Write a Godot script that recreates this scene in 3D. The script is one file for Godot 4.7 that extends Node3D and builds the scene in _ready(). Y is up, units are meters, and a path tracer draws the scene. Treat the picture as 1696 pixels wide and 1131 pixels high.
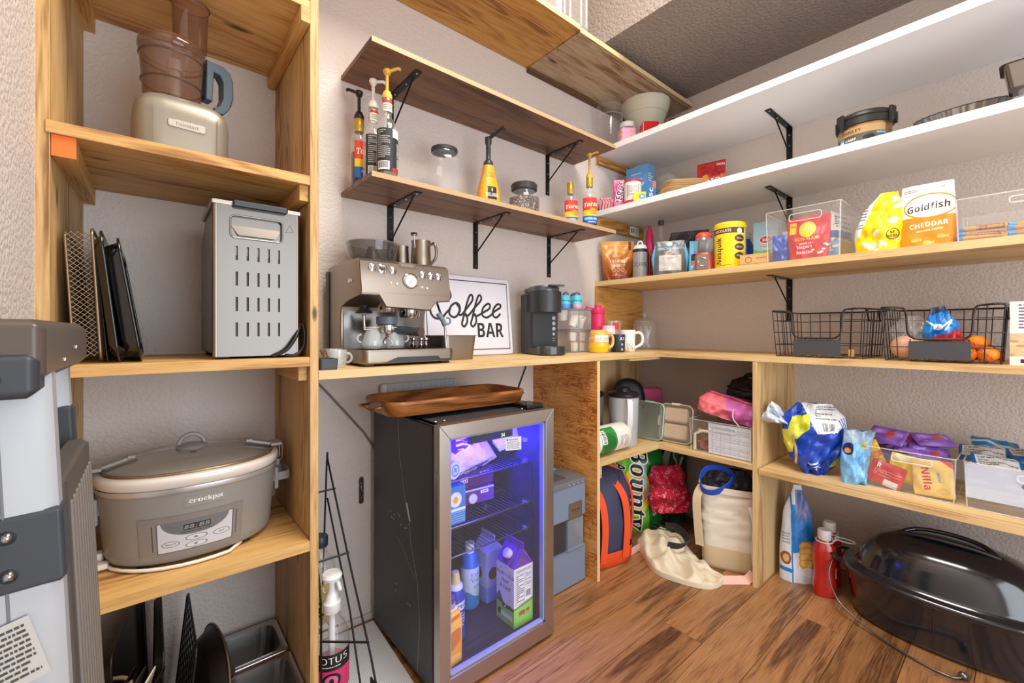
extends Node3D
# A walk-in pantry with a coffee counter. The back wall is z = 0, the far wall is x = 0; they meet in the corner at the origin.
const CAM := Vector3(-2.417, 1.08, 1.597)

var M := {}
var noise := FastNoiseLite.new()
var rng := RandomNumberGenerator.new()
var text_cache := {}


# ---------------------------------------------------------------- geometry
class Geo:
	var p := PackedVector3Array()
	var n := PackedVector3Array()
	var t := PackedVector2Array()
	var ix := PackedInt32Array()
	var x := Transform3D()
	var uvo := Vector2.ZERO

	func v(pos: Vector3, nor: Vector3, uv := Vector2.ZERO) -> int:
		p.append(x * pos)
		n.append((x.basis * nor).normalized())
		t.append(uv)
		return p.size() - 1

	func tri(a: int, b: int, c: int) -> void:
		var cr := (p[b] - p[a]).cross(p[c] - p[a])
		if cr.length_squared() < 1e-18:
			return
		if cr.dot(n[a] + n[b] + n[c]) > 0:
			ix.append_array([a, c, b])
		else:
			ix.append_array([a, b, c])

	func quad(a: int, b: int, c: int, d: int) -> void:
		tri(a, b, c)
		tri(a, c, d)

	func face(a: Vector3, b: Vector3, c: Vector3, d: Vector3, nor: Vector3) -> void:
		quad(v(a, nor, Vector2(0, 1)), v(b, nor, Vector2(1, 1)), v(c, nor, Vector2(1, 0)), v(d, nor, Vector2(0, 0)))

	# box with rounded-looking chamfers; texture coordinates in metres, u along the grain axis
	func box(c: Vector3, s: Vector3, bev := 0.002, grain := 0) -> Geo:
		var h := s / 2
		bev = minf(bev, minf(h.x, minf(h.y, h.z)) * 0.9)
		var id := {}
		for sx in [-1, 1]:
			for sy in [-1, 1]:
				for sz in [-1, 1]:
					for ax in 3:
						var sg := [sx, sy, sz]
						var q := Vector3()
						for k in 3:
							q[k] = sg[k] * (h[k] - (0.0 if k == ax else bev))
						var nn := Vector3()
						nn[ax] = sg[ax]
						var rest := [0, 1, 2]
						rest.erase(ax)
						var ua: int = grain if grain != ax else rest[0]
						rest.erase(ua)
						var va: int = rest[0]
						id["%d%d%d%d" % [sx, sy, sz, ax]] = v(c + q, nn, Vector2(q[ua], -q[va]) + uvo)
		var g := func(a, b, d, ax): return id["%d%d%d%d" % [a, b, d, ax]]
		for s1 in [-1, 1]:
			quad(g.call(s1, -1, -1, 0), g.call(s1, 1, -1, 0), g.call(s1, 1, 1, 0), g.call(s1, -1, 1, 0))
			quad(g.call(-1, s1, -1, 1), g.call(1, s1, -1, 1), g.call(1, s1, 1, 1), g.call(-1, s1, 1, 1))
			quad(g.call(-1, -1, s1, 2), g.call(1, -1, s1, 2), g.call(1, 1, s1, 2), g.call(-1, 1, s1, 2))
			for s2 in [-1, 1]:
				quad(g.call(-1, s1, s2, 1), g.call(1, s1, s2, 1), g.call(1, s1, s2, 2), g.call(-1, s1, s2, 2))
				quad(g.call(s1, -1, s2, 0), g.call(s1, 1, s2, 0), g.call(s1, 1, s2, 2), g.call(s1, -1, s2, 2))
				quad(g.call(s1, s2, -1, 0), g.call(s1, s2, 1, 0), g.call(s1, s2, 1, 1), g.call(s1, s2, -1, 1))
				for s3 in [-1, 1]:
					tri(g.call(s1, s2, s3, 0), g.call(s1, s2, s3, 1), g.call(s1, s2, s3, 2))
		return self

	# surface through rows of points; normals smooth, turned away from the middle (or towards it)
	func sheet(rows: Array, closed := false, inward := false, uv := Rect2(0, 0, 1, 1), sign_ := 0) -> Geo:
		var r := rows.size()
		var m: int = rows[0].size()
		var mid := Vector3()
		for row in rows:
			for q in row:
				mid += q
		mid /= r * m
		var nor := []
		var sum := 0.0
		for i in r:
			var line := PackedVector3Array()
			for j in m:
				var a: Vector3 = rows[i][(j + m - 1) % m if closed else maxi(j - 1, 0)]
				var b: Vector3 = rows[i][(j + 1) % m if closed else mini(j + 1, m - 1)]
				var c: Vector3 = rows[maxi(i - 1, 0)][j]
				var d: Vector3 = rows[mini(i + 1, r - 1)][j]
				var k := (b - a).cross(d - c)
				sum += k.dot(rows[i][j] - mid)
				line.append(k)
			nor.append(line)
		var s := -1.0 if sum < 0 else 1.0
		if sign_ != 0:
			s = sign_
		if inward:
			s = -s
		var base := p.size()
		var cols := m + 1 if closed else m
		for i in r:
			for j in cols:
				var k: Vector3 = nor[i][j % m]
				if k.length_squared() < 1e-16:
					k = nor[clampi(i, 1, r - 2)][j % m] if r > 2 else Vector3.UP * s
				v(rows[i][j % m], k * s, uv.position + Vector2(float(j) / (cols - 1), float(i) / (r - 1)) * uv.size)
		for i in r - 1:
			for j in cols - 1:
				var a := base + i * cols + j
				quad(a, a + 1, a + cols + 1, a + cols)
		return self

	func cap(ring: PackedVector3Array, nor: Vector3) -> Geo:
		var mid := Vector3()
		for q in ring:
			mid += q
		mid /= ring.size()
		var c := v(mid, nor, Vector2(0.5, 0.5))
		var f := -1
		var l := -1
		for q in ring:
			var k := v(q, nor, Vector2((q - mid).x, (q - mid).z))
			if f < 0:
				f = k
			else:
				tri(c, l, k)
			l = k
		tri(c, l, f)
		return self

	# turned shape: profile of (radius, height); corners sharper than 40 degrees stay sharp
	func lathe(prof: Array, seg := 28, at := Vector3.ZERO, sx := 1.0, sz := 1.0, a0 := -PI, a1 := PI) -> Geo:
		var k := prof.size()
		var lo := 1e9
		var hi := -1e9
		for q in prof:
			lo = minf(lo, q.y)
			hi = maxf(hi, q.y)
		var dirs := []
		for i in k - 1:
			var d: Vector2 = (prof[i + 1] - prof[i]).normalized()
			dirs.append(Vector2(d.y, -d.x))
		for i in k - 1:
			var na: Vector2 = dirs[i]
			var nb: Vector2 = dirs[i]
			if i > 0 and dirs[i - 1].dot(na) > 0.76:
				na = (na + dirs[i - 1]).normalized()
			if i < k - 2 and dirs[i + 1].dot(dirs[i]) > 0.76:
				nb = (dirs[i] + dirs[i + 1]).normalized()
			var base := p.size()
			for j in seg + 1:
				var a := lerpf(a0, a1, float(j) / seg)
				for e in 2:
					var q: Vector2 = prof[i + e]
					var nn: Vector2 = na if e == 0 else nb
					v(at + Vector3(sin(a) * q.x * sx, q.y, cos(a) * q.x * sz), Vector3(sin(a) * nn.x / sx, nn.y, cos(a) * nn.x / sz), Vector2(float(j) / seg, 1.0 - (q.y - lo) / maxf(hi - lo, 1e-6)))
			for j in seg:
				var a := base + j * 2
				quad(a, a + 2, a + 3, a + 1)
		return self

	# wire or tube through points
	func tube(path: Array, r: float, seg := 6, closed := false, flat := 1.0) -> Geo:
		var m := path.size()
		var ups := Vector3.UP
		var rows := []
		var prev := Vector3.ZERO
		for i in m:
			var d: Vector3
			if closed:
				d = path[(i + 1) % m] - path[(i + m - 1) % m]
			else:
				d = path[mini(i + 1, m - 1)] - path[maxi(i - 1, 0)]
			d = d.normalized()
			if prev == Vector3.ZERO:
				prev = d.cross(ups if absf(d.y) < 0.9 else Vector3.RIGHT).normalized()
			var s := (prev - d * prev.dot(d)).normalized()
			prev = s
			var u := d.cross(s)
			var row := PackedVector3Array()
			for j in seg:
				var a := TAU * j / seg
				row.append(path[i] + s * cos(a) * r + u * sin(a) * r * flat)
			rows.append(row)
		if closed:
			rows.append(rows[0])
		var base := p.size()
		for i in rows.size():
			var c: Vector3 = path[i % m]
			for j in seg:
				v(rows[i][j], rows[i][j] - c, Vector2(float(j) / seg, i * 0.1))
		for i in rows.size() - 1:
			for j in seg:
				quad(base + i * seg + j, base + i * seg + (j + 1) % seg, base + (i + 1) * seg + (j + 1) % seg, base + (i + 1) * seg + j)
		if not closed:
			cap(rows[0], path[0] - path[1])
			cap(rows[m - 1], path[m - 1] - path[m - 2])
		return self

	func rod(a: Vector3, b: Vector3, r: float, seg := 6) -> Geo:
		return tube([a, b], r, seg)

	# flat strap: width along w (per point or one), thickness along the path's other side
	func strap(path: Array, w: Vector3, th: float) -> Geo:
		var m := path.size()
		var a := []
		for i in m:
			var d: Vector3 = (path[mini(i + 1, m - 1)] - path[maxi(i - 1, 0)]).normalized()
			var ww := (w - d * w.dot(d)).normalized() * w.length() / 2
			var k := d.cross(ww).normalized() * th / 2
			a.append(PackedVector3Array([path[i] - ww - k, path[i] + ww - k, path[i] + ww + k, path[i] - ww + k]))
		var base := p.size()
		for i in m - 1:
			for j in 4:
				var q0: Vector3 = a[i][j]
				var q1: Vector3 = a[i][(j + 1) % 4]
				var nn: Vector3 = (q0 + q1) / 2 - path[i]
				var n2: Vector3 = (a[i + 1][j] + a[i + 1][(j + 1) % 4]) / 2 - path[i + 1]
				quad(v(q0, nn, Vector2(0, i * 0.1)), v(q1, nn, Vector2(1, i * 0.1)), v(a[i + 1][(j + 1) % 4], n2, Vector2(1, i * 0.1 + 0.1)), v(a[i + 1][j], n2, Vector2(0, i * 0.1 + 0.1)))
		cap(a[0], path[0] - path[1])
		cap(a[m - 1], path[m - 1] - path[m - 2])
		return self

	# polygon in x, y drawn out along z, centred
	func extrude(poly: PackedVector2Array, depth: float, smooth := 0.76, bev := 0.0) -> Geo:
		var m := poly.size()
		var h := depth / 2
		var area := 0.0
		for i in m:
			area += poly[i].cross(poly[(i + 1) % m])
		var sg := 1.0 if area > 0 else -1.0
		var inner := poly
		if bev > 0:
			var off := Geometry2D.offset_polygon(poly, -bev, Geometry2D.JOIN_MITER)
			if off.size() == 1 and off[0].size() == m:
				# match the start of the shrunken outline to the outline
				var best := 0
				for i in m:
					if off[0][i].distance_squared_to(poly[0]) < off[0][best].distance_squared_to(poly[0]):
						best = i
				var turned := PackedVector2Array()
				for i in m:
					turned.append(off[0][(best + i) % m])
				inner = turned
			else:
				bev = 0.0
		for z in [-h, h]:
			var base := p.size()
			for q in inner:
				v(Vector3(q.x, q.y, z), Vector3(0, 0, z), Vector2(q.x, -q.y) + uvo)
			var tr := Geometry2D.triangulate_polygon(inner)
			for i in range(0, tr.size(), 3):
				tri(base + tr[i], base + tr[i + 1], base + tr[i + 2])
		var nn := []
		for i in m:
			var d := (poly[(i + 1) % m] - poly[i]).normalized()
			nn.append(Vector2(d.y, -d.x) * sg)
		for i in m:
			var j := (i + 1) % m
			var na: Vector2 = nn[i]
			var nb: Vector2 = nn[i]
			if nn[(i + m - 1) % m].dot(na) > smooth:
				na = (na + nn[(i + m - 1) % m]).normalized()
			if nn[j].dot(nb) > smooth:
				nb = (nb + nn[j]).normalized()
			var a3 := Vector3(na.x, na.y, 0)
			var b3 := Vector3(nb.x, nb.y, 0)
			var hb := h - bev
			var la := poly[i]
			var lb := poly[j]
			quad(v(Vector3(la.x, la.y, -hb), a3, Vector2(0, -hb) + uvo), v(Vector3(lb.x, lb.y, -hb), b3, Vector2(la.distance_to(lb), -hb) + uvo), v(Vector3(lb.x, lb.y, hb), b3, Vector2(la.distance_to(lb), hb) + uvo), v(Vector3(la.x, la.y, hb), a3, Vector2(0, hb) + uvo))
			if bev > 0:
				for z in [-1.0, 1.0]:
					var zn := Vector3(0, 0, z)
					quad(v(Vector3(la.x, la.y, hb * z), a3), v(Vector3(lb.x, lb.y, hb * z), b3), v(Vector3(inner[j].x, inner[j].y, h * z), zn), v(Vector3(inner[i].x, inner[i].y, h * z), zn))
		return self

	func ball(c: Vector3, r: Vector3, seg := 12) -> Geo:
		var prof := []
		for i in seg / 2 + 1:
			var a := -PI / 2 + PI * i / (seg / 2)
			prof.append(Vector2(cos(a), sin(a)))
		var keep := x
		x = x * Transform3D(Basis.from_scale(r), c)
		lathe(prof, seg)
		x = keep
		return self

	func mesh() -> ArrayMesh:
		var a := []
		a.resize(Mesh.ARRAY_MAX)
		a[Mesh.ARRAY_VERTEX] = p
		a[Mesh.ARRAY_NORMAL] = n
		a[Mesh.ARRAY_TEX_UV] = t
		a[Mesh.ARRAY_INDEX] = ix
		var m := ArrayMesh.new()
		m.add_surface_from_arrays(Mesh.PRIMITIVE_TRIANGLES, a)
		return m


# ---------------------------------------------------------------- printed surfaces
class Pic:
	var im: Image
	var w: int
	var h: int
	var owner_: Node

	func _init(o: Node, ww: int, hh: int, c: Color) -> void:
		owner_ = o
		w = ww * 2
		h = hh * 2
		im = Image.create_empty(w, h, false, Image.FORMAT_RGBA8)
		im.fill(c)

	func rect(x0: float, y0: float, x1: float, y1: float, c: Color) -> Pic:
		im.fill_rect(Rect2i(roundi(x0 * w), roundi(y0 * h), maxi(1, roundi((x1 - x0) * w)), maxi(1, roundi((y1 - y0) * h))), c)
		return self

	func fill(pts: PackedVector2Array, c: Color) -> void:   # in pixels
		var lo := 1e9
		var hi := -1e9
		for q in pts:
			lo = minf(lo, q.y)
			hi = maxf(hi, q.y)
		for y in range(maxi(0, floori(lo)), mini(h - 1, ceili(hi)) + 1):
			var xs := PackedFloat32Array()
			var yy := y + 0.5
			for i in pts.size():
				var a := pts[i]
				var b := pts[(i + 1) % pts.size()]
				if (a.y <= yy) != (b.y <= yy):
					xs.append(a.x + (yy - a.y) / (b.y - a.y) * (b.x - a.x))
			xs.sort()
			for i in range(0, xs.size() - 1, 2):
				var x0 := maxi(0, roundi(xs[i]))
				var x1 := mini(w, roundi(xs[i + 1]))
				if x1 > x0:
					im.fill_rect(Rect2i(x0, y, x1 - x0, 1), c)

	func poly(pts: Array, c: Color) -> Pic:
		var q := PackedVector2Array()
		for i in range(0, pts.size(), 2):
			q.append(Vector2(pts[i] * w, pts[i + 1] * h))
		fill(q, c)
		return self

	func ell(cx: float, cy: float, rx: float, ry: float, c: Color, rot := 0.0) -> Pic:
		var q := PackedVector2Array()
		for i in 28:
			var a := TAU * i / 28
			q.append(Vector2(cx * w, cy * h) + Vector2(cos(a) * rx * w, sin(a) * ry * h).rotated(rot))
		fill(q, c)
		return self

	func line(pts: Array, width: float, c: Color) -> Pic:   # pts as x, y, x, y; width in units of the height
		var hw := width * h / 2
		for i in range(0, pts.size(), 2):
			var b := Vector2(pts[i] * w, pts[i + 1] * h)
			var q := PackedVector2Array()
			for k in 10:
				q.append(b + Vector2(hw, 0).rotated(TAU * k / 10))
			fill(q, c)
			if i > 0:
				var a := Vector2(pts[i - 2] * w, pts[i - 1] * h)
				var s := (b - a).normalized().orthogonal() * hw
				fill(PackedVector2Array([a - s, b - s, b + s, a + s]), c)
		return self

	# smooth stroke through points
	func curve(pts: Array, width: float, c: Color) -> Pic:
		var out := []
		var m := pts.size() / 2
		for i in m - 1:
			var q := []
			for k in [i - 1, i, i + 1, i + 2]:
				var kk := clampi(k, 0, m - 1)
				q.append(Vector2(pts[kk * 2], pts[kk * 2 + 1]))
			for s in 8:
				var r: Vector2 = q[1].cubic_interpolate(q[2], q[0], q[3], s / 8.0)
				out.append_array([r.x, r.y])
		out.append_array([pts[-2], pts[-1]])
		return line(out, width, c)

	# lettering: cap height hh in units of the height, centred at cx, cy; sx stretches, rot turns, lean slants
	func text(s: String, cx: float, cy: float, hh: float, c: Color, sx := 1.0, rot := 0.0, lean := 0.0, font := "Droid Sans", bold := true, edge := 0.0, ec := Color.WHITE) -> Pic:
		var tris: PackedVector2Array = owner_.letters(s, font, bold)
		if edge > 0:
			for k in 8:
				var o := Vector2(edge * h, 0).rotated(TAU * k / 8)
				_put(tris, cx, cy, hh, ec, sx, rot, lean, o)
		_put(tris, cx, cy, hh, c, sx, rot, lean, Vector2.ZERO)
		return self

	func _put(tris: PackedVector2Array, cx: float, cy: float, hh: float, c: Color, sx: float, rot: float, lean: float, o: Vector2) -> void:
		var k := hh * h
		for i in range(0, tris.size() - 2, 3):
			var q := PackedVector2Array()
			for e in 3:
				var a := tris[i + e]
				q.append(Vector2(cx * w, cy * h) + o + Vector2((a.x + a.y * lean) * k * sx, -a.y * k).rotated(rot))
			fill(q, c)

	# rows of small print
	func small(x0: float, y0: float, x1: float, y1: float, n: int, c: Color) -> Pic:
		var step := (y1 - y0) / n
		for i in n:
			var xx := x0
			while xx < x1:
				var l: float = owner_.rng.randf_range(0.02, 0.09) * (x1 - x0) / 0.5
				rect(xx, y0 + i * step, minf(xx + l, x1), y0 + (i + 0.5) * step, c)
				xx += l + 0.012 * (x1 - x0) / 0.5
				if owner_.rng.randf() < 0.06:
					break
		return self

	func bars(x0: float, y0: float, x1: float, y1: float) -> Pic:
		rect(x0, y0, x1, y1, Color.WHITE)
		var xx := x0 + 0.06 * (x1 - x0)
		while xx < x1 - 0.06 * (x1 - x0):
			var l: float = owner_.rng.randf_range(0.02, 0.06) * (x1 - x0)
			rect(xx, y0 + 0.08 * (y1 - y0), xx + l, y1 - 0.2 * (y1 - y0), Color(0.05, 0.05, 0.05))
			xx += l + owner_.rng.randf_range(0.02, 0.05) * (x1 - x0)
		return self

	func done() -> Image:
		im.resize(w / 2, h / 2, Image.INTERPOLATE_BILINEAR)
		return im


func pic(w: int, h: int, c: Color) -> Pic:
	return Pic.new(self, w, h, c)


func letters(s: String, font: String, bold: bool) -> PackedVector2Array:
	var key := s + font + str(bold)
	if not text_cache.has(key):
		var f := SystemFont.new()
		f.font_names = PackedStringArray([font])
		f.font_weight = 700 if bold else 400
		var tm := TextMesh.new()
		tm.font = f
		tm.font_size = 48
		tm.pixel_size = 1.0 / 34.6   # cap height about 1
		tm.depth = 0.0
		tm.curve_step = 1.5
		tm.text = s
		var out := PackedVector2Array()
		var arr := tm.get_mesh_arrays()
		if arr.size():
			var vv: PackedVector3Array = arr[Mesh.ARRAY_VERTEX]
			var nn: PackedVector3Array = arr[Mesh.ARRAY_NORMAL]
			var ii: Variant = arr[Mesh.ARRAY_INDEX]
			var n: int = ii.size() if ii != null else vv.size()
			for i in range(0, n - 2, 3):
				var k := [ii[i], ii[i + 1], ii[i + 2]] if ii != null else [i, i + 1, i + 2]
				if nn[k[0]].z > 0.5:
					for e in 3:
						out.append(Vector2(vv[k[e]].x, vv[k[e]].y))
		var lo := Vector2(1e9, 1e9)
		var hi := -lo
		for q in out:
			lo = lo.min(q)
			hi = hi.max(q)
		for i in out.size():
			out[i] -= (lo + hi) / 2
		text_cache[key] = out
	return text_cache[key]


# ---------------------------------------------------------------- materials
func C8(r: int, g: int, b: int) -> Color:
	return Color(r / 255.0, g / 255.0, b / 255.0)


func mat(c: Color, rough := 0.6, metal := 0.0) -> StandardMaterial3D:
	var key := "%s %.2f %.2f" % [c.to_html(), rough, metal]
	if not M.has(key):
		var m := StandardMaterial3D.new()
		m.albedo_color = c
		m.roughness = rough
		m.metallic = metal
		M[key] = m
	return M[key]


func glossy(c: Color, rough := 0.3, coat := 0.6) -> StandardMaterial3D:
	var key := "gl%s %.2f %.2f" % [c.to_html(), rough, coat]
	if not M.has(key):
		var m := StandardMaterial3D.new()
		m.albedo_color = c
		m.roughness = rough
		m.clearcoat_enabled = true
		m.clearcoat = coat
		m.clearcoat_roughness = 0.1
		M[key] = m
	return M[key]


func clear(c: Color, a := 0.12) -> StandardMaterial3D:
	var key := "cl%s %.2f" % [c.to_html(), a]
	if not M.has(key):
		var m := StandardMaterial3D.new()
		m.albedo_color = Color(c.r, c.g, c.b, a * 0.75)
		m.transparency = BaseMaterial3D.TRANSPARENCY_ALPHA
		m.roughness = 0.02
		M[key] = m
	return M[key]


func milky(c: Color, a := 0.6, rough := 0.5) -> StandardMaterial3D:
	var key := "mk%s %.2f" % [c.to_html(), a]
	if not M.has(key):
		var m := StandardMaterial3D.new()
		m.albedo_color = Color(c.r, c.g, c.b, a)
		m.transparency = BaseMaterial3D.TRANSPARENCY_ALPHA
		m.roughness = rough
		M[key] = m
	return M[key]


# all printed pictures share a few large sheets; a material looks up its own rectangle
var sheets := []
var sheet_at := Vector3i(0, 0, 0)   # x, y, height of the row being filled
var sheet_users := []


func printed(pc: Pic, rough := 0.45, metal := 0.0, glow := false) -> StandardMaterial3D:
	var im := pc.done()
	var w := im.get_width()
	var h := im.get_height()
	if sheets.is_empty():
		sheets.append(Image.create_empty(2048, 2048, false, Image.FORMAT_RGBA8))
	if sheet_at.x + w > 2048:
		sheet_at = Vector3i(0, sheet_at.y + sheet_at.z, 0)
	if sheet_at.y + h > 2048:
		sheets.append(Image.create_empty(2048, 2048, false, Image.FORMAT_RGBA8))
		sheet_at = Vector3i.ZERO
	sheets[-1].blit_rect(im, Rect2i(0, 0, w, h), Vector2i(sheet_at.x, sheet_at.y))
	var m := StandardMaterial3D.new()
	m.roughness = rough
	m.metallic = metal
	m.uv1_scale = Vector3((w - 2) / 2048.0, (h - 2) / 2048.0, 1)
	m.uv1_offset = Vector3((sheet_at.x + 1) / 2048.0, (sheet_at.y + 1) / 2048.0, 0)
	sheet_users.append([m, sheets.size() - 1, glow])
	sheet_at = Vector3i(sheet_at.x + w, sheet_at.y, maxi(sheet_at.z, h))
	return m


func finish_prints() -> void:
	var tex := []
	for im in sheets:
		tex.append(ImageTexture.create_from_image(im))
	for q in sheet_users:
		q[0].albedo_texture = tex[q[1]]
		if q[2]:
			q[0].emission_enabled = true
			q[0].emission_texture = tex[q[1]]
			q[0].emission = Color.BLACK


# sawn wood: grain along u; 2.4 m by 0.8 m in one picture
func wood(seed_: int, pale: Color, mid: Color, dark: Color, ring: float, warp: float, streak: float, knots: int, rough := 0.55, along := 0.8, w := 800, h := 400) -> StandardMaterial3D:
	noise.seed = seed_
	noise.noise_type = FastNoiseLite.TYPE_SIMPLEX_SMOOTH
	noise.fractal_type = FastNoiseLite.FRACTAL_FBM
	noise.fractal_octaves = 3
	noise.frequency = 1.0
	rng.seed = seed_
	var kn := []
	for i in knots:
		kn.append(Vector3(rng.randf() * 2.4, rng.randf() * 0.8, rng.randf_range(0.004, 0.011)))
	var tone := func(u: float, v: float) -> Vector2:
		var lift := 0.0
		var knot := 0.0
		for q in kn:
			var dx: float = (u - q.x) * 0.32
			var dy: float = v - q.y
			if absf(dy) < 0.08 and absf(dx) < 0.08:
				var r: float = sqrt(dx * dx + dy * dy) / q.z
				lift += signf(dy) * q.z * 1.6 / (1.0 + r * r)
				knot = maxf(knot, clampf(1.5 - r * 1.2, 0, 1))
		var a := noise.get_noise_2d(u * along, (v + lift) * 6.0)
		var rings := sin(((v + lift) * ring + a * warp) * TAU)
		var fine := noise.get_noise_2d(u * 7.0 + 31.0, v * 190.0)
		return Vector2(0.42 + 0.3 * rings * (0.6 + 0.8 * a) + streak * 1.7 * fine + 0.55 * a, knot)
	var d := PackedByteArray()
	d.resize(w * h * 3)
	var at := 0
	for y in h:
		var v := 0.8 * y / h
		for x in w:
			var u := 2.4 * x / w
			var q: Vector2 = tone.call(u, v)
			# the far edges run over into the near ones, so that the picture repeats without a seam
			if u > 2.25:
				q = q.lerp(tone.call(u - 2.4, v), (u - 2.25) / 0.15)
			if v > 0.74:
				q = q.lerp(tone.call(u, v - 0.8), (v - 0.74) / 0.06)
			var c := pale.lerp(mid, clampf(q.x * 1.4, 0, 1)).lerp(dark, clampf((q.x - 0.56) * 1.8, 0, 0.9))
			c = c.lerp(dark * 0.55, q.y * 0.85)
			d[at] = int(clampf(c.r, 0, 1) * 255)
			d[at + 1] = int(clampf(c.g, 0, 1) * 255)
			d[at + 2] = int(clampf(c.b, 0, 1) * 255)
			at += 3
	var m := StandardMaterial3D.new()
	m.albedo_texture = ImageTexture.create_from_image(Image.create_from_data(w, h, false, Image.FORMAT_RGB8, d))
	m.uv1_scale = Vector3(1 / 2.4, 1 / 0.8, 1)
	m.roughness = rough
	return m


func grain_bump(m: StandardMaterial3D, freq: float, strength: float, scale: float, seed_ := 1, dabs := false) -> StandardMaterial3D:
	var f := FastNoiseLite.new()
	if dabs:
		f.noise_type = FastNoiseLite.TYPE_CELLULAR
		f.cellular_return_type = FastNoiseLite.RETURN_DISTANCE
	f.seed = seed_
	f.frequency = freq
	f.fractal_octaves = 2 if dabs else 3
	var t := NoiseTexture2D.new()
	t.invert = dabs
	t.width = 512
	t.height = 512
	t.seamless = true
	t.as_normal_map = true
	t.bump_strength = strength
	t.noise = f
	m.normal_enabled = true
	m.normal_texture = t
	m.uv1_triplanar = true
	m.uv1_world_triplanar = true
	m.uv1_scale = Vector3.ONE * scale
	return m


# ---------------------------------------------------------------- scene tree
func geo() -> Geo:
	var g := Geo.new()
	g.uvo = Vector2(rng.randf() * 2.4, rng.randf() * 0.8)
	return g


func part(called: String, g: Geo, m: Material, parent: Node3D, at := Transform3D()) -> MeshInstance3D:
	var o := MeshInstance3D.new()
	o.name = called
	o.mesh = g.mesh()
	o.material_override = m
	o.transform = at
	parent.add_child(o, true)
	return o


func again(o: MeshInstance3D, at: Transform3D, m: Material = null) -> MeshInstance3D:
	var c: MeshInstance3D = o.duplicate()
	c.name = String(o.name)
	c.transform = at
	if m:
		c.material_override = m
	o.get_parent().add_child(c, true)
	return c


func thing(called: String, label: String, category: String, at := Vector3.ZERO, turn := 0.0, group := "") -> Node3D:
	var o := Node3D.new()
	o.name = called
	add_child(o, true)
	o.position = at
	o.rotation_degrees.y = turn
	o.set_meta("label", label)
	o.set_meta("category", category)
	if group:
		o.set_meta("group", group)
	return o


func copy_of(o: Node3D, label: String, at: Vector3, turn: float) -> Node3D:
	var c: Node3D = o.duplicate()
	c.name = String(o.name)
	add_child(c, true)
	c.position = at
	c.rotation_degrees.y = turn
	c.set_meta("label", label)
	return c


func setting(called: String, g: Geo, m: Material, label := "") -> MeshInstance3D:
	var o := part(called, g, m, self)
	o.set_meta("kind", "structure")
	if label:
		o.set_meta("label", label)
	return o


func T(at: Vector3, rx := 0.0, ry := 0.0, rz := 0.0) -> Transform3D:
	return Transform3D(Basis.from_euler(Vector3(deg_to_rad(rx), deg_to_rad(ry), deg_to_rad(rz))), at)


func arc(c: Vector3, r: float, a0: float, a1: float, n: int, ax := Vector3.RIGHT, ay := Vector3.UP) -> Array:
	var out := []
	for i in n + 1:
		var a := deg_to_rad(lerpf(a0, a1, float(i) / n))
		out.append(c + ax * cos(a) * r + ay * sin(a) * r)
	return out


func bend(pts: Array, n := 6) -> Array:   # smooth path through points
	var out := []
	var m := pts.size()
	for i in m - 1:
		for s in n:
			out.append(pts[i].cubic_interpolate(pts[i + 1], pts[maxi(i - 1, 0)], pts[mini(i + 2, m - 1)], float(s) / n))
	out.append(pts[-1])
	return out


func rrect(w: float, h: float, r: float, k := 4, cx := 0.0, cy := 0.0) -> PackedVector2Array:
	var out := PackedVector2Array()
	for q in 4:
		var c: Vector2 = [Vector2(w / 2 - r, h / 2 - r), Vector2(-w / 2 + r, h / 2 - r), Vector2(-w / 2 + r, -h / 2 + r), Vector2(w / 2 - r, -h / 2 + r)][q]
		for i in k + 1:
			out.append(Vector2(cx, cy) + c + Vector2(r, 0).rotated(PI / 2 * (q + float(i) / k)))
	return out


func ring(poly: PackedVector2Array, y: float, s := 1.0, grow := 0.0) -> PackedVector3Array:
	var out := PackedVector3Array()
	for q in poly:
		var d := q.normalized() * grow
		out.append(Vector3(q.x * s + d.x, y, q.y * s + d.y))
	return out


# superellipse ring: half sizes a, b, exponent e (2 = ellipse, more = boxier)
func sring(a: float, b: float, e: float, y: float, n := 40, dx := 0.0, dz := 0.0) -> PackedVector3Array:
	var out := PackedVector3Array()
	for i in n:
		var t := TAU * i / n - PI
		var c := cos(t)
		var s := sin(t)
		out.append(Vector3(dx + signf(s) * pow(absf(s), 2 / e) * a, y, dz + signf(c) * pow(absf(c), 2 / e) * b))
	return out


# open box with walls: outer half sizes, corner radius, wall thickness; used for bins, pans, trays
func bin(g: Geo, w: float, d: float, h: float, r: float, th: float, draft := 0.0, lip := 0.0) -> Geo:
	var o0 := rrect(w - 2 * draft, d - 2 * draft, r)
	var o1 := rrect(w, d, r)
	var i1 := rrect(w - 2 * th, d - 2 * th, maxf(r - th, 0.001))
	var i0 := rrect(w - 2 * th - 2 * draft, d - 2 * th - 2 * draft, maxf(r - th, 0.001))
	g.sheet([ring(o0, 0), ring(o1, h)], true)
	g.sheet([ring(i1, h), ring(i0, th)], true, true)
	g.cap(ring(o0, 0), Vector3.DOWN)
	g.cap(ring(i0, th), Vector3.UP)
	if lip > 0:
		var l := rrect(w + 2 * lip, d + 2 * lip, r + lip)
		g.sheet([ring(l, h), ring(i1, h)], true, false, Rect2(0, 0, 1, 1), 1)
		g.sheet([ring(o1, h - th), ring(l, h - th), ring(l, h)], true)
	else:
		g.sheet([ring(o1, h), ring(i1, h)], true)
	return g


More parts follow.
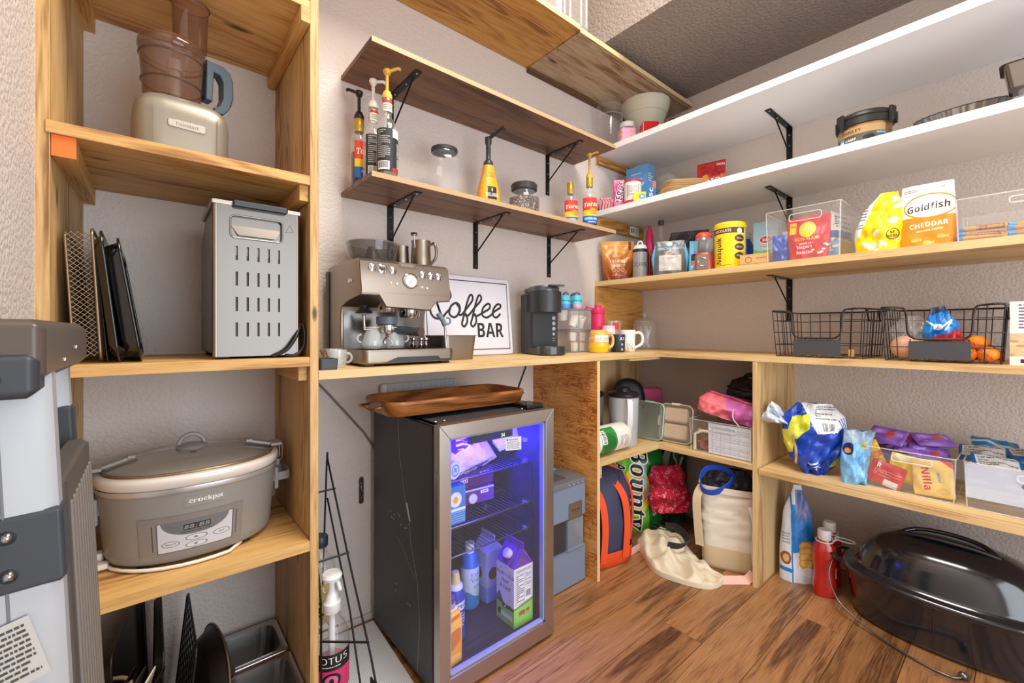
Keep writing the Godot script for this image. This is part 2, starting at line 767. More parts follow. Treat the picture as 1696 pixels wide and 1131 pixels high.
# soft bag: wp and dp are [height fraction, size] lists; print runs over front and back
func sack(g: Geo, h: float, wp: Array, dp: Array, e := 2.4, crease := 0.004, seed_ := 1, lean := Vector3.ZERO, rows := 22, n := 44, fq := 14.0) -> Geo:
	noise.seed = seed_
	noise.fractal_octaves = 3
	noise.frequency = 1.0
	var pick := func(l: Array, t: float) -> float:
		for i in l.size() - 1:
			if t <= l[i + 1][0]:
				var k: float = (t - l[i][0]) / maxf(l[i + 1][0] - l[i][0], 1e-5)
				k = k * k * (3 - 2 * k) * 0.6 + k * 0.4
				return lerpf(l[i][1], l[i + 1][1], k)
		return l[-1][1]
	var front := []
	var back := []
	var bottom := PackedVector3Array()
	var wmax := 0.0
	for q in wp:
		wmax = maxf(wmax, q[1])
	for i in rows + 1:
		var t := float(i) / rows
		var w: float = pick.call(wp, t)
		var d: float = pick.call(dp, t)
		var f := PackedVector3Array()
		var b := PackedVector3Array()
		for j in n / 2 + 1:
			var a := PI * j / (n / 2)
			var cx := -cos(a)
			var xx := signf(cx) * pow(absf(cx), 2 / e) * w / 2
			var zz := pow(absf(sin(a)), 2 / e) * d / 2
			var p0 := Vector3(xx, t * h, 0) + lean * t * t
			var soft := minf(1.0, d / 0.02) * sin(a)
			var wr := crease * soft
			f.append(p0 + Vector3(0, 0, zz + wr * noise.get_noise_3d(xx * fq * 2, t * h * fq, 3.0) * 2.0))
			b.append(p0 - Vector3(0, 0, zz + wr * noise.get_noise_3d(xx * fq * 2, t * h * fq, 9.0) * 2.0))
		front.append(f)
		back.append(b)
		if i == 0:
			bottom.append_array(f)
			for j in range(b.size() - 2, 0, -1):
				bottom.append(b[j])
	for side in 2:
		var rr: Array = [front, back][side]
		var base := g.p.size()
		g.sheet(rr, false, false, Rect2(0, 0, 1, 1), 1 if side == 0 else -1)
		var k := 0
		for i in rr.size():
			for j in rr[i].size():
				var q: Vector3 = rr[i][j] - lean * pow(float(i) / rows, 2)
				g.t[base + k] = Vector2(0.5 + (q.x / wmax) * (1 if side == 0 else -1), 1.0 - float(i) / rows)
				k += 1
	g.cap(bottom, Vector3.DOWN)
	return g


# a label wrapped on a round thing
func band(g: Geo, r0: float, r1: float, y0: float, y1: float, a0: float, a1: float, seg := 18) -> Geo:
	return g.lathe([Vector2(r0, y0), Vector2(r1, y1)], seg, Vector3.ZERO, 1, 1, deg_to_rad(a0), deg_to_rad(a1))


# carton with its own print per side: front (+z), side (+x), top; others repeat
func carton(called: String, s: Vector3, front: Material, side: Material, top: Material, parent: Node3D, at := Transform3D()) -> MeshInstance3D:
	var h := s / 2
	var q := []
	for sx in [-1, 1]:
		for sy in [0, 1]:
			for sz in [-1, 1]:
				q.append(Vector3(sx * h.x, sy * s.y, sz * h.z))
	var gs := [Geo.new(), Geo.new(), Geo.new()]
	gs[0].face(q[1], q[5], q[7], q[3], Vector3.BACK)
	gs[0].face(q[4], q[0], q[2], q[6], Vector3.FORWARD)
	gs[1].face(q[5], q[4], q[6], q[7], Vector3.RIGHT)
	gs[1].face(q[0], q[1], q[3], q[2], Vector3.LEFT)
	gs[2].face(q[3], q[7], q[6], q[2], Vector3.UP)
	gs[2].face(q[0], q[4], q[5], q[1], Vector3.DOWN)
	var m := ArrayMesh.new()
	for i in 3:
		var a: ArrayMesh = gs[i].mesh()
		m.add_surface_from_arrays(Mesh.PRIMITIVE_TRIANGLES, a.surface_get_arrays(0))
		m.surface_set_material(i, [front, side, top][i])
	var o := MeshInstance3D.new()
	o.name = called
	o.mesh = m
	o.transform = at
	parent.add_child(o, true)
	return o


func _ready() -> void:
	# camera: level, the lens raised a little so that uprights stay upright
	var cam := Camera3D.new()
	cam.name = "camera"
	add_child(cam)
	cam.position = CAM
	cam.rotation.y = -atan2(717.0, 855.0)
	cam.projection = Camera3D.PROJECTION_FRUSTUM
	cam.near = 0.05
	cam.far = 50.0
	cam.keep_aspect = Camera3D.KEEP_HEIGHT
	cam.size = 2 * 0.05 * 565.5 / 717.0
	cam.frustum_offset = Vector2(0, -0.05 * 16.5 / 717.0)
	cam.current = true

	var env := Environment.new()
	env.background_mode = Environment.BG_COLOR
	env.background_color = Color(0.93, 0.96, 1.0)
	env.background_energy_multiplier = 1.0
	env.tonemap_mode = Environment.TONE_MAPPER_LINEAR
	env.tonemap_exposure = 1.0
	env.sdfgi_enabled = true
	env.ssao_enabled = true
	env.ssil_enabled = true
	var we := WorldEnvironment.new()
	we.name = "environment"
	we.environment = env
	add_child(we)

	# the room's ceiling light and the daylight from the doorway behind the camera
	area_light("ceiling_light", Vector3(-1.55, 3.05, 1.25), Vector3(-90, 0, 0), Vector2(1.0, 1.0), LAMP, Color(1.0, 0.97, 0.93))
	area_light("doorway_light", Vector3(-1.45, 1.1, 2.98), Vector3(0, 0, 0), Vector2(1.7, 2.0), DAY, Color(0.93, 0.97, 1.0))

	materials()
	ceiling_lamp()
	room()
	shelving()
	tower_things()
	floor_left()
	fridge()
	coffee_counter()
	syrup_shelves()
	upper_shelves()
	snack_shelf()
	counter_far()
	cubby()
	lower_bay()
	under_shelf()
	finish_prints()


const LAMP := 6.0
const DAY := 4.3


func area_light(called: String, at: Vector3, rot: Vector3, size: Vector2, energy: float, c: Color) -> void:
	var l := AreaLight3D.new()
	l.name = called
	l.area_size = size
	l.light_color = c
	l.light_energy = energy
	l.area_normalize_energy = true
	l.area_range = 8.0
	l.area_attenuation = 2.0
	l.shadow_enabled = true
	add_child(l)
	l.position = at
	l.rotation_degrees = rot


func ceiling_lamp() -> void:
	var o := thing("ceiling_lamp", "flat square glowing ceiling lamp above the pantry floor", "lamp", Vector3(-1.55, 3.06, 1.25))
	part("housing", geo().box(Vector3(0, 0.022, 0), Vector3(1.06, 0.036, 1.06), 0.006), mat(C8(235, 235, 232), 0.5), o)
	var glow := StandardMaterial3D.new()
	glow.albedo_color = C8(240, 238, 232)
	glow.emission_enabled = true
	glow.emission = Color(1.0, 0.97, 0.93)
	glow.emission_energy_multiplier = 1.0
	part("diffuser", geo().box(Vector3(0, 0.0, 0), Vector3(1.0, 0.008, 1.0), 0.002), glow, o)


func materials() -> void:
	var f := FastNoiseLite.new()
	M.wall = grain_bump(mat(C8(215, 204, 197), 0.6).duplicate(), 0.035, 5.0, 4.6, 4, true)
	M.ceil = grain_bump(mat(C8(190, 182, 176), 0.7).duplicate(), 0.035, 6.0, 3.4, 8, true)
	M.shaded_soffit = grain_bump(mat(C8(150, 138, 130), 0.7).duplicate(), 0.035, 7.0, 3.4, 8, true)  # ceiling colour darkened to carry the shade under the soffit
	M.pine = wood(3, C8(222, 180, 114), C8(198, 148, 82), C8(146, 96, 48), 16.0, 2.4, 0.26, 9)
	M.pale = wood(7, C8(224, 194, 142), C8(208, 172, 116), C8(168, 126, 78), 12.0, 1.6, 0.2, 5)
	M.upright = wood(11, C8(214, 178, 122), C8(186, 144, 88), C8(120, 84, 48), 30.0, 3.2, 0.3, 8)
	M.ply = wood(15, C8(230, 168, 96), C8(200, 124, 52), C8(146, 78, 28), 34.0, 5.0, 0.5, 2, 0.5, 5.0)
	M.walnut = wood(19, C8(136, 98, 70), C8(108, 74, 50), C8(70, 46, 32), 9.0, 1.4, 0.3, 0, 0.45)
	M.weathered = wood(23, C8(188, 166, 138), C8(166, 138, 104), C8(112, 82, 52), 12.0, 2.0, 0.4, 3)
	M.golden = wood(27, C8(206, 158, 84), C8(180, 126, 56), C8(126, 82, 34), 10.0, 3.4, 0.3, 3)
	M.tray = wood(31, C8(176, 112, 58), C8(140, 82, 38), C8(82, 44, 20), 14.0, 2.0, 0.3, 1, 0.3)
	var fl := wood(41, C8(174, 126, 82), C8(142, 98, 60), C8(80, 52, 33), 3.6, 2.6, 0.3, 3, 0.34, 0.5)
	M.floor = []
	for tint in [1.0, 0.88, 1.1, 0.96]:
		var m: StandardMaterial3D = fl.duplicate()
		m.albedo_color = Color(minf(tint, 1.0), minf(tint * 0.985, 1.0), minf(tint * 0.97, 1.0))
		M.floor.append(m)
	M.edge = mat(C8(226, 196, 144), 0.6)
	M.white = mat(C8(236, 236, 236), 0.45)
	M.black = mat(C8(24, 24, 26), 0.45)
	M.blackmetal = mat(C8(30, 29, 29), 0.4, 0.5)
	M.wire = mat(C8(62, 58, 56), 0.35, 0.8)
	M.steel = mat(C8(142, 136, 130), 0.22, 1.0)
	M.brushed = mat(C8(150, 138, 126), 0.36, 1.0)
	M.chrome = mat(C8(190, 190, 192), 0.1, 1.0)
	M.screw = mat(C8(210, 208, 204), 0.3, 0.9)
	M.glass = clear(C8(235, 240, 240), 0.08)
	M.dim = clear(C8(120, 118, 115), 0.35)


func room() -> void:
	var g := geo()
	g.box(Vector3(-1.3, -0.06, 1.5), Vector3(2.9, 0.1, 3.2), 0.0)
	var fl := setting("floor", g, mat(C8(80, 56, 40), 0.7), "brown wood-look plank floor with dark streaky grain")
	rng.seed = 5
	var meshes := []
	for len_ in [1.22, 1.22, 1.22, 1.22, 1.22, 1.22, 1.22, 1.22]:
		g = geo()
		g.box(Vector3.ZERO, Vector3(len_ - 0.0012, 0.012, 0.1535), 0.0012)
		meshes.append(g.mesh())
	for r in 20:
		var x := -2.6 - rng.randf() * 1.0
		while x < 0.0:
			var a := maxf(x, -2.62)
			var b := minf(x + 1.22, 0.02)
			if b - a > 0.02:
				var o := MeshInstance3D.new()
				o.name = "plank"
				if b - a > 1.21:
					o.mesh = meshes[rng.randi() % 8]
				else:
					g = geo()
					g.box(Vector3.ZERO, Vector3(b - a - 0.0012, 0.012, 0.1535), 0.0012)
					o.mesh = g.mesh()
				o.material_override = M.floor[rng.randi() % 4]
				o.position = Vector3((a + b) / 2, -0.006, 0.02 + r * 0.1547)
				fl.add_child(o, true)
			x += 1.22
	setting("wall_back", geo().box(Vector3(-1.3, 1.55, -0.05), Vector3(2.9, 3.3, 0.1), 0.0), M.wall, "textured greige wall behind the coffee counter")
	setting("wall_far", geo().box(Vector3(0.05, 1.55, 1.5), Vector3(0.1, 3.3, 3.2), 0.0), M.wall, "textured greige wall behind the white shelves")
	setting("wall_near", geo().box(Vector3(-2.63, 1.55, 1.5), Vector3(0.1, 3.3, 3.2), 0.0), M.wall, "textured greige wall beside the step ladder")
	g = geo()
	g.box(Vector3(-2.45, 1.55, 3.05), Vector3(0.36, 3.3, 0.1), 0.0)
	g.box(Vector3(-0.25, 1.55, 3.05), Vector3(0.7, 3.3, 0.1), 0.0)
	g.box(Vector3(-1.43, 2.66, 3.05), Vector3(1.67, 1.08, 0.1), 0.0)
	setting("wall_front", g, M.wall, "wall with the doorway opposite the coffee counter")
	setting("ceiling", geo().box(Vector3(-1.3, 3.15, 1.5), Vector3(2.9, 0.1, 3.2), 0.0), M.ceil, "high pale ceiling over the pantry")
	setting("ceiling_soffit", geo().box(Vector3(-0.3825, 2.77, 1.5), Vector3(0.765, 0.648, 3.0), 0.0), M.shaded_soffit, "lower textured ceiling panel over the white shelves")
	g = geo()
	g.box(Vector3(-1.92, 0.012, 0.006), Vector3(0.31, 0.024, 0.012), 0.002)
	setting("baseboard_back", g, mat(C8(196, 186, 176), 0.6), "low pale baseboard strip beside the beverage fridge")


# L bracket with a diagonal brace; plate on the wall, arm under the shelf; out = direction away from the wall
func bracket(o: Node3D, at: Vector3, out: Vector3, arm: float, drop: float, brace := 0.19) -> void:
	var side := out.cross(Vector3.UP)
	var b := Basis(side, Vector3.UP, out)
	var g := geo()
	g.x = Transform3D(b, at)
	g.box(Vector3(0, -drop / 2, 0.002), Vector3(0.026, drop, 0.004), 0.001)
	g.box(Vector3(0, -0.002, arm / 2), Vector3(0.026, 0.004, arm), 0.001)
	g.tube(bend([Vector3(0, -0.004, brace), Vector3(0, -0.012, brace - 0.006), Vector3(0, -drop * 0.66, 0.008), Vector3(0, -drop * 0.7, 0.004)], 3), 0.0035, 6)
	var br := part("bracket", g, M.blackmetal, o)
	var s := geo()
	s.ball(Vector3.ZERO, Vector3(0.0045, 0.0045, 0.002), 8)
	var first := part("screw", s, M.screw, br)
	for k in 3:
		var one := Transform3D(b, g.x * Vector3(0, -drop * [0.2, 0.47, 0.93][k], 0.004))
		if k == 0:
			first.transform = one
		else:
			again(first, one)
		again(first, Transform3D(b, g.x * Vector3(0, -0.004, arm * [0.18, 0.58, 0.93][k])) * T(Vector3.ZERO, 90))


func shelving() -> void:
	rng.seed = 12
	# tall plywood shelf unit
	var o := thing("shelf_unit", "tall shelf unit of knotty golden pine boards with cleats", "shelving", Vector3(-2.33, 0, 0.2))
	var k := o.position
	var g := geo()
	g.box(Vector3(-2.0875, 1.3, 0.2025) - k, Vector3(0.021, 2.6, 0.405), 0.001, 1)
	part("side_panel", g, M.upright, o)
	g = geo()
	g.x = T(Vector3(-2.5655, 1.3, 0.2025) - k, 0, -1.7)
	g.box(Vector3.ZERO, Vector3(0.021, 2.6, 0.405), 0.001, 1)
	part("side_panel", g, M.upright, o)
	g = geo()
	g.box(Vector3(-2.0775, 1.3, 0.4055) - k, Vector3(0.0015, 2.6, 0.0015), 0.0005, 1)
	for y in [[1.912, 1.932], [1.457, 1.481], [0.990, 1.014], [0.514, 0.540]]:
		g = geo()
		g.box(Vector3(-2.333, (y[0] + y[1]) / 2, 0.204) - k, Vector3(0.468, y[1] - y[0], 0.408), 0.001, 0)
		part("shelf_board", g, M.pine, o)
	for c in [[-2.11, 1.872, 0.21, 0.4, 0.04], [-2.11, 1.417, 0.2, 0.39, 0.04], [-2.11, 0.952, 0.27, 0.38, 0.038], [-2.545, 1.872, 0.2, 0.4, 0.04], [-2.545, 1.416, 0.2, 0.40, 0.041]]:
		g = geo()
		g.box(Vector3(c[0] + (0.0 if c[0] > -2.3 else 0.002), c[1] + c[4] / 2, c[2]) - k, Vector3(0.022 if c[0] > -2.3 else 0.034, c[4], c[3] * (1.0 if c[2] < 0.25 else 0.6)), 0.001, 2)
		var cl := part("cleat", g, M.pine, o)
		if c[0] < -2.3 and c[1] < 1.5:
			g = geo()
			g.box(Vector3(-2.543, 1.4365, 0.4008) - k, Vector3(0.034, 0.041, 0.0016), 0.0004)
			var pt := part("painted_end", g, mat(C8(243, 118, 44), 0.6), cl)
			pt.set_meta("label", "orange painted cleat end")
	# coffee counter board and its far leg
	o = thing("counter_board", "long pale plywood counter board under the espresso machine", "counter", Vector3(-1.27, 0.953, 0.2))
	g = geo()
	g.box(Vector3(-1.0385, 0.9645, 0.2025) - o.position, Vector3(2.077, 0.023, 0.405), 0.001, 0)
	part("board", g, M.pale, o)
	g = geo()
	g.box(Vector3(-0.56, 0.9465, 0.36) - o.position, Vector3(0.26, 0.012, 0.075), 0.001, 0)
	part("joint_strip", g, M.pale, o)
	o = thing("counter_board", "pale plywood counter board carrying the two wire baskets", "counter", Vector3(-0.23, 0.953, 1.4))
	g = geo()
	g.box(Vector3(-0.2295, 0.9645, 1.6535) - o.position, Vector3(0.459, 0.023, 2.497), 0.001, 2)
	part("board", g, M.pale, o)
	o = thing("support_board", "upright orange plywood support panel with rippled grain beside the ice maker", "panel", Vector3(-0.93, 0, 0.2))
	g = geo()
	g.box(Vector3(0, 0.476, 0.0025), Vector3(0.018, 0.952, 0.405), 0.001, 2)
	part("board", g, M.ply, o)
	g = geo()
	g.box(Vector3(0, 0.476, 0.2055), Vector3(0.018, 0.952, 0.0012), 0.0004, 1)
	part("pale_edge", g, M.edge, o)
	# cubby: back sheet, L-shaped low shelf, divider
	o = thing("back_sheet", "tan plywood sheet on the wall behind the drink pitchers", "panel", Vector3(-0.46, 0.52, 0.006))
	g = geo()
	g.box(Vector3(-0.005, 0.216, 0), Vector3(0.9, 0.43, 0.011), 0.001, 1)
	part("board", g, M.pale, o)
	o = thing("corner_shelf", "low L-shaped plywood corner shelf carrying pitchers and lunch boxes", "shelf", Vector3(-0.46, 0.492, 0.3))
	g = geo()
	g.box(Vector3(-0.46, 0.5035, 0.2025) - o.position, Vector3(0.92, 0.022, 0.405), 0.001, 0)
	part("board", g, M.pale, o)
	g = geo()
	g.box(Vector3(-0.2295, 0.5035, 0.626) - o.position, Vector3(0.459, 0.022, 0.44), 0.001, 2)
	part("board", g, M.pale, o)
	g = geo()
	g.box(Vector3(-0.911, 0.466, 0.3) - o.position, Vector3(0.02, 0.05, 0.2), 0.001, 2)
	part("cleat", g, M.pale, o)
	g = geo()
	g.box(Vector3(-0.5, 0.487, 0.36) - o.position, Vector3(0.16, 0.01, 0.06), 0.001, 0)
	part("joint_strip", g, M.pale, o)
	o = thing("divider_board", "upright pale plywood divider between the tote bags and the ketchup", "panel", Vector3(-0.23, 0, 0.856))
	g = geo()
	g.box(Vector3(0.0005, 0.476, 0), Vector3(0.459, 0.952, 0.019), 0.001, 1)
	part("board", g, M.pale, o)
	o = thing("low_shelf", "low rough plywood shelf carrying the chip bags and clear snack bins", "shelf", Vector3(-0.23, 0.492, 1.6))
	g = geo()
	g.box(Vector3(-0.2295, 0.492, 1.884) - o.position, Vector3(0.459, 0.022, 2.03), 0.001, 2)
	part("board", g, M.weathered if false else M.pale, o)
	# plywood snack shelf
	o = thing("snack_shelf", "pale plywood shelf carrying coffee, cocoa and snack bags", "shelf", Vector3(-0.23, 1.337, 1.4))
	g = geo()
	g.box(Vector3(-0.2295, 1.351, 1.45) - o.position, Vector3(0.459, 0.028, 2.9), 0.001, 2)
	part("board", g, M.pale, o)
	bracket(o, Vector3(0, 1.337, 0.842) - o.position, Vector3.LEFT, 0.26, 0.205)
	o = thing("corner_board", "golden plywood panel on the wall behind the mugs", "panel", Vector3(-0.235, 0.977, 0.009))
	g = geo()
	g.box(Vector3(0.0, 0.179, 0), Vector3(0.45, 0.358, 0.017), 0.001, 0)
	part("board", g, M.golden, o)
	# white shelves
	for i in 2:
		var y: float = [2.083, 1.736][i]
		o = thing("white_shelf", ["upper white melamine shelf over the camp crock, below the ceiling", "lower white melamine shelf carrying the camp crock and tart pan"][i], "shelf", Vector3(-0.23, y, 1.4))
		g = geo()
		g.box(Vector3(-0.2295, y + 0.0155, 1.45) - o.position, Vector3(0.459, 0.031, 2.9), 0.001, 2)
		part("board", g, mat(C8(238, 238, 238), 0.38), o)
		bracket(o, Vector3(0, y, 0.842) - o.position, Vector3.LEFT, 0.28, 0.19)
		g = geo()
		g.box(Vector3(-0.225, y - [0.022, 0.035][i], 0.0115) - o.position, Vector3(0.45, [0.042, 0.068][i], 0.021), 0.001, 0)
		var cl := part("cleat", g, M.golden, o)
		cl.set_meta("label", "golden wooden cleat on the wall")
		if i == 1:
			var pc := pic(64, 64, Color(0.95, 0.94, 0.9))
			pc.bars(0.1, 0.1, 0.6, 0.9)
			pc.small(0.65, 0.1, 0.95, 0.9, 6, C8(60, 60, 60))
			var st := Geo.new()
			st.face(Vector3(-0.15, y - 0.06, 0.0226) - o.position, Vector3(-0.06, y - 0.06, 0.0226) - o.position, Vector3(-0.06, y - 0.008, 0.0226) - o.position, Vector3(-0.15, y - 0.008, 0.0226) - o.position, Vector3.BACK)
			part("sticker", st, printed(pc), cl)
	# walnut shelves
	for i in 2:
		var y: float = [1.988, 1.566][i]
		o = thing("walnut_shelf", ["upper walnut-look shelf above the syrup bottles", "lower walnut-look shelf carrying syrup bottles and jars"][i], "shelf", Vector3(-1.26, y, 0.14))
		g = geo()
		g.box(Vector3(-1.262, y + 0.0085, 0.14) - o.position, Vector3(1.245, 0.017, 0.28), 0.001, 0)
		part("board", g, M.walnut, o)
		g = geo()
		g.box(Vector3(-1.262, y + 0.0085, 0.2805) - o.position, Vector3(1.245, 0.017, 0.001), 0.0003, 0)
		part("pale_edge", g, mat(C8(186, 156, 118), 0.5), o)  # paler than the board: light from above put into the front edge colour
		for x in [[-1.697, -0.84], [-1.697, -1.293, -0.83]][i]:
			bracket(o, Vector3(x, y, 0) - o.position, Vector3.BACK, 0.235, 0.205)
	# boards overhead
	for i in 2:
		o = thing("overhead_shelf", ["golden knotty board of the overhead shelf", "weathered grey-brown board of the overhead shelf, above the plastic bowl"][i], "shelf", Vector3([-1.6, -0.5][i], 2.38, 0.18))
		g = geo()
		if i == 0:
			g.box(Vector3(-1.521, 2.393, 0.178) - o.position, Vector3(1.067, 0.022, 0.352), 0.001, 0)
		else:
			g.box(Vector3(-0.497, 2.388, 0.176) - o.position, Vector3(0.977, 0.022, 0.348), 0.001, 0)
		part("board", g, [M.golden, M.weathered][i], o)
		g = geo()
		if i == 0:
			g.box(Vector3(-1.521, 2.393, 0.3545) - o.position, Vector3(1.067, 0.022, 0.001), 0.0003, 0)
		else:
			g.box(Vector3(-0.497, 2.388, 0.3505) - o.position, Vector3(0.977, 0.022, 0.001), 0.0003, 0)
		part("pale_edge", g, M.edge, o)  # thin bright strip, paints the lamplight that catches the board front
		g = geo()
		if i == 1:
			g.box(Vector3(-0.497, 2.369, 0.014) - o.position, Vector3(0.977, 0.016, 0.026), 0.002, 0)
			part("nailer", g, mat(C8(96, 66, 44), 0.8), o)


# flat plate (x, y from 0) with rectangular openings whose walls go back by depth
func perforated(g: Geo, w: float, h: float, holes: Array, depth: float) -> Geo:
	var xs := [0.0, w]
	var ys := [0.0, h]
	for r in holes:
		for q in [r.position.x, r.end.x]:
			if not xs.has(q):
				xs.append(q)
		for q in [r.position.y, r.end.y]:
			if not ys.has(q):
				ys.append(q)
	xs.sort()
	ys.sort()
	var open := func(i, j):
		if i < 0 or j < 0 or i >= xs.size() - 1 or j >= ys.size() - 1:
			return true
		var c := Vector2((xs[i] + xs[i + 1]) / 2, (ys[j] + ys[j + 1]) / 2)
		for r in holes:
			if r.has_point(c):
				return true
		return false
	for i in xs.size() - 1:
		for j in ys.size() - 1:
			if open.call(i, j):
				continue
			var a := Vector3(xs[i], ys[j], 0)
			var b := Vector3(xs[i + 1], ys[j], 0)
			var c := Vector3(xs[i + 1], ys[j + 1], 0)
			var d := Vector3(xs[i], ys[j + 1], 0)
			var k := Vector3(0, 0, -depth)
			g.face(a, b, c, d, Vector3.BACK)
			if open.call(i - 1, j):
				g.face(a, d, d + k, a + k, Vector3.LEFT)
			if open.call(i + 1, j):
				g.face(b, c, c + k, b + k, Vector3.RIGHT)
			if open.call(i, j - 1):
				g.face(a, b, b + k, a + k, Vector3.DOWN)
			if open.call(i, j + 1):
				g.face(d, c, c + k, d + k, Vector3.UP)
	return g


# grid of wires over a rectangle spanned by a, b from corner c
func lattice(g: Geo, c: Vector3, a: Vector3, b: Vector3, na: int, nb: int, r: float, seg := 4) -> Geo:
	for i in na + 1:
		g.rod(c + a * i / na, c + a * i / na + b, r, seg)
	for i in nb + 1:
		g.rod(c + b * i / nb, c + b * i / nb + a, r, seg)
	return g


# a shallow pan standing on its long edge: opening towards +x; height h (y), length d (z)
func standing_pan(o: Node3D, h: float, d: float, deep: float, m: Material, r := 0.03, lip := 0.008) -> void:
	var g := geo()
	g.x = Transform3D(Basis(Vector3(0, 1, 0), Vector3(1, 0, 0), Vector3(0, 0, -1)), Vector3(0, h / 2 + lip, 0))
	bin(g, h, d, deep, r, 0.0015, 0.008, lip)
	part("pan_body", g, m, o)
	g = geo()
	var pts := []
	for q in rrect(h + 2 * lip, d + 2 * lip, r + lip, 5):
		pts.append(Vector3(deep, h / 2 + lip + q.x, q.y))
	g.tube(pts, 0.0025, 6, true)
	part("rolled_rim", g, m, o)


func tower_things() -> void:
	# food processor
	var champ := mat(C8(150, 142, 128), 0.38, 0.5)
	var slate := mat(C8(70, 86, 98), 0.4)
	var brown := clear(C8(104, 68, 48), 0.8)
	var o := thing("food_processor", "food processor with champagne base, tinted bowl and slate handle", "appliance", Vector3(-2.357, 1.4818, 0.262), 4)
	o.scale = Vector3(0.925, 0.882, 0.925)
	var g := geo()
	var rows := []
	for q in [[0.0, 0.094], [0.006, 0.098], [0.105, 0.1], [0.128, 0.098], [0.146, 0.091], [0.158, 0.078], [0.165, 0.066]]:
		rows.append(sring(q[1], q[1] * 0.94, 4.2, q[0]))
	g.sheet(rows, true)
	g.cap(rows[0], Vector3.DOWN)
	g.cap(rows[-1], Vector3.UP)
	var b := part("base", g, champ, o)
	g = geo()
	g.extrude(rrect(0.078, 0.019, 0.006), 0.003, 0.76, 0.001)
	part("badge", g, mat(C8(205, 198, 186), 0.25, 0.9), b, T(Vector3(0.002, 0.082, 0.0945)))
	var pc := pic(256, 48, C8(196, 188, 176))
	pc.text("Cuisinart", 0.5, 0.5, 0.52, C8(120, 112, 102), 1.0, 0, 0, "Droid Serif")
	g = geo()
	g.face(Vector3(-0.036, -0.008, 0), Vector3(0.036, -0.008, 0), Vector3(0.036, 0.008, 0), Vector3(-0.036, 0.008, 0), Vector3.BACK)
	part("lettering", g, printed(pc, 0.35, 0.6), b, T(Vector3(0.002, 0.082, 0.0963)))
	g = geo()
	for x in [-0.066, 0.066]:
		g = geo()
		g.box(Vector3(x, 0.062, 0.0925), Vector3(0.0012, 0.124, 0.001), 0.0)
		part("seam_groove", g, mat(C8(120, 112, 100), 0.5), b)
	g = geo()
	g.lathe([Vector2(0.001, 0.170), Vector2(0.060, 0.170), Vector2(0.0615, 0.185), Vector2(0.063, 0.215), Vector2(0.068, 0.285), Vector2(0.0685, 0.302)], 36, Vector3(-0.018, 0, 0))
	var bowl := part("bowl", g, brown, o)
	g = geo()
	g.lathe([Vector2(0.0642, 0.213), Vector2(0.066, 0.216), Vector2(0.0642, 0.219)], 36, Vector3(-0.018, 0, 0))
	g.lathe([Vector2(0.0688, 0.282), Vector2(0.0702, 0.285), Vector2(0.0688, 0.288)], 36, Vector3(-0.018, 0, 0))
	part("rib", g, mat(C8(84, 62, 50), 0.4), bowl)
	g = geo()
	g.lathe([Vector2(0.012, 0.17), Vector2(0.012, 0.26), Vector2(0.016, 0.262), Vector2(0.016, 0.29), Vector2(0.001, 0.292)], 16, Vector3(-0.012, 0, 0))
	part("drive_stem", g, mat(C8(205, 200, 192), 0.4), bowl)
	g = geo()
	g.lathe([Vector2(0.0695, 0.3), Vector2(0.0715, 0.303), Vector2(0.0715, 0.316), Vector2(0.069, 0.326), Vector2(0.058, 0.336), Vector2(0.03, 0.341)], 36, Vector3(-0.018, 0, 0))
	part("lid", g, clear(C8(116, 80, 62), 0.7), o)
	g = geo()
	rows = []
	for q in [[0.335, 0.037, 0.031], [0.4, 0.039, 0.033], [0.455, 0.041, 0.035], [0.459, 0.043, 0.037]]:
		rows.append(sring(q[1], q[2], 2.2, q[0], 32, 0.02, 0))
	g.sheet(rows, true)
	var ft := part("feed_tube", g, clear(C8(116, 76, 56), 0.75), o)
	g = geo()
	g.tube(Array(sring(0.043, 0.037, 2.2, 0.459, 32, 0.02, 0)), 0.0018, 6, true)
	part("rim", g, mat(C8(90, 70, 60), 0.4), ft)
	g = geo()
	g.extrude(PackedVector2Array([Vector2(0.05, 0.205), Vector2(0.052, 0.318), Vector2(0.094, 0.318), Vector2(0.110, 0.306), Vector2(0.116, 0.29), Vector2(0.117, 0.235), Vector2(0.108, 0.198), Vector2(0.094, 0.178), Vector2(0.071, 0.172), Vector2(0.07, 0.188), Vector2(0.085, 0.202), Vector2(0.092, 0.225), Vector2(0.092, 0.272), Vector2(0.084, 0.288), Vector2(0.07, 0.29), Vector2(0.066, 0.205)]), 0.034, 0.7, 0.003)
	var hd := part("handle", g, slate, o, T(Vector3(0, 0, 0.012), 0, 12))
	g = geo()
	g.extrude(PackedVector2Array([Vector2(0.099, 0.305), Vector2(0.113, 0.302), Vector2(0.12, 0.286), Vector2(0.121, 0.236), Vector2(0.115, 0.212), Vector2(0.1, 0.208), Vector2(0.1, 0.25)]), 0.027, 0.6, 0.004)
	part("grip", g, champ, hd)

	# steel appliance with slots
	o = thing("bread_maker", "stainless steel bread maker with slotted side panel and dark lid handle", "appliance", Vector3(-2.2095, 1.014, 0.21))
	g = geo()
	g.x = T(Vector3(0, 0.012, 0), 0, 90)
	g.extrude(PackedVector2Array([Vector2(-0.157, 0), Vector2(-0.157, 0.352), Vector2(0.05, 0.352), Vector2(0.15, 0.30), Vector2(0.155, 0.0)]), 0.182, 0.76, 0.004)
	part("body", g, mat(C8(116, 104, 94), 0.3, 0.9), o)
	g = geo()
	var holes := []
	for r in 4:
		for c in 5:
			holes.append(Rect2(0.0385 + c * 0.0228, 0.048 + r * 0.0612, 0.005, 0.034))
	holes.append(Rect2(0.03, 0.287, 0.108, 0.05))
	perforated(g, 0.174, 0.362, holes, 0.009)
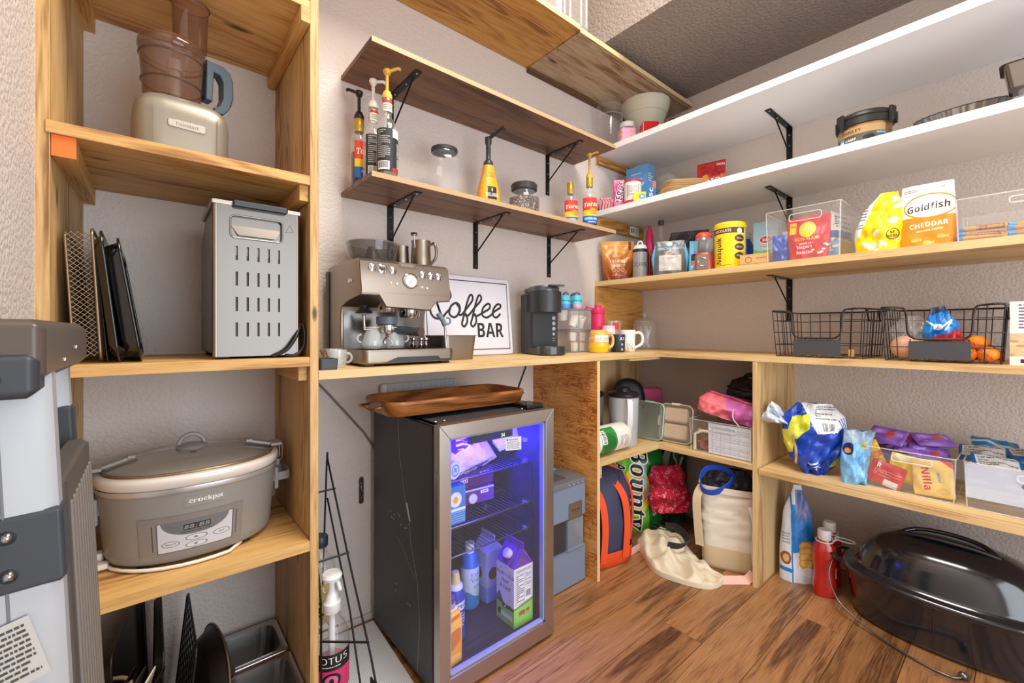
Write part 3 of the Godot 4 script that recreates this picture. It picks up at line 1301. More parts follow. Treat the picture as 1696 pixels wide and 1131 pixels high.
	part("vent_panel", g, mat(C8(108, 102, 97), 0.26, 1.0), o, T(Vector3(-0.087, 0.006, 0.166)))
	g = geo()
	g.box(Vector3(0, 0.13, 0.1585), Vector3(0.15, 0.24, 0.002), 0.0)
	part("vent_backing", g, mat(C8(92, 80, 70), 0.5), o)
	g = geo()
	g.extrude(PackedVector2Array([Vector2(-0.054, -0.025), Vector2(0.054, -0.025), Vector2(0.054, 0.025), Vector2(-0.054, 0.025)]), 0.001)
	g.face(Vector3(-0.054, 0.003, 0.002), Vector3(0.054, 0.003, 0.002), Vector3(0.04, -0.02, 0.0075), Vector3(-0.04, -0.02, 0.0075), Vector3(0, 0.3, 0.9))
	part("grip_recess", g, mat(C8(108, 102, 97), 0.26, 1.0), o, T(Vector3(-0.003, 0.318, 0.158)))
	g = geo()
	for i in 40:
		pass
	var rim := []
	for q in rrect(0.112, 0.054, 0.01):
		rim.append(Vector3(q.x, q.y, 0))
	g.tube(rim, 0.0022, 6, true)
	part("grip_rim", g, M.steel, o, T(Vector3(-0.003, 0.318, 0.1665)))
	g = geo()
	for x in [-0.0875, 0.0875]:
		g.lathe([Vector2(0.007, 0.006), Vector2(0.007, 0.366)], 16, Vector3(x, 0, 0.1595))
	part("corner_trim", g, M.brushed, o)
	g = geo()
	g.box(Vector3(0, 0.372, 0.05), Vector3(0.196, 0.014, 0.236), 0.004)
	var ld := part("lid", g, mat(C8(168, 158, 148), 0.3, 0.9), o)
	g = geo()
	g.box(Vector3(0.004, 0.371, 0.172), Vector3(0.118, 0.017, 0.02), 0.004)
	part("lid_handle", g, mat(C8(52, 54, 58), 0.35), ld)
	g = geo()
	g.tube([Vector3(0.07, 0.338, 0.1672), Vector3(0.06, 0.318, 0.1672), Vector3(0.078, 0.322, 0.1672)], 0.0007, 4, true)
	part("warning_mark", g, mat(C8(130, 120, 108), 0.5), o)
	for x in [-0.07, 0.07]:
		for z in [-0.12, 0.14]:
			part("foot", geo().box(Vector3(x, 0.006, z), Vector3(0.026, 0.012, 0.02), 0.003), M.black, o)
	g = geo()
	g.tube(bend([Vector3(0.03, 0.004, 0.172), Vector3(0.06, 0.02, 0.18), Vector3(0.082, 0.052, 0.176), Vector3(0.1, 0.085, 0.15), Vector3(0.106, 0.07, 0.16), Vector3(0.105, 0.03, 0.16), Vector3(0.085, 0.006, 0.17), Vector3(0.06, 0.006, 0.165)]), 0.0042, 8)
	part("power_cord", g, M.black, o)

	# trays leaning on the side board, each standing on its edge
	var enamel := glossy(C8(22, 20, 20), 0.2, 0.8)
	o = thing("mesh_basket", "wire mesh air fryer basket leaning on the pine side board", "basket", Vector3(-2.511, 1.017, 0.205))
	o.rotation_degrees.z = 3.0
	g = geo()
	var wires := mat(C8(150, 128, 104), 0.35, 0.7)
	for face_ in 2:   # front wall (z) and the base
		var c := Vector3(-0.022, 0.012, 0.15) if face_ == 0 else Vector3(-0.022, 0.012, -0.15)
		var ax := Vector3(0.036, 0, 0) if face_ == 0 else Vector3(0, 0, 0.3)
		var w := ax.length()
		var hh := 0.255
		var step := 0.0105
		var k := -hh
		while k < w:
			for s in 2:
				var a0 := maxf(0.0, k)
				var b0 := minf(w, k + hh)
				if b0 - a0 > 0.002:
					var y0 := a0 - k
					var y1 := b0 - k
					if s == 1:
						y0 = hh - y0
						y1 = hh - y1
					g.rod(c + ax * (a0 / w) + Vector3(0, y0, 0), c + ax * (b0 / w) + Vector3(0, y1, 0), 0.0011, 3)
			k += step
	part("mesh_lattice", g, wires, o)
	g = geo()
	var loop := []
	for q in rrect(0.272, 0.31, 0.02, 4):
		loop.append(Vector3(0.018, 0.14 + q.x, q.y))
	g.tube(loop, 0.0028, 6, true)
	loop = []
	for q in rrect(0.256, 0.3, 0.016, 4):
		loop.append(Vector3(-0.022, 0.14 + q.x, q.y))
	g.tube(loop, 0.0022, 6, true)
	part("rim_frame", g, wires, o)
	o = thing("wire_rack", "thin chrome wire rack between the mesh basket and dark pans", "rack", Vector3(-2.484, 1.016, 0.2))
	o.rotation_degrees.z = 4.5
	g = geo()
	lattice(g, Vector3(0, 0.004, -0.145), Vector3(0, 0.25, 0), Vector3(0, 0, 0.29), 3, 14, 0.0016)
	part("wire_lattice", g, M.wire, o)
	for i in 2:
		o = thing("baking_pan", ["black enamel baking pan next to the wire rack", "black enamel baking pan with brown rim, outermost of the leaning pans"][i], "pan", Vector3([-2.477, -2.453][i], 1.015, 0.205), 0, "leaning enamel pans")
		o.rotation_degrees.z = [6.0, 8.5][i]
		standing_pan(o, [0.262, 0.25][i], [0.33, 0.325][i], [0.012, 0.024][i], enamel, 0.03, 0.007)

	slow_cooker()
	low_pans()


func slow_cooker() -> void:
	var grey := mat(C8(146, 143, 138), 0.42, 0.15)
	var pale := mat(C8(216, 208, 198), 0.3)
	var trim := mat(C8(150, 150, 150), 0.4)
	var o := thing("slow_cooker", "oval grey slow cooker with glass lid, clamps and digital panel", "appliance", Vector3(-2.327, 0.5415, 0.202))
	var g := geo()
	var rows := []
	for q in [[0.006, 0.158, 0.128], [0.012, 0.168, 0.136], [0.03, 0.174, 0.141], [0.034, 0.172, 0.139], [0.04, 0.174, 0.141], [0.172, 0.186, 0.153]]:
		rows.append(sring(q[1], q[2], 2.25, q[0], 56))
	g.sheet(rows, true)
	g.cap(rows[0], Vector3.DOWN)
	var b := part("body", g, grey, o)
	g = geo()
	rows = []
	for q in [[0.17, 0.187, 0.154], [0.175, 0.1885, 0.1555], [0.182, 0.188, 0.155]]:
		rows.append(sring(q[1], q[2], 2.25, q[0], 56))
	g.sheet(rows, true)
	part("trim_ring", g, mat(C8(205, 205, 205), 0.25, 0.6), b)
	g = geo()
	rows = []
	for q in [[0.180, 0.183, 0.15], [0.186, 0.190, 0.157], [0.2, 0.193, 0.16], [0.208, 0.19, 0.157], [0.211, 0.181, 0.148], [0.206, 0.174, 0.141]]:
		rows.append(sring(q[1], q[2], 2.25, q[0], 56))
	g.sheet(rows, true)
	part("stoneware_rim", g, glossy(C8(226, 218, 208), 0.25), o)
	g = geo()
	rows = []
	for q in [[0.205, 0.18, 0.147], [0.203, 0.12, 0.1], [0.2, 0.002, 0.002]]:
		rows.append(sring(q[1], q[2], 2.25, q[0], 40))
	g.sheet(rows, true)
	part("stoneware_inside", g, mat(C8(200, 192, 180), 0.4), o)
	g = geo()
	rows = []
	for q in [[0.212, 0.172, 0.14], [0.217, 0.16, 0.13], [0.229, 0.12, 0.096], [0.238, 0.07, 0.055], [0.241, 0.002, 0.002]]:
		rows.append(sring(q[1], q[2], 2.2, q[0], 48))
	g.sheet(rows, true)
	var ld := part("glass_lid", g, clear(C8(190, 196, 190), 0.28), o)
	g = geo()
	g.tube(Array(sring(0.173, 0.141, 2.2, 0.2115, 48)), 0.004, 6, true)
	part("lid_rim", g, mat(C8(150, 124, 96), 0.3, 0.6), ld)
	g = geo()
	g.tube(arc(Vector3(-0.005, 0.246, 0), 0.027, 8, 172, 12), 0.0055, 8)
	g.lathe([Vector2(0.001, 0.239), Vector2(0.032, 0.239), Vector2(0.034, 0.243), Vector2(0.03, 0.247), Vector2(0.001, 0.25)], 24, Vector3(-0.005, 0, 0))
	part("lid_handle", g, trim, ld)
	g = geo()
	g.lathe([Vector2(0.001, 0.236), Vector2(0.006, 0.236), Vector2(0.005, 0.239), Vector2(0.001, 0.2385)], 12, Vector3(-0.005, 0, 0.05))
	part("vent_grommet", g, mat(C8(110, 96, 60), 0.4, 0.6), ld)
	# clamps over the ends
	for s in [-1, 1]:
		g = geo()
		g.strap([Vector3(s * 0.196, 0.218, 0.0), Vector3(s * 0.17, 0.222, 0.0), Vector3(s * 0.125, 0.236, 0.0)], Vector3(0, 0, 0.03), 0.006)
		g.box(Vector3(s * 0.188, 0.219, 0), Vector3(0.03, 0.01, 0.05), 0.003)
		g.box(Vector3(s * 0.122, 0.238, 0), Vector3(0.016, 0.008, 0.036), 0.002)
		var cl := part("clamp", g, mat(C8(168, 168, 166), 0.4), o)
		g = geo()
		for z in [-0.02, 0.02]:
			g.tube([Vector3(s * 0.199, 0.222, z), Vector3(s * 0.203, 0.214, z), Vector3(s * 0.203, 0.178, z * 0.8), Vector3(s * 0.196, 0.168, z * 0.6)], 0.002, 6)
		part("clamp_wire", g, M.chrome, cl)
		g = geo()
		g.box(Vector3(s * 0.192, 0.165, 0), Vector3(0.012, 0.02, 0.034), 0.003)
		part("catch", g, trim, cl)
		g = geo()
		var pth := []
		for q in [[0.176, 0.036], [0.202, 0.036], [0.216, 0.03], [0.219, 0.0], [0.216, -0.03], [0.205, -0.036], [0.176, -0.036]]:
			pth.append(Vector3(s * q[0], 0.132, q[1]))
		g.strap(bend(pth, 3), Vector3(0, 0.022, 0), 0.009)
		for z in [-0.036, 0.036]:
			g.box(Vector3(s * 0.184, 0.128, z * 1.05), Vector3(0.012, 0.062, 0.012), 0.004)
		part("carry_handle", g, trim, o)
	# control panel, bent along the front
	var pc := pic(360, 210, C8(132, 124, 118))
	pc.rect(0.19, 0.15, 0.88, 0.93, C8(70, 70, 78))
	pc.rect(0.2, 0.165, 0.87, 0.915, C8(200, 200, 206))
	pc.ell(0.53, 0.16, 0.3, 0.38, C8(110, 110, 112))
	pc.rect(0.19, 0.0, 0.88, 0.15, C8(132, 124, 118))
	pc.rect(0.44, 0.27, 0.65, 0.42, C8(30, 34, 36))
	pc.text("88:88", 0.545, 0.345, 0.1, C8(150, 156, 150), 1.0, 0, 0.1)
	for q in [[0.32, 0.72, "SELECT"], [0.76, 0.66, "OFF"], [0.54, 0.64, ""], [0.54, 0.82, ""]]:
		pc.ell(q[0], q[1], 0.085, 0.075, C8(60, 60, 66))
		pc.ell(q[0], q[1], 0.078, 0.065, C8(206, 206, 212))
		if q[2] != "":
			pc.text(q[2], q[0], q[1], 0.04, C8(90, 90, 96))
	pc.poly([0.52, 0.66, 0.56, 0.66, 0.54, 0.61], C8(100, 100, 110))
	pc.poly([0.52, 0.8, 0.56, 0.8, 0.54, 0.85], C8(100, 100, 110))
	pc.small(0.42, 0.46, 0.68, 0.5, 1, C8(60, 60, 60))
	for x in [0.14, 0.91]:
		for k in 12:
			pc.rect(x, 0.2 + k * 0.055, x + 0.012, 0.235 + k * 0.055, C8(40, 38, 38))
	for q in [[-0.6, 0.47, 0.028, 0.118, 0.0022, printed(pc, 0.35)], [-0.12, 0.26, 0.134, 0.158, 0.0008, null]]:
		g = geo()
		var rr := []
		for i in 2:
			var y: float = [q[2], q[3]][i]
			var k := (y - 0.04) / 0.132
			var line := PackedVector3Array()
			for j in 25:
				var t := lerpf(q[0], q[1], j / 24.0)
				var ca := cos(t)
				var sa := sin(t)
				line.append(Vector3(signf(sa) * pow(absf(sa), 2 / 2.25) * (lerpf(0.174, 0.186, k) + q[4]), y, pow(absf(ca), 2 / 2.25) * (lerpf(0.141, 0.153, k) + q[4])))
			rr.append(line)
		rr.reverse()
		g.sheet(rr, false, false, Rect2(0, 0, 1, 1), -1)
		if q[5]:
			part("control_panel", g, q[5], o)
		else:
			var t2 := pic(256, 80, C8(146, 143, 138))
			t2.text("crockpot", 0.5, 0.5, 0.4, C8(245, 245, 240), 1.0, 0, 0, "Droid Serif")
			part("lettering", g, printed(t2, 0.42, 0.1), b)
	g = geo()
	var cord := []
	for i in 13:
		var t := deg_to_rad(-95 + i * 10.5)
		cord.append(Vector3(sin(t) * 0.172, 0.0, cos(t) * 0.15 + (0.004 if i < 12 else -0.02)))
	g.tube(cord, 0.004, 6)
	g.box(Vector3(-0.185, 0.014, 0.02), Vector3(0.03, 0.026, 0.026), 0.005)
	g.box(Vector3(-0.178, 0.006, 0.055), Vector3(0.036, 0.014, 0.024), 0.004)
	part("power_cord", g, mat(C8(232, 224, 212), 0.45), o, T(Vector3(0, 0.0045, 0)))
	for x in [-0.1, 0.1]:
		for z in [-0.09, 0.09]:
			part("foot", geo().lathe([Vector2(0.012, 0), Vector2(0.012, 0.008)], 12, Vector3(x, 0, z)), M.black, o)


func low_pans() -> void:
	var speck := grain_bump(mat(C8(40, 32, 28), 0.35).duplicate(), 0.2, 2.0, 8.0)
	var o := thing("roasting_tray", "dark speckled baking tray standing askew under the slow cooker", "pan", Vector3(-2.455, 0.003, 0.2), -10)
	o.rotation_degrees.z = 2
	standing_pan(o, 0.375, 0.28, 0.014, speck, 0.02, 0.006)
	o = thing("baking_sheet", "tall black baking sheet with dull brown rim standing upright", "pan", Vector3(-2.412, 0.003, 0.22), 0)
	o.rotation_degrees.z = -0.8
	standing_pan(o, 0.355, 0.3, 0.014, mat(C8(30, 26, 26), 0.4, 0.3), 0.015, 0.008)
	o = thing("cooling_rack", "black wire cooling rack standing between the dark pans", "rack", Vector3(-2.37, 0.003, 0.21), 0)
	o.rotation_degrees.z = -6
	var g := geo()
	lattice(g, Vector3(0, 0.006, -0.12), Vector3(0, 0.34, 0), Vector3(0, 0, 0.28), 15, 9, 0.0014)
	part("wire_lattice", g, M.wire, o)
	g = geo()
	var loop := []
	for q in rrect(0.352, 0.292, 0.02, 4):
		loop.append(Vector3(0, 0.176 + q.x, 0.02 + q.y))
	g.tube(loop, 0.0026, 6, true)
	part("rim_frame", g, M.wire, o)
	o = thing("oval_roaster", "dark speckled oval pan standing beside the steel steam pans", "pan", Vector3(-2.335, 0.003, 0.23), 8)
	o.rotation_degrees.z = -5
	g = geo()
	var rows := []
	for q in [[0.0, 0.1, 0.1], [0.004, 0.118, 0.112], [0.03, 0.14, 0.13], [0.034, 0.146, 0.136]]:
		rows.append(sring(q[1], q[2], 2.3, q[0], 40))
	g.x = Transform3D(Basis(Vector3(0, 1, 0), Vector3(1, 0, 0), Vector3(0, 0, -1)), Vector3(0, 0.147, 0))
	g.sheet(rows, true)
	g.cap(rows[0], Vector3.DOWN)
	g.cap(sring(0.1, 0.1, 2.3, 0.0015, 40), Vector3.UP)
	part("pan_body", g, speck, o)
	g = geo()
	g.x = Transform3D(Basis(Vector3(0, 1, 0), Vector3(1, 0, 0), Vector3(0, 0, -1)), Vector3(0, 0.147, 0))
	g.tube(Array(sring(0.146, 0.136, 2.3, 0.034, 40)), 0.003, 6, true)
	part("rolled_rim", g, mat(C8(96, 78, 64), 0.4, 0.3), o)
	# steam-table pans
	for i in 2:
		o = thing("steam_pan", ["shallow stainless steam-table pan against the textured wall", "shallow stainless steam-table pan in front of its twin"][i], "pan", Vector3(-2.19, 0.0, [0.115, 0.298][i]), 0, "steel steam-table pans")
		g = geo()
		g.x = T(Vector3(0, 0.05, 0))
		bin(g, 0.15, 0.145, 0.1, 0.03, 0.0015, 0.012, 0.0)
		part("pan_body", g, mat(C8(196, 194, 192), 0.24, 1.0), o)
		g = geo()
		var l0 := rrect(0.18, 0.178, 0.012)
		var l1 := rrect(0.148, 0.143, 0.03)
		var l2 := rrect(0.18, 0.178, 0.012)
		g.sheet([ring(l0, 0.145), ring(l0, 0.151), ring(rrect(0.172, 0.168, 0.012), 0.152), ring(rrect(0.168, 0.163, 0.014), 0.149), ring(l1, 0.149)], true, false, Rect2(0, 0, 1, 1), 1)
		part("rim", g, mat(C8(196, 194, 192), 0.24, 1.0), o)
		g = geo()
		g.x = T(Vector3(0, 0.0, 0))
		bin(g, 0.12, 0.12, 0.05, 0.02, 0.002)
		part("pan_foot", g, M.chrome, o)
		if i == 0:
			g = geo()
			g.lathe([Vector2(0.02, 0), Vector2(0.02, 0.004), Vector2(0.016, 0.006), Vector2(0.008, 0.005), Vector2(0.006, 0.008), Vector2(0.0005, 0.008)], 20)
			var k := thing("drain_stopper", "small round dark rubber stopper lying on the steel pan rim", "stopper", Vector3(-2.255, 0.152, 0.2), 0)
			part("disc", g, mat(C8(70, 64, 62), 0.4), k)
	# kitchen gadget bottom-left
	o = thing("grater_set", "jumble of metal slicer blades in a tan oval holder", "utensil", Vector3(-2.5, 0.0, 0.355), -20)
	g = geo()
	bin(g, 0.09, 0.09, 0.3, 0.02, 0.003)
	part("holder", g, mat(C8(150, 120, 92), 0.5), o)
	g = geo()
	g.tube(Array(sring(0.045, 0.035, 2.0, 0.33, 24)), 0.004, 6, true)
	part("rim", g, mat(C8(190, 160, 130), 0.4), o, T(Vector3(0.01, 0.0, 0.0), 0, 0, 0))
	for k in 4:
		g = geo()
		g.box(Vector3(-0.03 + k * 0.018, 0.33, 0.01), Vector3(0.003, 0.06, 0.06), 0.001)
		part("blade", g, [M.steel, M.brushed, mat(C8(226, 218, 190), 0.5), M.steel][k], o, T(Vector3.ZERO, 0, 0, -14))
	g = geo()
	g.lathe([Vector2(0.013, 0.345), Vector2(0.015, 0.36), Vector2(0.009, 0.375), Vector2(0.001, 0.377)], 14, Vector3(-0.03, 0, -0.02))
	part("knob", g, mat(C8(52, 58, 70), 0.4), o)
	ladder()


func ladder() -> void:
	var alu := mat(C8(172, 174, 177), 0.5, 0.25)
	var plastic := mat(C8(58, 62, 68), 0.5)
	var o := thing("step_ladder", "folded aluminium step ladder with dark plastic cap and riveted collars", "ladder", Vector3(-2.52, 0, 0.93))
	var k := o.position
	# rails: channel section, web towards +z, grooves along it
	var sec := PackedVector2Array([Vector2(-0.04, 0), Vector2(0.027, 0), Vector2(0.036, -0.006), Vector2(0.036, -0.026), Vector2(0.033, -0.026), Vector2(0.033, -0.008), Vector2(0.025, -0.003), Vector2(-0.04, -0.003)])
	for i in 2:
		var top: Vector3 = [Vector3(-2.5195, 1.06, 1.05), Vector3(-2.533, 1.06, 0.82)][i]
		var low: Vector3 = [Vector3(-2.478, 0.02, 1.05), Vector3(-2.490, 0.02, 0.82)][i]
		var d := (top - low)
		var g := geo()
		var yv := d.normalized()
		var zv := Vector3(0, 0, 1)
		var xv := yv.cross(zv).normalized()
		g.x = Transform3D(Basis(xv, zv, -yv), (top + low) / 2 - k)
		g.extrude(sec, d.length())
		var r := part("rail", g, alu, o)
		g = geo()
		g.x = Transform3D(Basis(xv, yv, zv), (top + low) / 2 - k)
		for q in 3:
			g.box(Vector3(-0.012 + q * 0.008, 0, 0.0004), Vector3(0.002, d.length(), 0.0012), 0.0005)
		part("rib", g, mat(C8(120, 122, 126), 0.5, 0.3), r)
		# riveted collars
		for c in [[0.93, 0.85], [0.96, 0.885]][i].size() / 2:
			var y0: float = [0.925, 0.985][i]
			var y1: float = [0.86, 0.925][i]
			g = geo()
			var f := func(y): return low.lerp(top, (y - low.y) / d.y) - k
			g.x = Transform3D(Basis(xv, yv, zv), f.call((y0 + y1) / 2))
			g.box(Vector3(-0.001, 0, -0.012), Vector3(0.08, y0 - y1, 0.031), 0.004)
			var co := part("collar", g, plastic, o)
			for yy in [-0.016, 0.016]:
				g = geo()
				g.x = Transform3D(Basis(xv, yv, zv), f.call((y0 + y1) / 2))
				g.ball(Vector3(0.006 + 0.004 * i, yy, 0.004), Vector3(0.006, 0.006, 0.003), 12)
				part("rivet", g, M.chrome, co)
		g = geo()
		g.box(Vector3(low.x, 0.012, low.z - 0.01) - k, Vector3(0.084, 0.024, 0.05), 0.005)
		part("foot", g, plastic, o)
	# cap over both rails
	var g := geo()
	g.box(Vector3(-2.523, 1.064, 0.935) - k, Vector3(0.084, 0.052, 0.31), 0.008)
	var cap := part("top_cap", g, mat(C8(88, 78, 70), 0.35), o)
	g = geo()
	g.box(Vector3(-2.522, 1.045, 1.078) - k, Vector3(0.076, 0.036, 0.036), 0.007)
	part("cap_end", g, plastic, cap)
	for x in [-2.508, -2.536]:
		g = geo()
		g.ball(Vector3(x, 1.043, 1.0965) - k, Vector3(0.0055, 0.005, 0.003), 12)
		part("rivet", g, M.chrome, cap)
	for q in [[0.985, 1.052], [0.9, 1.062]]:
		g = geo()
		g.ball(Vector3(-2.481, q[1], q[0]) - k, Vector3(0.002, 0.003, 0.003), 10)
		part("rivet", g, M.chrome, cap)
	# folded treads
	for q in [[0.60, 0.945], [0.22, 0.55]]:
		g = geo()
		g.x = T(Vector3(-2.487 + (0.93 - (q[0] + q[1]) / 2) * 0.04, (q[0] + q[1]) / 2, 0.925) - k, 0, 0, 2.4)
		g.box(Vector3.ZERO, Vector3(0.024, q[1] - q[0], 0.2), 0.006)
		var tr := part("tread", g, mat(C8(82, 76, 70), 0.5), o)
		var t := geo()
		t.x = g.x
		for j in 9:
			t.box(Vector3(0.0125, -0.01, -0.08 + j * 0.02), Vector3(0.004, (q[1] - q[0]) * 0.9, 0.008), 0.0018)
		part("rib", t, mat(C8(120, 112, 104), 0.45), tr)
	# sticker
	var pc := pic(140, 180, C8(190, 186, 180))
	pc.small(0.12, 0.1, 0.9, 0.92, 10, C8(70, 66, 62))
	g = Geo.new()
	g.x = T(Vector3(-2.508, 0.808, 1.0525) - k, 0, 0, 14)
	g.face(Vector3(-0.02, -0.028, 0), Vector3(0.02, -0.028, 0), Vector3(0.02, 0.028, 0), Vector3(-0.02, 0.028, 0), Vector3.BACK)
	part("sticker", g, printed(pc), o)


# lathe bottle helper: profile, material; returns the part
func turned(called: String, prof: Array, m: Material, o: Node3D, seg := 24, at := Vector3.ZERO) -> MeshInstance3D:
	var g := geo()
	g.lathe(prof, seg, at)
	return part(called, g, m, o)


func V2(a: Array) -> Array:
	var out := []
	for i in range(0, a.size(), 2):
		out.append(Vector2(a[i], a[i + 1]))
	return out


func label_on(o: Node3D, r0: float, r1: float, y0: float, y1: float, a0: float, a1: float, p: Pic, rough := 0.45) -> MeshInstance3D:
	var g := geo()
	band(g, r0, r1, y0, y1, a0, a1)
	return part("paper_label", g, printed(p, rough), o)


func floor_left() -> void:
	# ribbed mat on the floor
	var ribm := mat(C8(206, 206, 206), 0.5)
	var o := thing("shelf_liner", "pale ribbed plastic liner lying on the floor beside the fridge", "mat", Vector3(-1.93, 0.001, 0.3), -3)
	part("sheet", geo().box(Vector3(0, 0.001, 0), Vector3(0.28, 0.002, 0.56), 0.0), ribm, o)
	var g := geo()
	for i in 46:
		g.box(Vector3(-0.137 + i * 0.0061, 0.0025, 0), Vector3(0.0032, 0.0022, 0.56), 0.001)
	part("rib", g, mat(C8(220, 220, 220), 0.5), o)
	o = thing("shelf_liner", "white ribbed plastic liner standing against the wall behind the wooden tray", "mat", Vector3(-1.575, 0, 0.018))
	part("sheet", geo().box(Vector3(0.01, 0.44, -0.004), Vector3(0.33, 0.88, 0.006), 0.003), ribm, o)
	g = geo()
	for i in 50:
		g.box(Vector3(-0.145 + i * 0.0063, 0.44, 0.0005), Vector3(0.0034, 0.876, 0.003), 0.0012)
	g.lathe(V2([0.012, 0, 0.014, 0.004, 0.014, 0.872, 0.008, 0.88, 0.001, 0.88]), 14, Vector3(-0.156, 0, 0))
	part("rib", g, mat(C8(225, 230, 234), 0.5), o)
	# wire stand with two syrup jugs
	o = thing("wire_stand", "tiered black wire bottle stand between the shelf unit and the fridge", "rack", Vector3(-2.02, 0, 0.36))
	var k := o.position
	g = geo()
	for x in [-1.985, -2.068]:
		g.tube(bend([Vector3(x, 0.004, 0.10), Vector3(x, 0.64, 0.165), Vector3(x, 0.675, 0.178), Vector3(x, 0.645, 0.2), Vector3(x, 0.42, 0.38 if x > -2 else 0.375), Vector3(x, 0.2, 0.56 if x > -2 else 0.395), Vector3(x, 0.004, 0.60 if x > -2 else 0.398)], 4).map(func(q): return q - k), 0.0028, 6)
	g.tube([Vector3(-1.99, 0.56, 0.19) - k, Vector3(-1.987, 0.3, 0.38) - k, Vector3(-1.987, 0.06, 0.5) - k], 0.0028, 6)
	for q in [[0.6, 0.235], [0.452, 0.355], [0.275, 0.5], [0.07, 0.24], [0.07, 0.4], [0.195, 0.14], [0.195, 0.26]]:
		g.rod(Vector3(-1.98, q[0], q[1]) - k, Vector3(-2.07 if q[1] < 0.4 else -2.072, q[0], q[1] if q[1] < 0.4 else 0.42) - k, 0.0028)
	for x in [-2.06, -2.03, -2.0]:
		g.rod(Vector3(x, 0.195, 0.12) - k, Vector3(x, 0.195, 0.27) - k, 0.0028)
		g.rod(Vector3(x, 0.07, 0.22) - k, Vector3(x, 0.07, 0.41) - k, 0.0028)
	part("wire_frame", g, M.blackmetal, o)
	part("label_plate", geo().box(Vector3(-1.986, 0.16, 0.55) - k, Vector3(0.004, 0.09, 0.05), 0.001), M.black, o)
	for i in 2:
		var at: Vector3 = [Vector3(-2.015, 0.2, 0.2), Vector3(-2.022, 0.075, 0.335)][i]
		o = thing("syrup_jug", ["clear syrup jug with gold label and dark cap in the wire stand", "clear syrup jug with pink label and white pump in the wire stand"][i], "bottle", at, -18, "jugs in the wire stand")
		turned("jug", V2([0.001, 0.002, 0.042, 0.002, 0.046, 0.01, 0.047, 0.13, 0.044, 0.155, 0.033, 0.185, 0.022, 0.2, 0.02, 0.215, 0.02, 0.228]), M.glass, o, 28)
		var pc := pic(200, 200, [C8(190, 168, 96), C8(26, 22, 26)][i])
		if i == 0:
			pc.rect(0, 0.75, 1, 1, C8(150, 140, 60))
		else:
			for q in 7:
				pc.rect(0, 0.42 + q * 0.1, 1, 0.52 + q * 0.1, Color(0.85 - q * 0.02, 0.2, 0.45 - q * 0.01))
		pc.text("LOTUS", 0.5, 0.16, 0.17, Color.WHITE, 1.1, 0, 0, "Droid Sans", false)
		pc.small(0.3, 0.31, 0.7, 0.35, 1, Color.WHITE)
		pc.ell(0.5, 0.68, 0.2, 0.2, C8(24, 22, 26))
		pc.ell(0.5, 0.68, 0.14, 0.14, [C8(214, 196, 120), C8(230, 110, 160)][i])
		pc.ell(0.5, 0.70, 0.05, 0.09, C8(24, 22, 26))
		label_on(o, 0.0478, 0.0475, 0.02, 0.125, -75, 75, pc)
		var ins := geo()
		ins.lathe(V2([0.001, 0.005, 0.042, 0.005, 0.044, 0.03, 0.0445, [0.05, 0.08][i], 0.001, [0.05, 0.08][i]]), 24)
		part("syrup", ins, clear([C8(180, 150, 60), C8(190, 60, 100)][i], 0.6), o)
		if i == 0:
			turned("cap", V2([0.022, 0.222, 0.0235, 0.224, 0.0235, 0.25, 0.021, 0.254, 0.001, 0.254]), mat(C8(52, 58, 70), 0.4), o)
		else:
			var w := mat(C8(240, 240, 240), 0.35)
			var p := turned("pump", V2([0.022, 0.218, 0.024, 0.222, 0.024, 0.245, 0.018, 0.252, 0.016, 0.268, 0.011, 0.275, 0.009, 0.29, 0.012, 0.305, 0.026, 0.31, 0.028, 0.318, 0.024, 0.325, 0.001, 0.328]), w, o)
			var s := geo()
			s.tube(bend([Vector3(0.006, 0.312, 0), Vector3(0.016, 0.3, 0.01), Vector3(0.022, 0.28, 0.014)]), 0.006, 8)
			s.lathe(V2([0.009, 0.02, 0.009, 0.22]), 12)
			part("spout", s, w, p)
	# cables on the wall
	o = thing("wall_cable", "thin grey cable slanting down the wall beside the shelf unit", "cord", Vector3(-1.9, 0.75, 0.004))
	g = geo()
	g.tube([Vector3(-2.01, 0.95, 0.004), Vector3(-1.93, 0.86, 0.004), Vector3(-1.8, 0.70, 0.004), Vector3(-1.74, 0.6, 0.004)].map(func(q): return q - o.position), 0.0042, 6)
	part("cable", g, mat(C8(120, 116, 112), 0.5), o)
	o = thing("wall_cable", "thin black cable hanging down the wall beside the plywood panel", "cord", Vector3(-0.98, 0.85, 0.004))
	g = geo()
	g.tube([Vector3(-0.985, 0.952, 0.004), Vector3(-0.995, 0.9, 0.004), Vector3(-1.035, 0.82, 0.004), Vector3(-1.07, 0.7, 0.004)].map(func(q): return q - o.position), 0.004, 6)
	part("cable", g, mat(C8(50, 48, 46), 0.5), o)
	o = thing("wall_hasp", "small metal hasp on the wall next to the fridge side", "latch", Vector3(-1.812, 0.49, 0.001))
	g = geo()
	g.extrude(rrect(0.018, 0.1, 0.008), 0.004, 0.76, 0.001)
	part("plate", g, M.steel, o, T(Vector3(0, 0, 0.002)))
	g = geo()
	g.tube(bend([Vector3(-0.004, -0.03, 0.004), Vector3(0.004, -0.012, 0.012), Vector3(-0.004, 0.012, 0.012), Vector3(0.003, 0.03, 0.004)]), 0.0025, 6)
	part("hook", g, M.steel, o)


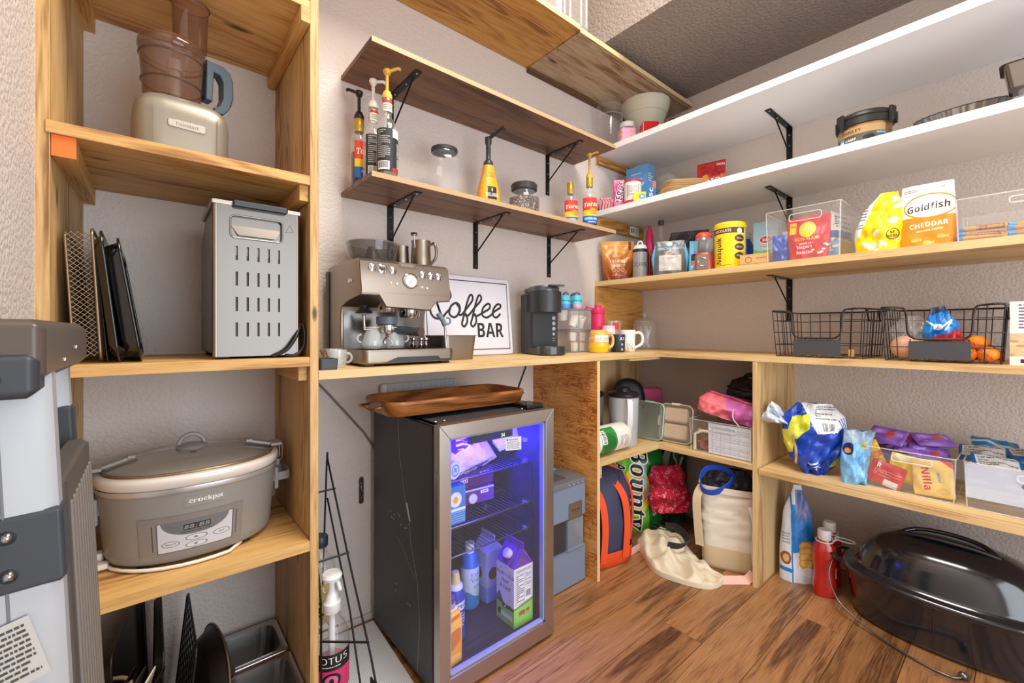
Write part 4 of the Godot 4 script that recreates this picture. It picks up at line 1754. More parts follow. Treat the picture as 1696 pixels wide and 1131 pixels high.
func fridge() -> void:
	var X0 := -1.78
	var X1 := -1.316
	var o := thing("beverage_fridge", "black beverage fridge with steel framed glass door and blue light", "fridge", Vector3(-1.548, 0, 0.26))
	var k := o.position
	var blk := mat(C8(54, 52, 57), 0.5)
	var g := geo()
	# shell: two sides, back, top, floor
	g.box(Vector3(X0 + 0.014, 0.41, 0.258) - k, Vector3(0.026, 0.79, 0.436), 0.004)
	g.box(Vector3(X1 - 0.015, 0.41, 0.258) - k, Vector3(0.026, 0.79, 0.436), 0.004)
	g.box(Vector3(-1.548, 0.41, 0.052) - k, Vector3(0.45, 0.79, 0.024), 0.004)
	g.box(Vector3(-1.548, 0.793, 0.258) - k, Vector3(0.462, 0.024, 0.436), 0.004)
	g.box(Vector3(-1.548, 0.028, 0.258) - k, Vector3(0.45, 0.024, 0.436), 0.004)
	var body := part("cabinet", g, blk, o)
	# veined side skin
	var pc := pic(512, 800, C8(54, 52, 57))
	rng.seed = 77
	for i in 900:
		var c := 0.12 + rng.randf() * 0.1
		pc.ell(rng.randf(), rng.randf(), 0.06 * rng.randf(), 0.004 + 0.01 * rng.randf(), Color(c, c * 0.97, c * 1.05, 1).lerp(C8(56, 54, 59), 0.72), rng.randf() * 3)
	var vein := [0.47, 0.0, 0.475, 0.07, 0.49, 0.16, 0.55, 0.27, 0.6, 0.36, 0.66, 0.42, 0.68, 0.5, 0.74, 0.58, 0.78, 0.63, 0.8, 0.7, 0.82, 0.8, 0.8, 0.9, 0.78, 1.0]
	pc.line(vein, 0.0025, C8(190, 190, 196))
	pc.poly([0.6, 0.35, 0.63, 0.35, 0.68, 0.42, 0.65, 0.415], C8(196, 198, 204))
	pc.line([0.45, 0.52, 0.6, 0.57, 0.74, 0.63], 0.0025, C8(150, 140, 134))
	for i in 14:
		pc.ell(0.3 + rng.randf() * 0.4, 0.42 + rng.randf() * 0.05 + (0.3 if i > 9 else 0.0), 0.006, 0.003, C8(205, 205, 210))
	g = Geo.new()
	var xx := X0 + 0.0003
	g.face(Vector3(xx, 0.02, 0.045) - k, Vector3(xx, 0.02, 0.472) - k, Vector3(xx, 0.8, 0.472) - k, Vector3(xx, 0.8, 0.045) - k, Vector3.LEFT)
	part("veined_skin", g, printed(pc, 0.42), body)
	g = geo()
	g.box(Vector3(X1 - 0.045, 0.812, 0.43) - k, Vector3(0.08, 0.018, 0.08), 0.003)
	g.box(Vector3(X1 - 0.03, 0.811, 0.3) - k, Vector3(0.05, 0.012, 0.2), 0.003)
	part("hinge_cover", g, glossy(C8(20, 20, 22), 0.25), body)
	g = geo()
	for x in [-1.75, -1.72, -1.4]:
		g.ball(Vector3(x, 0.806, 0.44) - k, Vector3(0.006, 0.002, 0.006), 8)
	part("screws", g, M.screw, body)
	# inside
	var liner := mat(C8(46, 44, 50), 0.35)
	g = geo()
	g.box(Vector3(-1.548, 0.0445, 0.27) - k, Vector3(0.405, 0.008, 0.4), 0.002)
	g.box(Vector3(-1.548, 0.41, 0.068) - k, Vector3(0.405, 0.73, 0.006), 0.002)
	for z in [0.16, 0.28, 0.4]:
		g.box(Vector3(-1.548, 0.0495, z) - k, Vector3(0.36, 0.003, 0.012), 0.001)
	part("liner", g, liner, body)
	g = geo()
	for y in [0.355, 0.45, 0.6, 0.68]:
		for z in [0.15, 0.4]:
			for x in [X1 - 0.034, X0 + 0.034]:
				g.box(Vector3(x, y, z) - k, Vector3(0.014, 0.016, 0.018), 0.002)
	part("shelf_studs", g, mat(C8(190, 190, 200), 0.4), body)
	# racks
	for i in 3:
		var y: float = [0.605, 0.459, 0.366][i]
		g = geo()
		g.tube([Vector3(X0 + 0.035, y, 0.43) - k, Vector3(X1 - 0.035, y, 0.43) - k, Vector3(X1 - 0.035, y, 0.09) - k, Vector3(X0 + 0.035, y, 0.09) - k], 0.003, 6, true)
		for j in 24:
			var x := X0 + 0.048 + j * 0.0163
			g.rod(Vector3(x, y + 0.002, 0.092) - k, Vector3(x, y + 0.002, 0.43) - k, 0.0016, 4)
		g.rod(Vector3(X0 + 0.035, y - 0.003, 0.26) - k, Vector3(X1 - 0.035, y - 0.003, 0.26) - k, 0.0025)
		part("wire_lattice", g, mat(C8(120, 118, 124), 0.3, 0.8), o)
	# door: four mitred rails, glass, side pull
	var fm := mat(C8(196, 190, 184), 0.34, 1.0)
	var ox0 := X0
	var ox1 := X1
	var oy0 := 0.012
	var oy1 := 0.808
	var ix0 := -1.7436
	var ix1 := -1.354
	var iy0 := 0.066
	var iy1 := 0.766
	var zf := 0.515
	for q in [[ox0, oy0, ox1, oy0, ix1, iy0, ix0, iy0], [ox1, oy1, ox0, oy1, ix0, iy1, ix1, iy1], [ox0, oy1, ox0, oy0, ix0, iy0, ix0, iy1], [ox1, oy0, ox1, oy1, ix1, iy1, ix1, iy0]]:
		g = geo()
		g.x = T(Vector3(0, 0, 0.499) - k)
		g.extrude(PackedVector2Array([Vector2(q[0], q[1]), Vector2(q[2], q[3]), Vector2(q[4], q[5]), Vector2(q[6], q[7])]), 0.032, 0.76, 0.0012)
		part("door_rail", g, fm, o)
	g = geo()
	g.box(Vector3((ix0 + ix1) / 2, (iy0 + iy1) / 2, 0.502) - k, Vector3(ix1 - ix0 + 0.01, iy1 - iy0 + 0.01, 0.004), 0.0)
	var pane: StandardMaterial3D = clear(C8(200, 205, 215), 0.04).duplicate()
	pane.metallic_specular = 0.3
	part("glass_pane", g, pane, o)
	g = geo()
	for x in [ix0 + 0.004, ix1 - 0.004]:
		g.box(Vector3(x, (iy0 + iy1) / 2, 0.498) - k, Vector3(0.008, iy1 - iy0, 0.018), 0.001)
	for y in [iy0 + 0.003, iy1 - 0.003]:
		g.box(Vector3((ix0 + ix1) / 2, y, 0.498) - k, Vector3(ix1 - ix0, 0.006, 0.018), 0.001)
	part("glazing_seal", g, mat(C8(150, 152, 160), 0.4), o)
	g = geo()
	g.box(Vector3(ox0 - 0.0006, 0.56, 0.499) - k, Vector3(0.002, 0.22, 0.014), 0.0005)
	var pl := part("side_pull", g, M.chrome, o)
	# blue light strip under the top, with a matching lamp
	var glow := StandardMaterial3D.new()
	glow.albedo_color = C8(60, 60, 255)
	glow.emission_enabled = true
	glow.emission = Color(0.16, 0.1, 1.0)
	glow.emission_energy_multiplier = 2.0
	g = geo()
	g.box(Vector3(-1.548, 0.777, 0.43) - k, Vector3(0.3, 0.006, 0.012), 0.001)
	part("light_strip", g, glow, o)
	var l := AreaLight3D.new()
	l.name = "fridge_light"
	l.area_size = Vector2(0.3, 0.03)
	l.light_color = Color(0.10, 0.05, 1.0)
	l.light_energy = 2.0
	l.area_normalize_energy = true
	l.area_range = 2.0
	l.area_attenuation = 2.0
	l.shadow_enabled = true
	o.add_child(l)
	l.position = Vector3(-1.548, 0.77, 0.42) - k
	l.rotation_degrees = Vector3(-38, 0, 0)
	g = geo()
	g.box(Vector3(-1.548, 0.748, 0.452) - k, Vector3(0.18, 0.054, 0.014), 0.002)
	var dp := part("display_bar", g, M.black, o)
	var led := pic(96, 48, C8(16, 16, 20))
	led.text("34", 0.5, 0.5, 0.72, C8(214, 255, 90))
	var lm := printed(led, 0.4, 0.0, true)
	g = Geo.new()
	g.face(Vector3(-1.517, 0.724, 0.4595) - k, Vector3(-1.488, 0.724, 0.4595) - k, Vector3(-1.488, 0.74, 0.4595) - k, Vector3(-1.517, 0.74, 0.4595) - k, Vector3.BACK)
	part("display_digits", g, lm, dp)
	# sticker on the glass
	pc = pic(128, 84, C8(236, 234, 244))
	pc.ell(0.12, 0.2, 0.05, 0.08, C8(60, 56, 80))
	pc.text("Attention", 0.5, 0.2, 0.13, C8(60, 56, 80))
	pc.small(0.08, 0.36, 0.94, 0.95, 6, C8(120, 116, 140))
	g = Geo.new()
	g.face(Vector3(-1.523, 0.69, 0.4985) - k, Vector3(-1.455, 0.683, 0.4985) - k, Vector3(-1.455, 0.727, 0.4985) - k, Vector3(-1.523, 0.733, 0.4985) - k, Vector3.BACK)
	part("sticker", g, printed(pc), o)

	# --- what is inside
	o = thing("candy_bag", "crumpled purple and white snack bag on the top fridge rack", "bag", Vector3(-1.575, 0.616, 0.30), 0)
	pc = pic(256, 256, C8(228, 222, 246))
	pc.poly([0.25, 0.1, 0.8, 0.1, 0.85, 0.6, 0.3, 0.7], C8(92, 60, 190))
	pc.curve([0.2, 0.62, 0.3, 0.42, 0.28, 0.2, 0.42, 0.3], 0.03, C8(60, 40, 120))
	pc.text("UNRE", 0.57, 0.4, 0.2, Color.WHITE, 0.9, -1.2, 0, "Droid Sans", true)
	pc.text("AL", 0.66, 0.13, 0.16, Color.WHITE, 0.9, -1.2)
	g = geo()
	g.x = T(Vector3(0, 0.004, 0.09), -52, 8, 6)
	sack(g, 0.19, [[0, 0.25], [0.5, 0.27], [1, 0.22]], [[0, 0.03], [0.4, 0.06], [0.9, 0.012], [1, 0.003]], 2.2, 0.012, 5)
	part("pouch", g, printed(pc, 0.35), o)
	g = geo()
	g.x = T(Vector3(0.12, 0.05, 0.06), -20, 0, -64)
	sack(g, 0.13, [[0, 0.05], [0.4, 0.08], [1, 0.07]], [[0, 0.01], [0.4, 0.02], [1, 0.003]], 2.2, 0.01, 8, Vector3.ZERO, 12, 24)
	part("torn_flap", g, mat(C8(226, 224, 246), 0.4), o)
	o = thing("dip_tub", "small round white tub with teal lid print on the top fridge rack", "tub", Vector3(-1.675, 0.637, 0.405), 18)
	pc = pic(96, 96, C8(236, 236, 240))
	pc.ell(0.5, 0.5, 0.36, 0.36, C8(70, 150, 180))
	pc.ell(0.5, 0.5, 0.28, 0.28, C8(210, 230, 236))
	pc.curve([0.35, 0.6, 0.45, 0.35, 0.55, 0.6, 0.65, 0.4], 0.06, C8(50, 120, 160))
	g = geo()
	g.x = T(Vector3.ZERO, 90, 0, 0)
	g.lathe(V2([0.001, -0.03, 0.022, -0.03, 0.026, 0.012]), 24)
	part("cup", g, mat(C8(236, 236, 240), 0.4), o)
	g = geo()
	g.x = T(Vector3.ZERO, 90, 0, 0)
	g.lathe(V2([0.026, 0.01, 0.029, 0.011, 0.029, 0.018, 0.026, 0.02]), 24)
	var ld := part("lid", g, mat(C8(225, 228, 232), 0.35), o)
	g = Geo.new()
	var q0 := 0.026
	g.face(Vector3(-q0, -q0, 0.0195), Vector3(q0, -q0, 0.0195), Vector3(q0, q0, 0.0195), Vector3(-q0, q0, 0.0195), Vector3.BACK)
	g = geo()
	var disc := PackedVector3Array()
	for i in 24:
		disc.append(Vector3(cos(TAU * i / 24) * q0, sin(TAU * i / 24) * q0, 0.0205))
	g.cap(disc, Vector3.BACK)
	for i in g.p.size():
		g.t[i] = Vector2(0.5 + g.p[i].x / q0 / 2, 0.5 - g.p[i].y / q0 / 2)
	part("lid_print", g, printed(pc), ld)
	# cartons on the middle rack
	pc = pic(160, 120, C8(96, 30, 130))
	pc.rect(0.06, 0.3, 0.26, 0.62, Color.WHITE)
	pc.text("E3", 0.16, 0.46, 0.2, C8(90, 30, 120), 1, 1.57)
	pc.rect(0.6, 0.2, 0.86, 0.27, C8(220, 190, 230))
	var p2 := pic(160, 80, C8(110, 44, 140))
	p2.rect(0.0, 0.0, 1, 0.14, C8(214, 206, 226))
	p2.rect(0.62, 0.2, 0.84, 0.42, Color.WHITE)
	p2.text("EXP", 0.73, 0.31, 0.12, C8(60, 40, 80))
	o = thing("drink_carton", "purple carton lying on its side on the middle fridge rack", "carton", Vector3(-1.51, 0.463, 0.27), -4)
	carton("carton_body", Vector3(0.15, 0.052, 0.1), printed(p2), printed(p2), printed(p2), o)
	g = geo()
	g.x = T(Vector3(-0.02, 0.022, 0.053), 90, 0, 0)
	g.lathe(V2([0.016, -0.004, 0.0175, 0, 0.0175, 0.008, 0.015, 0.01, 0.001, 0.01]), 20)
	part("screw_cap", g, mat(C8(232, 230, 240), 0.4), o)
	o = thing("drink_carton", "purple carton with white code panel resting on another carton", "carton", Vector3(-1.505, 0.516, 0.26), 3)
	carton("carton_body", Vector3(0.16, 0.062, 0.09), printed(pc), printed(pc), printed(pc), o)
	pc = pic(100, 140, C8(60, 130, 205))
	pc.ell(0.5, 0.35, 0.3, 0.2, C8(240, 240, 240))
	pc.ell(0.5, 0.36, 0.12, 0.09, C8(240, 190, 40))
	pc.rect(0, 0.58, 1, 0.66, C8(236, 240, 246))
	o = thing("yogurt_carton", "blue carton with white band on the middle fridge rack", "carton", Vector3(-1.665, 0.463, 0.37), 0)
	carton("carton_body", Vector3(0.075, 0.12, 0.1), printed(pc), printed(pc), mat(C8(60, 130, 205)), o)
	g = geo()
	for i in 5:
		g.box(Vector3(0, 0.008 + i * 0.007, 0.0505), Vector3(0.07, 0.004, 0.002), 0.001)
	part("ridges", g, mat(C8(120, 180, 220), 0.4), o)
	# bottles on the fridge floor
	var y0 := 0.0515
	o = thing("creamer_carton", "orange creamer carton with purple cap inside the fridge door", "carton", Vector3(-1.698, y0, 0.435), 12)
	pc = pic(128, 256, C8(240, 160, 60))
	pc.rect(0, 0, 1, 0.16, C8(222, 216, 240))
	for i in 3:
		pc.ell(0.5, 0.32 + i * 0.22, 0.22, 0.07, C8(250, 190, 96), 0.3)
		pc.ell(0.45, 0.40 + i * 0.2, 0.16, 0.05, C8(206, 120, 40), -0.4)
	pc.small(0.78, 0.25, 0.9, 0.9, 12, C8(150, 96, 40))
	g = geo()
	var rows := []
	for q in [[0, 0.03], [0.004, 0.032], [0.135, 0.032], [0.16, 0.024], [0.172, 0.016]]:
		rows.append(sring(q[1], q[1] * 0.95, 6, q[0], 32))
	rows.reverse()
	g.sheet(rows, true)
	for i in g.t.size():
		g.t[i].x = fposmod(g.t[i].x * 2.0 + 0.5, 1.0001)
	part("carton_body", g, printed(pc), o)
	turned("neck_ring", V2([0.016, 0.168, 0.019, 0.17, 0.019, 0.182, 0.016, 0.184]), mat(C8(176, 160, 160), 0.4), o, 20)
	turned("cap", V2([0.017, 0.182, 0.0175, 0.2, 0.015, 0.203, 0.001, 0.203]), mat(C8(96, 64, 156), 0.4), o, 20)
	o = thing("whipped_cream_can", "blue whipped cream can with pale yellow nozzle cap in the fridge", "can", Vector3(-1.628, y0, 0.36), 20)
	pc = pic(200, 200, C8(50, 76, 190))
	pc.ell(0.5, 0.3, 0.17, 0.08, C8(226, 230, 246))
	pc.text("cream", 0.5, 0.3, 0.08, C8(50, 60, 140))
	pc.small(0.36, 0.42, 0.64, 0.72, 5, C8(210, 216, 240))
	pc.ell(0.28, 0.34, 0.04, 0.1, C8(200, 40, 50))
	g = geo()
	g.lathe(V2([0.028, 0, 0.0315, 0.004, 0.0315, 0.15, 0.026, 0.17]), 28)
	part("can_body", g, printed(pc, 0.3, 0.2), o)
	turned("collar", V2([0.026, 0.168, 0.024, 0.18, 0.018, 0.186]), mat(C8(220, 224, 240), 0.4), o)
	turned("nozzle_cap", V2([0.0185, 0.184, 0.017, 0.19, 0.012, 0.222, 0.001, 0.223]), mat(C8(226, 206, 150), 0.4), o)
	o = thing("creamer_bottle", "blue and white creamer bottle with blue cap in the fridge", "bottle", Vector3(-1.492, y0, 0.245), 14)
	pc = pic(220, 200, C8(214, 226, 246))
	pc.rect(0, 0.0, 1, 0.02, C8(60, 110, 210))
	pc.text("French", 0.56, 0.16, 0.09, C8(80, 120, 190), 0.9, 0, 0, "Droid Serif", false)
	pc.text("Vanilla", 0.56, 0.29, 0.09, C8(80, 120, 190), 0.9, 0, 0, "Droid Serif", false)
	pc.small(0.44, 0.42, 0.62, 0.5, 2, C8(120, 150, 200))
	pc.poly([0, 0.55, 0.35, 0.56, 0.45, 0.66, 0.55, 0.72, 0.64, 0.6, 1, 0.54, 1, 1, 0, 1], C8(60, 140, 226))
	pc.small(0.5, 0.82, 0.6, 0.92, 3, C8(220, 236, 250))
	g = geo()
	g.lathe(V2([0.001, 0, 0.031, 0, 0.036, 0.006, 0.037, 0.14, 0.034, 0.153]), 32)
	part("bottle_body", g, printed(pc, 0.35), o)
	turned("cap", V2([0.034, 0.15, 0.033, 0.158, 0.029, 0.166, 0.029, 0.196, 0.026, 0.2, 0.001, 0.2]), mat(C8(50, 116, 220), 0.35), o)
	pc = pic(80, 32, C8(38, 44, 80))
	pc.text("Lucerne", 0.5, 0.5, 0.4, Color.WHITE, 0.9)
	g = geo()
	band(g, 0.0297, 0.0297, 0.164, 0.178, 20, 90)
	part("brand_tag", g, printed(pc), o)
	turned("spout_cap", V2([0.018, 0.2, 0.018, 0.235, 0.001, 0.237]), mat(C8(230, 232, 244), 0.4), o)
	o = thing("milk_carton", "pale blue milk carton behind the purple topped carton", "carton", Vector3(-1.40, y0, 0.24), 0)
	pc = pic(120, 200, C8(206, 218, 242))
	pc.ell(0.4, 0.45, 0.26, 0.12, C8(120, 70, 40))
	pc.rect(0, 0.7, 1, 1, C8(150, 190, 240))
	gable(o, 0.082, 0.085, 0.19, 0.25, printed(pc), printed(pc), mat(C8(200, 210, 240)))
	o = thing("cream_carton", "half and half carton with purple gable top and green base", "carton", Vector3(-1.408, y0, 0.408), 0)
	pc = pic(256, 512, C8(236, 234, 242))
	for side in 1:
		pc.line([0.16, 0.12, 0.3, 0.06, 0.42, 0.10, 0.55, 0.03, 0.7, 0.1, 0.84, 0.13], 0.006, C8(70, 70, 90))
		pc.text("DARIGOLD", 0.5, 0.17, 0.055, C8(60, 60, 80), 1.15, 0, 0, "Droid Serif")
		pc.text("Half", 0.5, 0.28, 0.06, C8(50, 50, 70), 1.1, 0, 0, "Droid Serif")
		pc.text("& Half", 0.5, 0.39, 0.06, C8(50, 50, 70), 1.1, 0, 0, "Droid Serif")
	pc.poly([0, 0.6, 0.2, 0.5, 0.4, 0.66, 0.7, 0.7, 1, 0.66, 1, 0.74, 0, 0.72], C8(96, 110, 150))
	pc.poly([0.2, 0.62, 0.5, 0.68, 0.8, 0.66, 1, 0.7, 1, 1, 0, 1, 0, 0.7], C8(70, 80, 60))
	pc.poly([0, 0.68, 0.3, 0.7, 0.6, 0.74, 1, 0.72, 1, 1, 0, 1], C8(150, 214, 90))
	pc.ell(0.46, 0.72, 0.13, 0.03, C8(30, 30, 34))
	pc.ell(0.5, 0.72, 0.05, 0.02, C8(240, 240, 240))
	pc.rect(0.1, 0.82, 0.9, 0.9, C8(232, 240, 224))
	pc.rect(0.1, 0.8, 0.26, 0.9, C8(50, 60, 46))
	p2 = pic(256, 512, C8(232, 230, 240))
	p2.small(0.1, 0.05, 0.9, 0.1, 2, C8(110, 110, 120))
	p2.rect(0.1, 0.12, 0.55, 0.62, C8(80, 80, 90))
	p2.rect(0.11, 0.124, 0.54, 0.616, C8(236, 236, 242))
	p2.small(0.13, 0.14, 0.52, 0.6, 14, C8(90, 90, 100))
	p2.small(0.6, 0.13, 0.9, 0.36, 8, C8(120, 120, 130))
	p2.bars(0.6, 0.42, 0.88, 0.58)
	p2.poly([0, 0.68, 0.5, 0.66, 1, 0.62, 1, 1, 0, 1], C8(150, 214, 90))
	p2.poly([0, 0.67, 0.5, 0.63, 1, 0.6, 1, 0.64, 0.5, 0.67, 0, 0.7], C8(110, 150, 70))
	p2.ell(0.42, 0.78, 0.18, 0.035, C8(176, 86, 40))
	p2.ell(0.72, 0.77, 0.1, 0.024, C8(176, 86, 40))
	for x in [0.28, 0.36, 0.5, 0.56, 0.66, 0.77]:
		p2.rect(x, 0.78, x + 0.03, 0.84, C8(176, 86, 40))
	gable(o, 0.088, 0.098, 0.205, 0.285, printed(p2), printed(pc), mat(C8(104, 46, 150), 0.45))
	g = geo()
	g.x = T(Vector3(-0.028, 0.238, 0.0), 0, 0, 52)
	g.lathe(V2([0.015, -0.004, 0.0165, 0.002, 0.0165, 0.013, 0.014, 0.015, 0.001, 0.015]), 22)
	part("screw_cap", g, mat(C8(214, 208, 236), 0.35), o)
	pc = pic(48, 32, Color.WHITE)
	pc.text("EXP", 0.5, 0.5, 0.5, C8(60, 40, 80))
	g = Geo.new()
	g.x = T(Vector3(-0.023, 0.248, 0.034), 0, 0, 0)
	g.face(Vector3(-0.012, -0.012, 0.012), Vector3(-0.012, -0.012, -0.008), Vector3(0.004, 0.013, -0.008), Vector3(0.004, 0.013, 0.012), Vector3(-1, 0.8, 0))
	# the wooden tray on top
	o = thing("wooden_tray", "long wooden serving tray with brass handle on top of the fridge", "tray", Vector3(-1.6, 0.82, 0.275), -2)
	g = geo()
	rows = []
	for q in [[0.0, -0.016], [0.003, -0.012], [0.036, -0.001], [0.042, 0.0], [0.046, -0.004], [0.046, -0.012], [0.042, -0.016], [0.012, -0.03], [0.009, -0.034]]:
		rows.append(ring(rrect(0.545 + 2 * q[1], 0.25 + 2 * q[1], 0.06 + q[1], 6), q[0]))
	g.sheet(rows, true, false, Rect2(0, 0, 1.6, 0.1), 1)
	for i in g.t.size():
		g.t[i] = Vector2(g.p[i].x, g.p[i].z + g.p[i].y) + g.uvo
	var bot: PackedVector3Array = rows[0]
	g.cap(bot, Vector3.DOWN)
	part("tray_rim", g, M.tray, o)
	g = geo()
	g.cap(rows[-1], Vector3.UP)
	for i in g.t.size():
		g.t[i] = Vector2(g.p[i].x, g.p[i].z) + g.uvo
	part("tray_floor", g, M.tray, o)
	var brass := mat(C8(196, 156, 90), 0.3, 0.9)
	for s in [-1, 1]:
		g = geo()
		g.tube([Vector3(s * 0.262, 0.026, -0.05), Vector3(s * 0.3, 0.022, -0.05), Vector3(s * 0.3, 0.022, 0.05), Vector3(s * 0.262, 0.026, 0.05)], 0.004, 8)
		part("handle", g, brass, o)
	g = geo()
	for q in [[0.07, -0.06], [0.16, -0.035]]:
		g.x = T(Vector3(q[0] + 0.06, 0.0105, q[1]), 0, -25, 0)
		g.box(Vector3.ZERO, Vector3(0.02, 0.002, 0.05), 0.001)
	part("inlay_marks", g, mat(C8(214, 160, 70), 0.4), o)

	# ice maker
	o = thing("ice_maker", "blue-grey countertop ice maker on the floor beside the plywood panel", "appliance", Vector3(-1.085, 0, 0.2))
	var bg := mat(C8(122, 136, 158), 0.38)
	k = o.position
	g = geo()
	g.x = T(Vector3.ZERO)
	g.extrude(rrect(0.272, 0.31, 0.02), 0.0)
	g = geo()
	g.sheet([ring(rrect(0.262, 0.31, 0.02, 5), 0.004), ring(rrect(0.27, 0.318, 0.02, 5), 0.012), ring(rrect(0.27, 0.318, 0.02, 5), 0.152)], true)
	g.sheet([ring(rrect(0.27, 0.318, 0.02, 5), 0.292), ring(rrect(0.27, 0.318, 0.02, 5), 0.425)], true)
	g.sheet([ring(rrect(0.27, 0.29, 0.01, 5), 0.15), ring(rrect(0.27, 0.29, 0.01, 5), 0.294)], true)
	g.cap(ring(rrect(0.27, 0.318, 0.02, 5), 0.152), Vector3.UP)
	g.cap(ring(rrect(0.27, 0.318, 0.02, 5), 0.292), Vector3.DOWN)
	part("housing", g, bg, o)
	g = geo()
	g.sheet([ring(rrect(0.272, 0.32, 0.02, 5), 0.425), ring(rrect(0.272, 0.32, 0.02, 5), 0.44), ring(rrect(0.262, 0.31, 0.02, 5), 0.448)], true)
	g.cap(ring(rrect(0.262, 0.31, 0.02, 5), 0.448), Vector3.UP)
	var top := part("top_deck", g, mat(C8(104, 106, 112), 0.4), o)
	g = geo()
	for i in 9:
		g.box(Vector3(-0.06 + i * 0.013, 0.4485, 0.02), Vector3(0.008, 0.002, 0.2), 0.0008)
	part("rib", g, mat(C8(78, 80, 86), 0.4), top)
	g = geo()
	g.box(Vector3(0.07, 0.4485, -0.02), Vector3(0.06, 0.002, 0.05), 0.0008)
	part("clear_window", g, mat(C8(206, 206, 200), 0.2), top)
	g = geo()
	for i in 4:
		g.ball(Vector3(0.02 + i * 0.028, 0.432, 0.159), Vector3(0.006, 0.004, 0.002), 8)
	part("touch_dots", g, mat(C8(170, 184, 206), 0.4), top)
	g = geo()
	g.box(Vector3(0.025, 0.222, 0.1465), Vector3(0.2, 0.13, 0.006), 0.002)
	part("ice_window", g, glossy(C8(54, 58, 66), 0.15), o)
	g = geo()
	g.sheet([ring(rrect(0.1, 0.03, 0.008), 0.162), ring(rrect(0.1, 0.03, 0.008), 0.29)], true)
	part("ice_flap", g, clear(C8(190, 205, 220), 0.4), o, T(Vector3(0.055, 0, 0.152)))
	pc = pic(96, 80, C8(150, 136, 122))
	pc.text("FRIGIDAIRE", 0.5, 0.45, 0.1, C8(70, 62, 56), 1.0)
	pc.small(0.25, 0.6, 0.75, 0.66, 1, C8(90, 80, 74))
	g = Geo.new()
	g.face(Vector3(0.015, 0.285, 0.1602), Vector3(0.1, 0.285, 0.1602), Vector3(0.1, 0.355, 0.1602), Vector3(0.015, 0.355, 0.1602), Vector3.BACK)
	part("badge", g, printed(pc, 0.3, 0.7), o)
	o = thing("plug_adapter", "white plug with short cord resting on the ice maker", "plug", Vector3(-1.06, 0.449, 0.16), 20)
	g = geo()
	g.box(Vector3(0.02, 0.014, 0), Vector3(0.03, 0.028, 0.026), 0.005)
	part("plug_body", g, mat(C8(236, 234, 228), 0.4), o)
	g = geo()
	g.tube(bend([Vector3(0.006, 0.012, 0), Vector3(-0.04, 0.006, 0.01), Vector3(-0.08, 0.004, 0.0)]), 0.004, 6)
	part("cord", g, mat(C8(236, 234, 228), 0.4), o)


# gable-topped carton: w along x, d along z; ridge along z
func gable(o: Node3D, w: float, d: float, h: float, top: float, front: Material, side: Material, roof: Material) -> void:
	carton("carton_body", Vector3(w, h, d), front, side, roof, o)
	var g := geo()
	var a := w / 2
	var b := d / 2
	var t := top - 0.022
	g.face(Vector3(-a, h, -b), Vector3(-a, h, b), Vector3(-0.004, t, b * 0.98), Vector3(-0.004, t, -b * 0.98), Vector3(-1, 0.8, 0))
	g.face(Vector3(a, h, b), Vector3(a, h, -b), Vector3(0.004, t, -b * 0.98), Vector3(0.004, t, b * 0.98), Vector3(1, 0.8, 0))
	for s in [-1, 1]:
		var n := Vector3(0, 0.3, s)
		var m := g.v(Vector3(0, t - 0.004, s * b * 0.35), n)
		g.tri(g.v(Vector3(-a, h, s * b), n), g.v(Vector3(a, h, s * b), n), m)
		g.tri(g.v(Vector3(-a, h, s * b), n), g.v(Vector3(-0.004, t, s * b * 0.98), n), m)
		g.tri(g.v(Vector3(a, h, s * b), n), g.v(Vector3(0.004, t, s * b * 0.98), n), m)
	g.box(Vector3(0, t + 0.01, 0), Vector3(0.006, 0.024, d * 0.98), 0.001)
	part("gable_top", g, roof, o)


func mug(o: Node3D, r0: float, r1: float, h: float, m: Material, hm: Material, ang := 60.0, hs := 1.0) -> void:
	turned("cup", V2([0.001, 0.002, r0 * 0.9, 0.0, r0, 0.004, r1, h, r1 - 0.004, h, r0 - 0.004, 0.008, 0.001, 0.008]), m, o, 32)
	var g := geo()
	var mid := h * 0.5
	g.x = T(Vector3.ZERO, 0, ang, 0)
	g.tube(bend([Vector3(0, mid + 0.028 * hs, r1 - 0.006), Vector3(0, mid + 0.031 * hs, r1 + 0.014 * hs), Vector3(0, mid + 0.016 * hs, r1 + 0.026 * hs), Vector3(0, mid - 0.012 * hs, r1 + 0.022 * hs), Vector3(0, mid - 0.028 * hs, r0 - 0.004)], 5), 0.0055 * hs, 8)
	part("handle", g, hm, o)


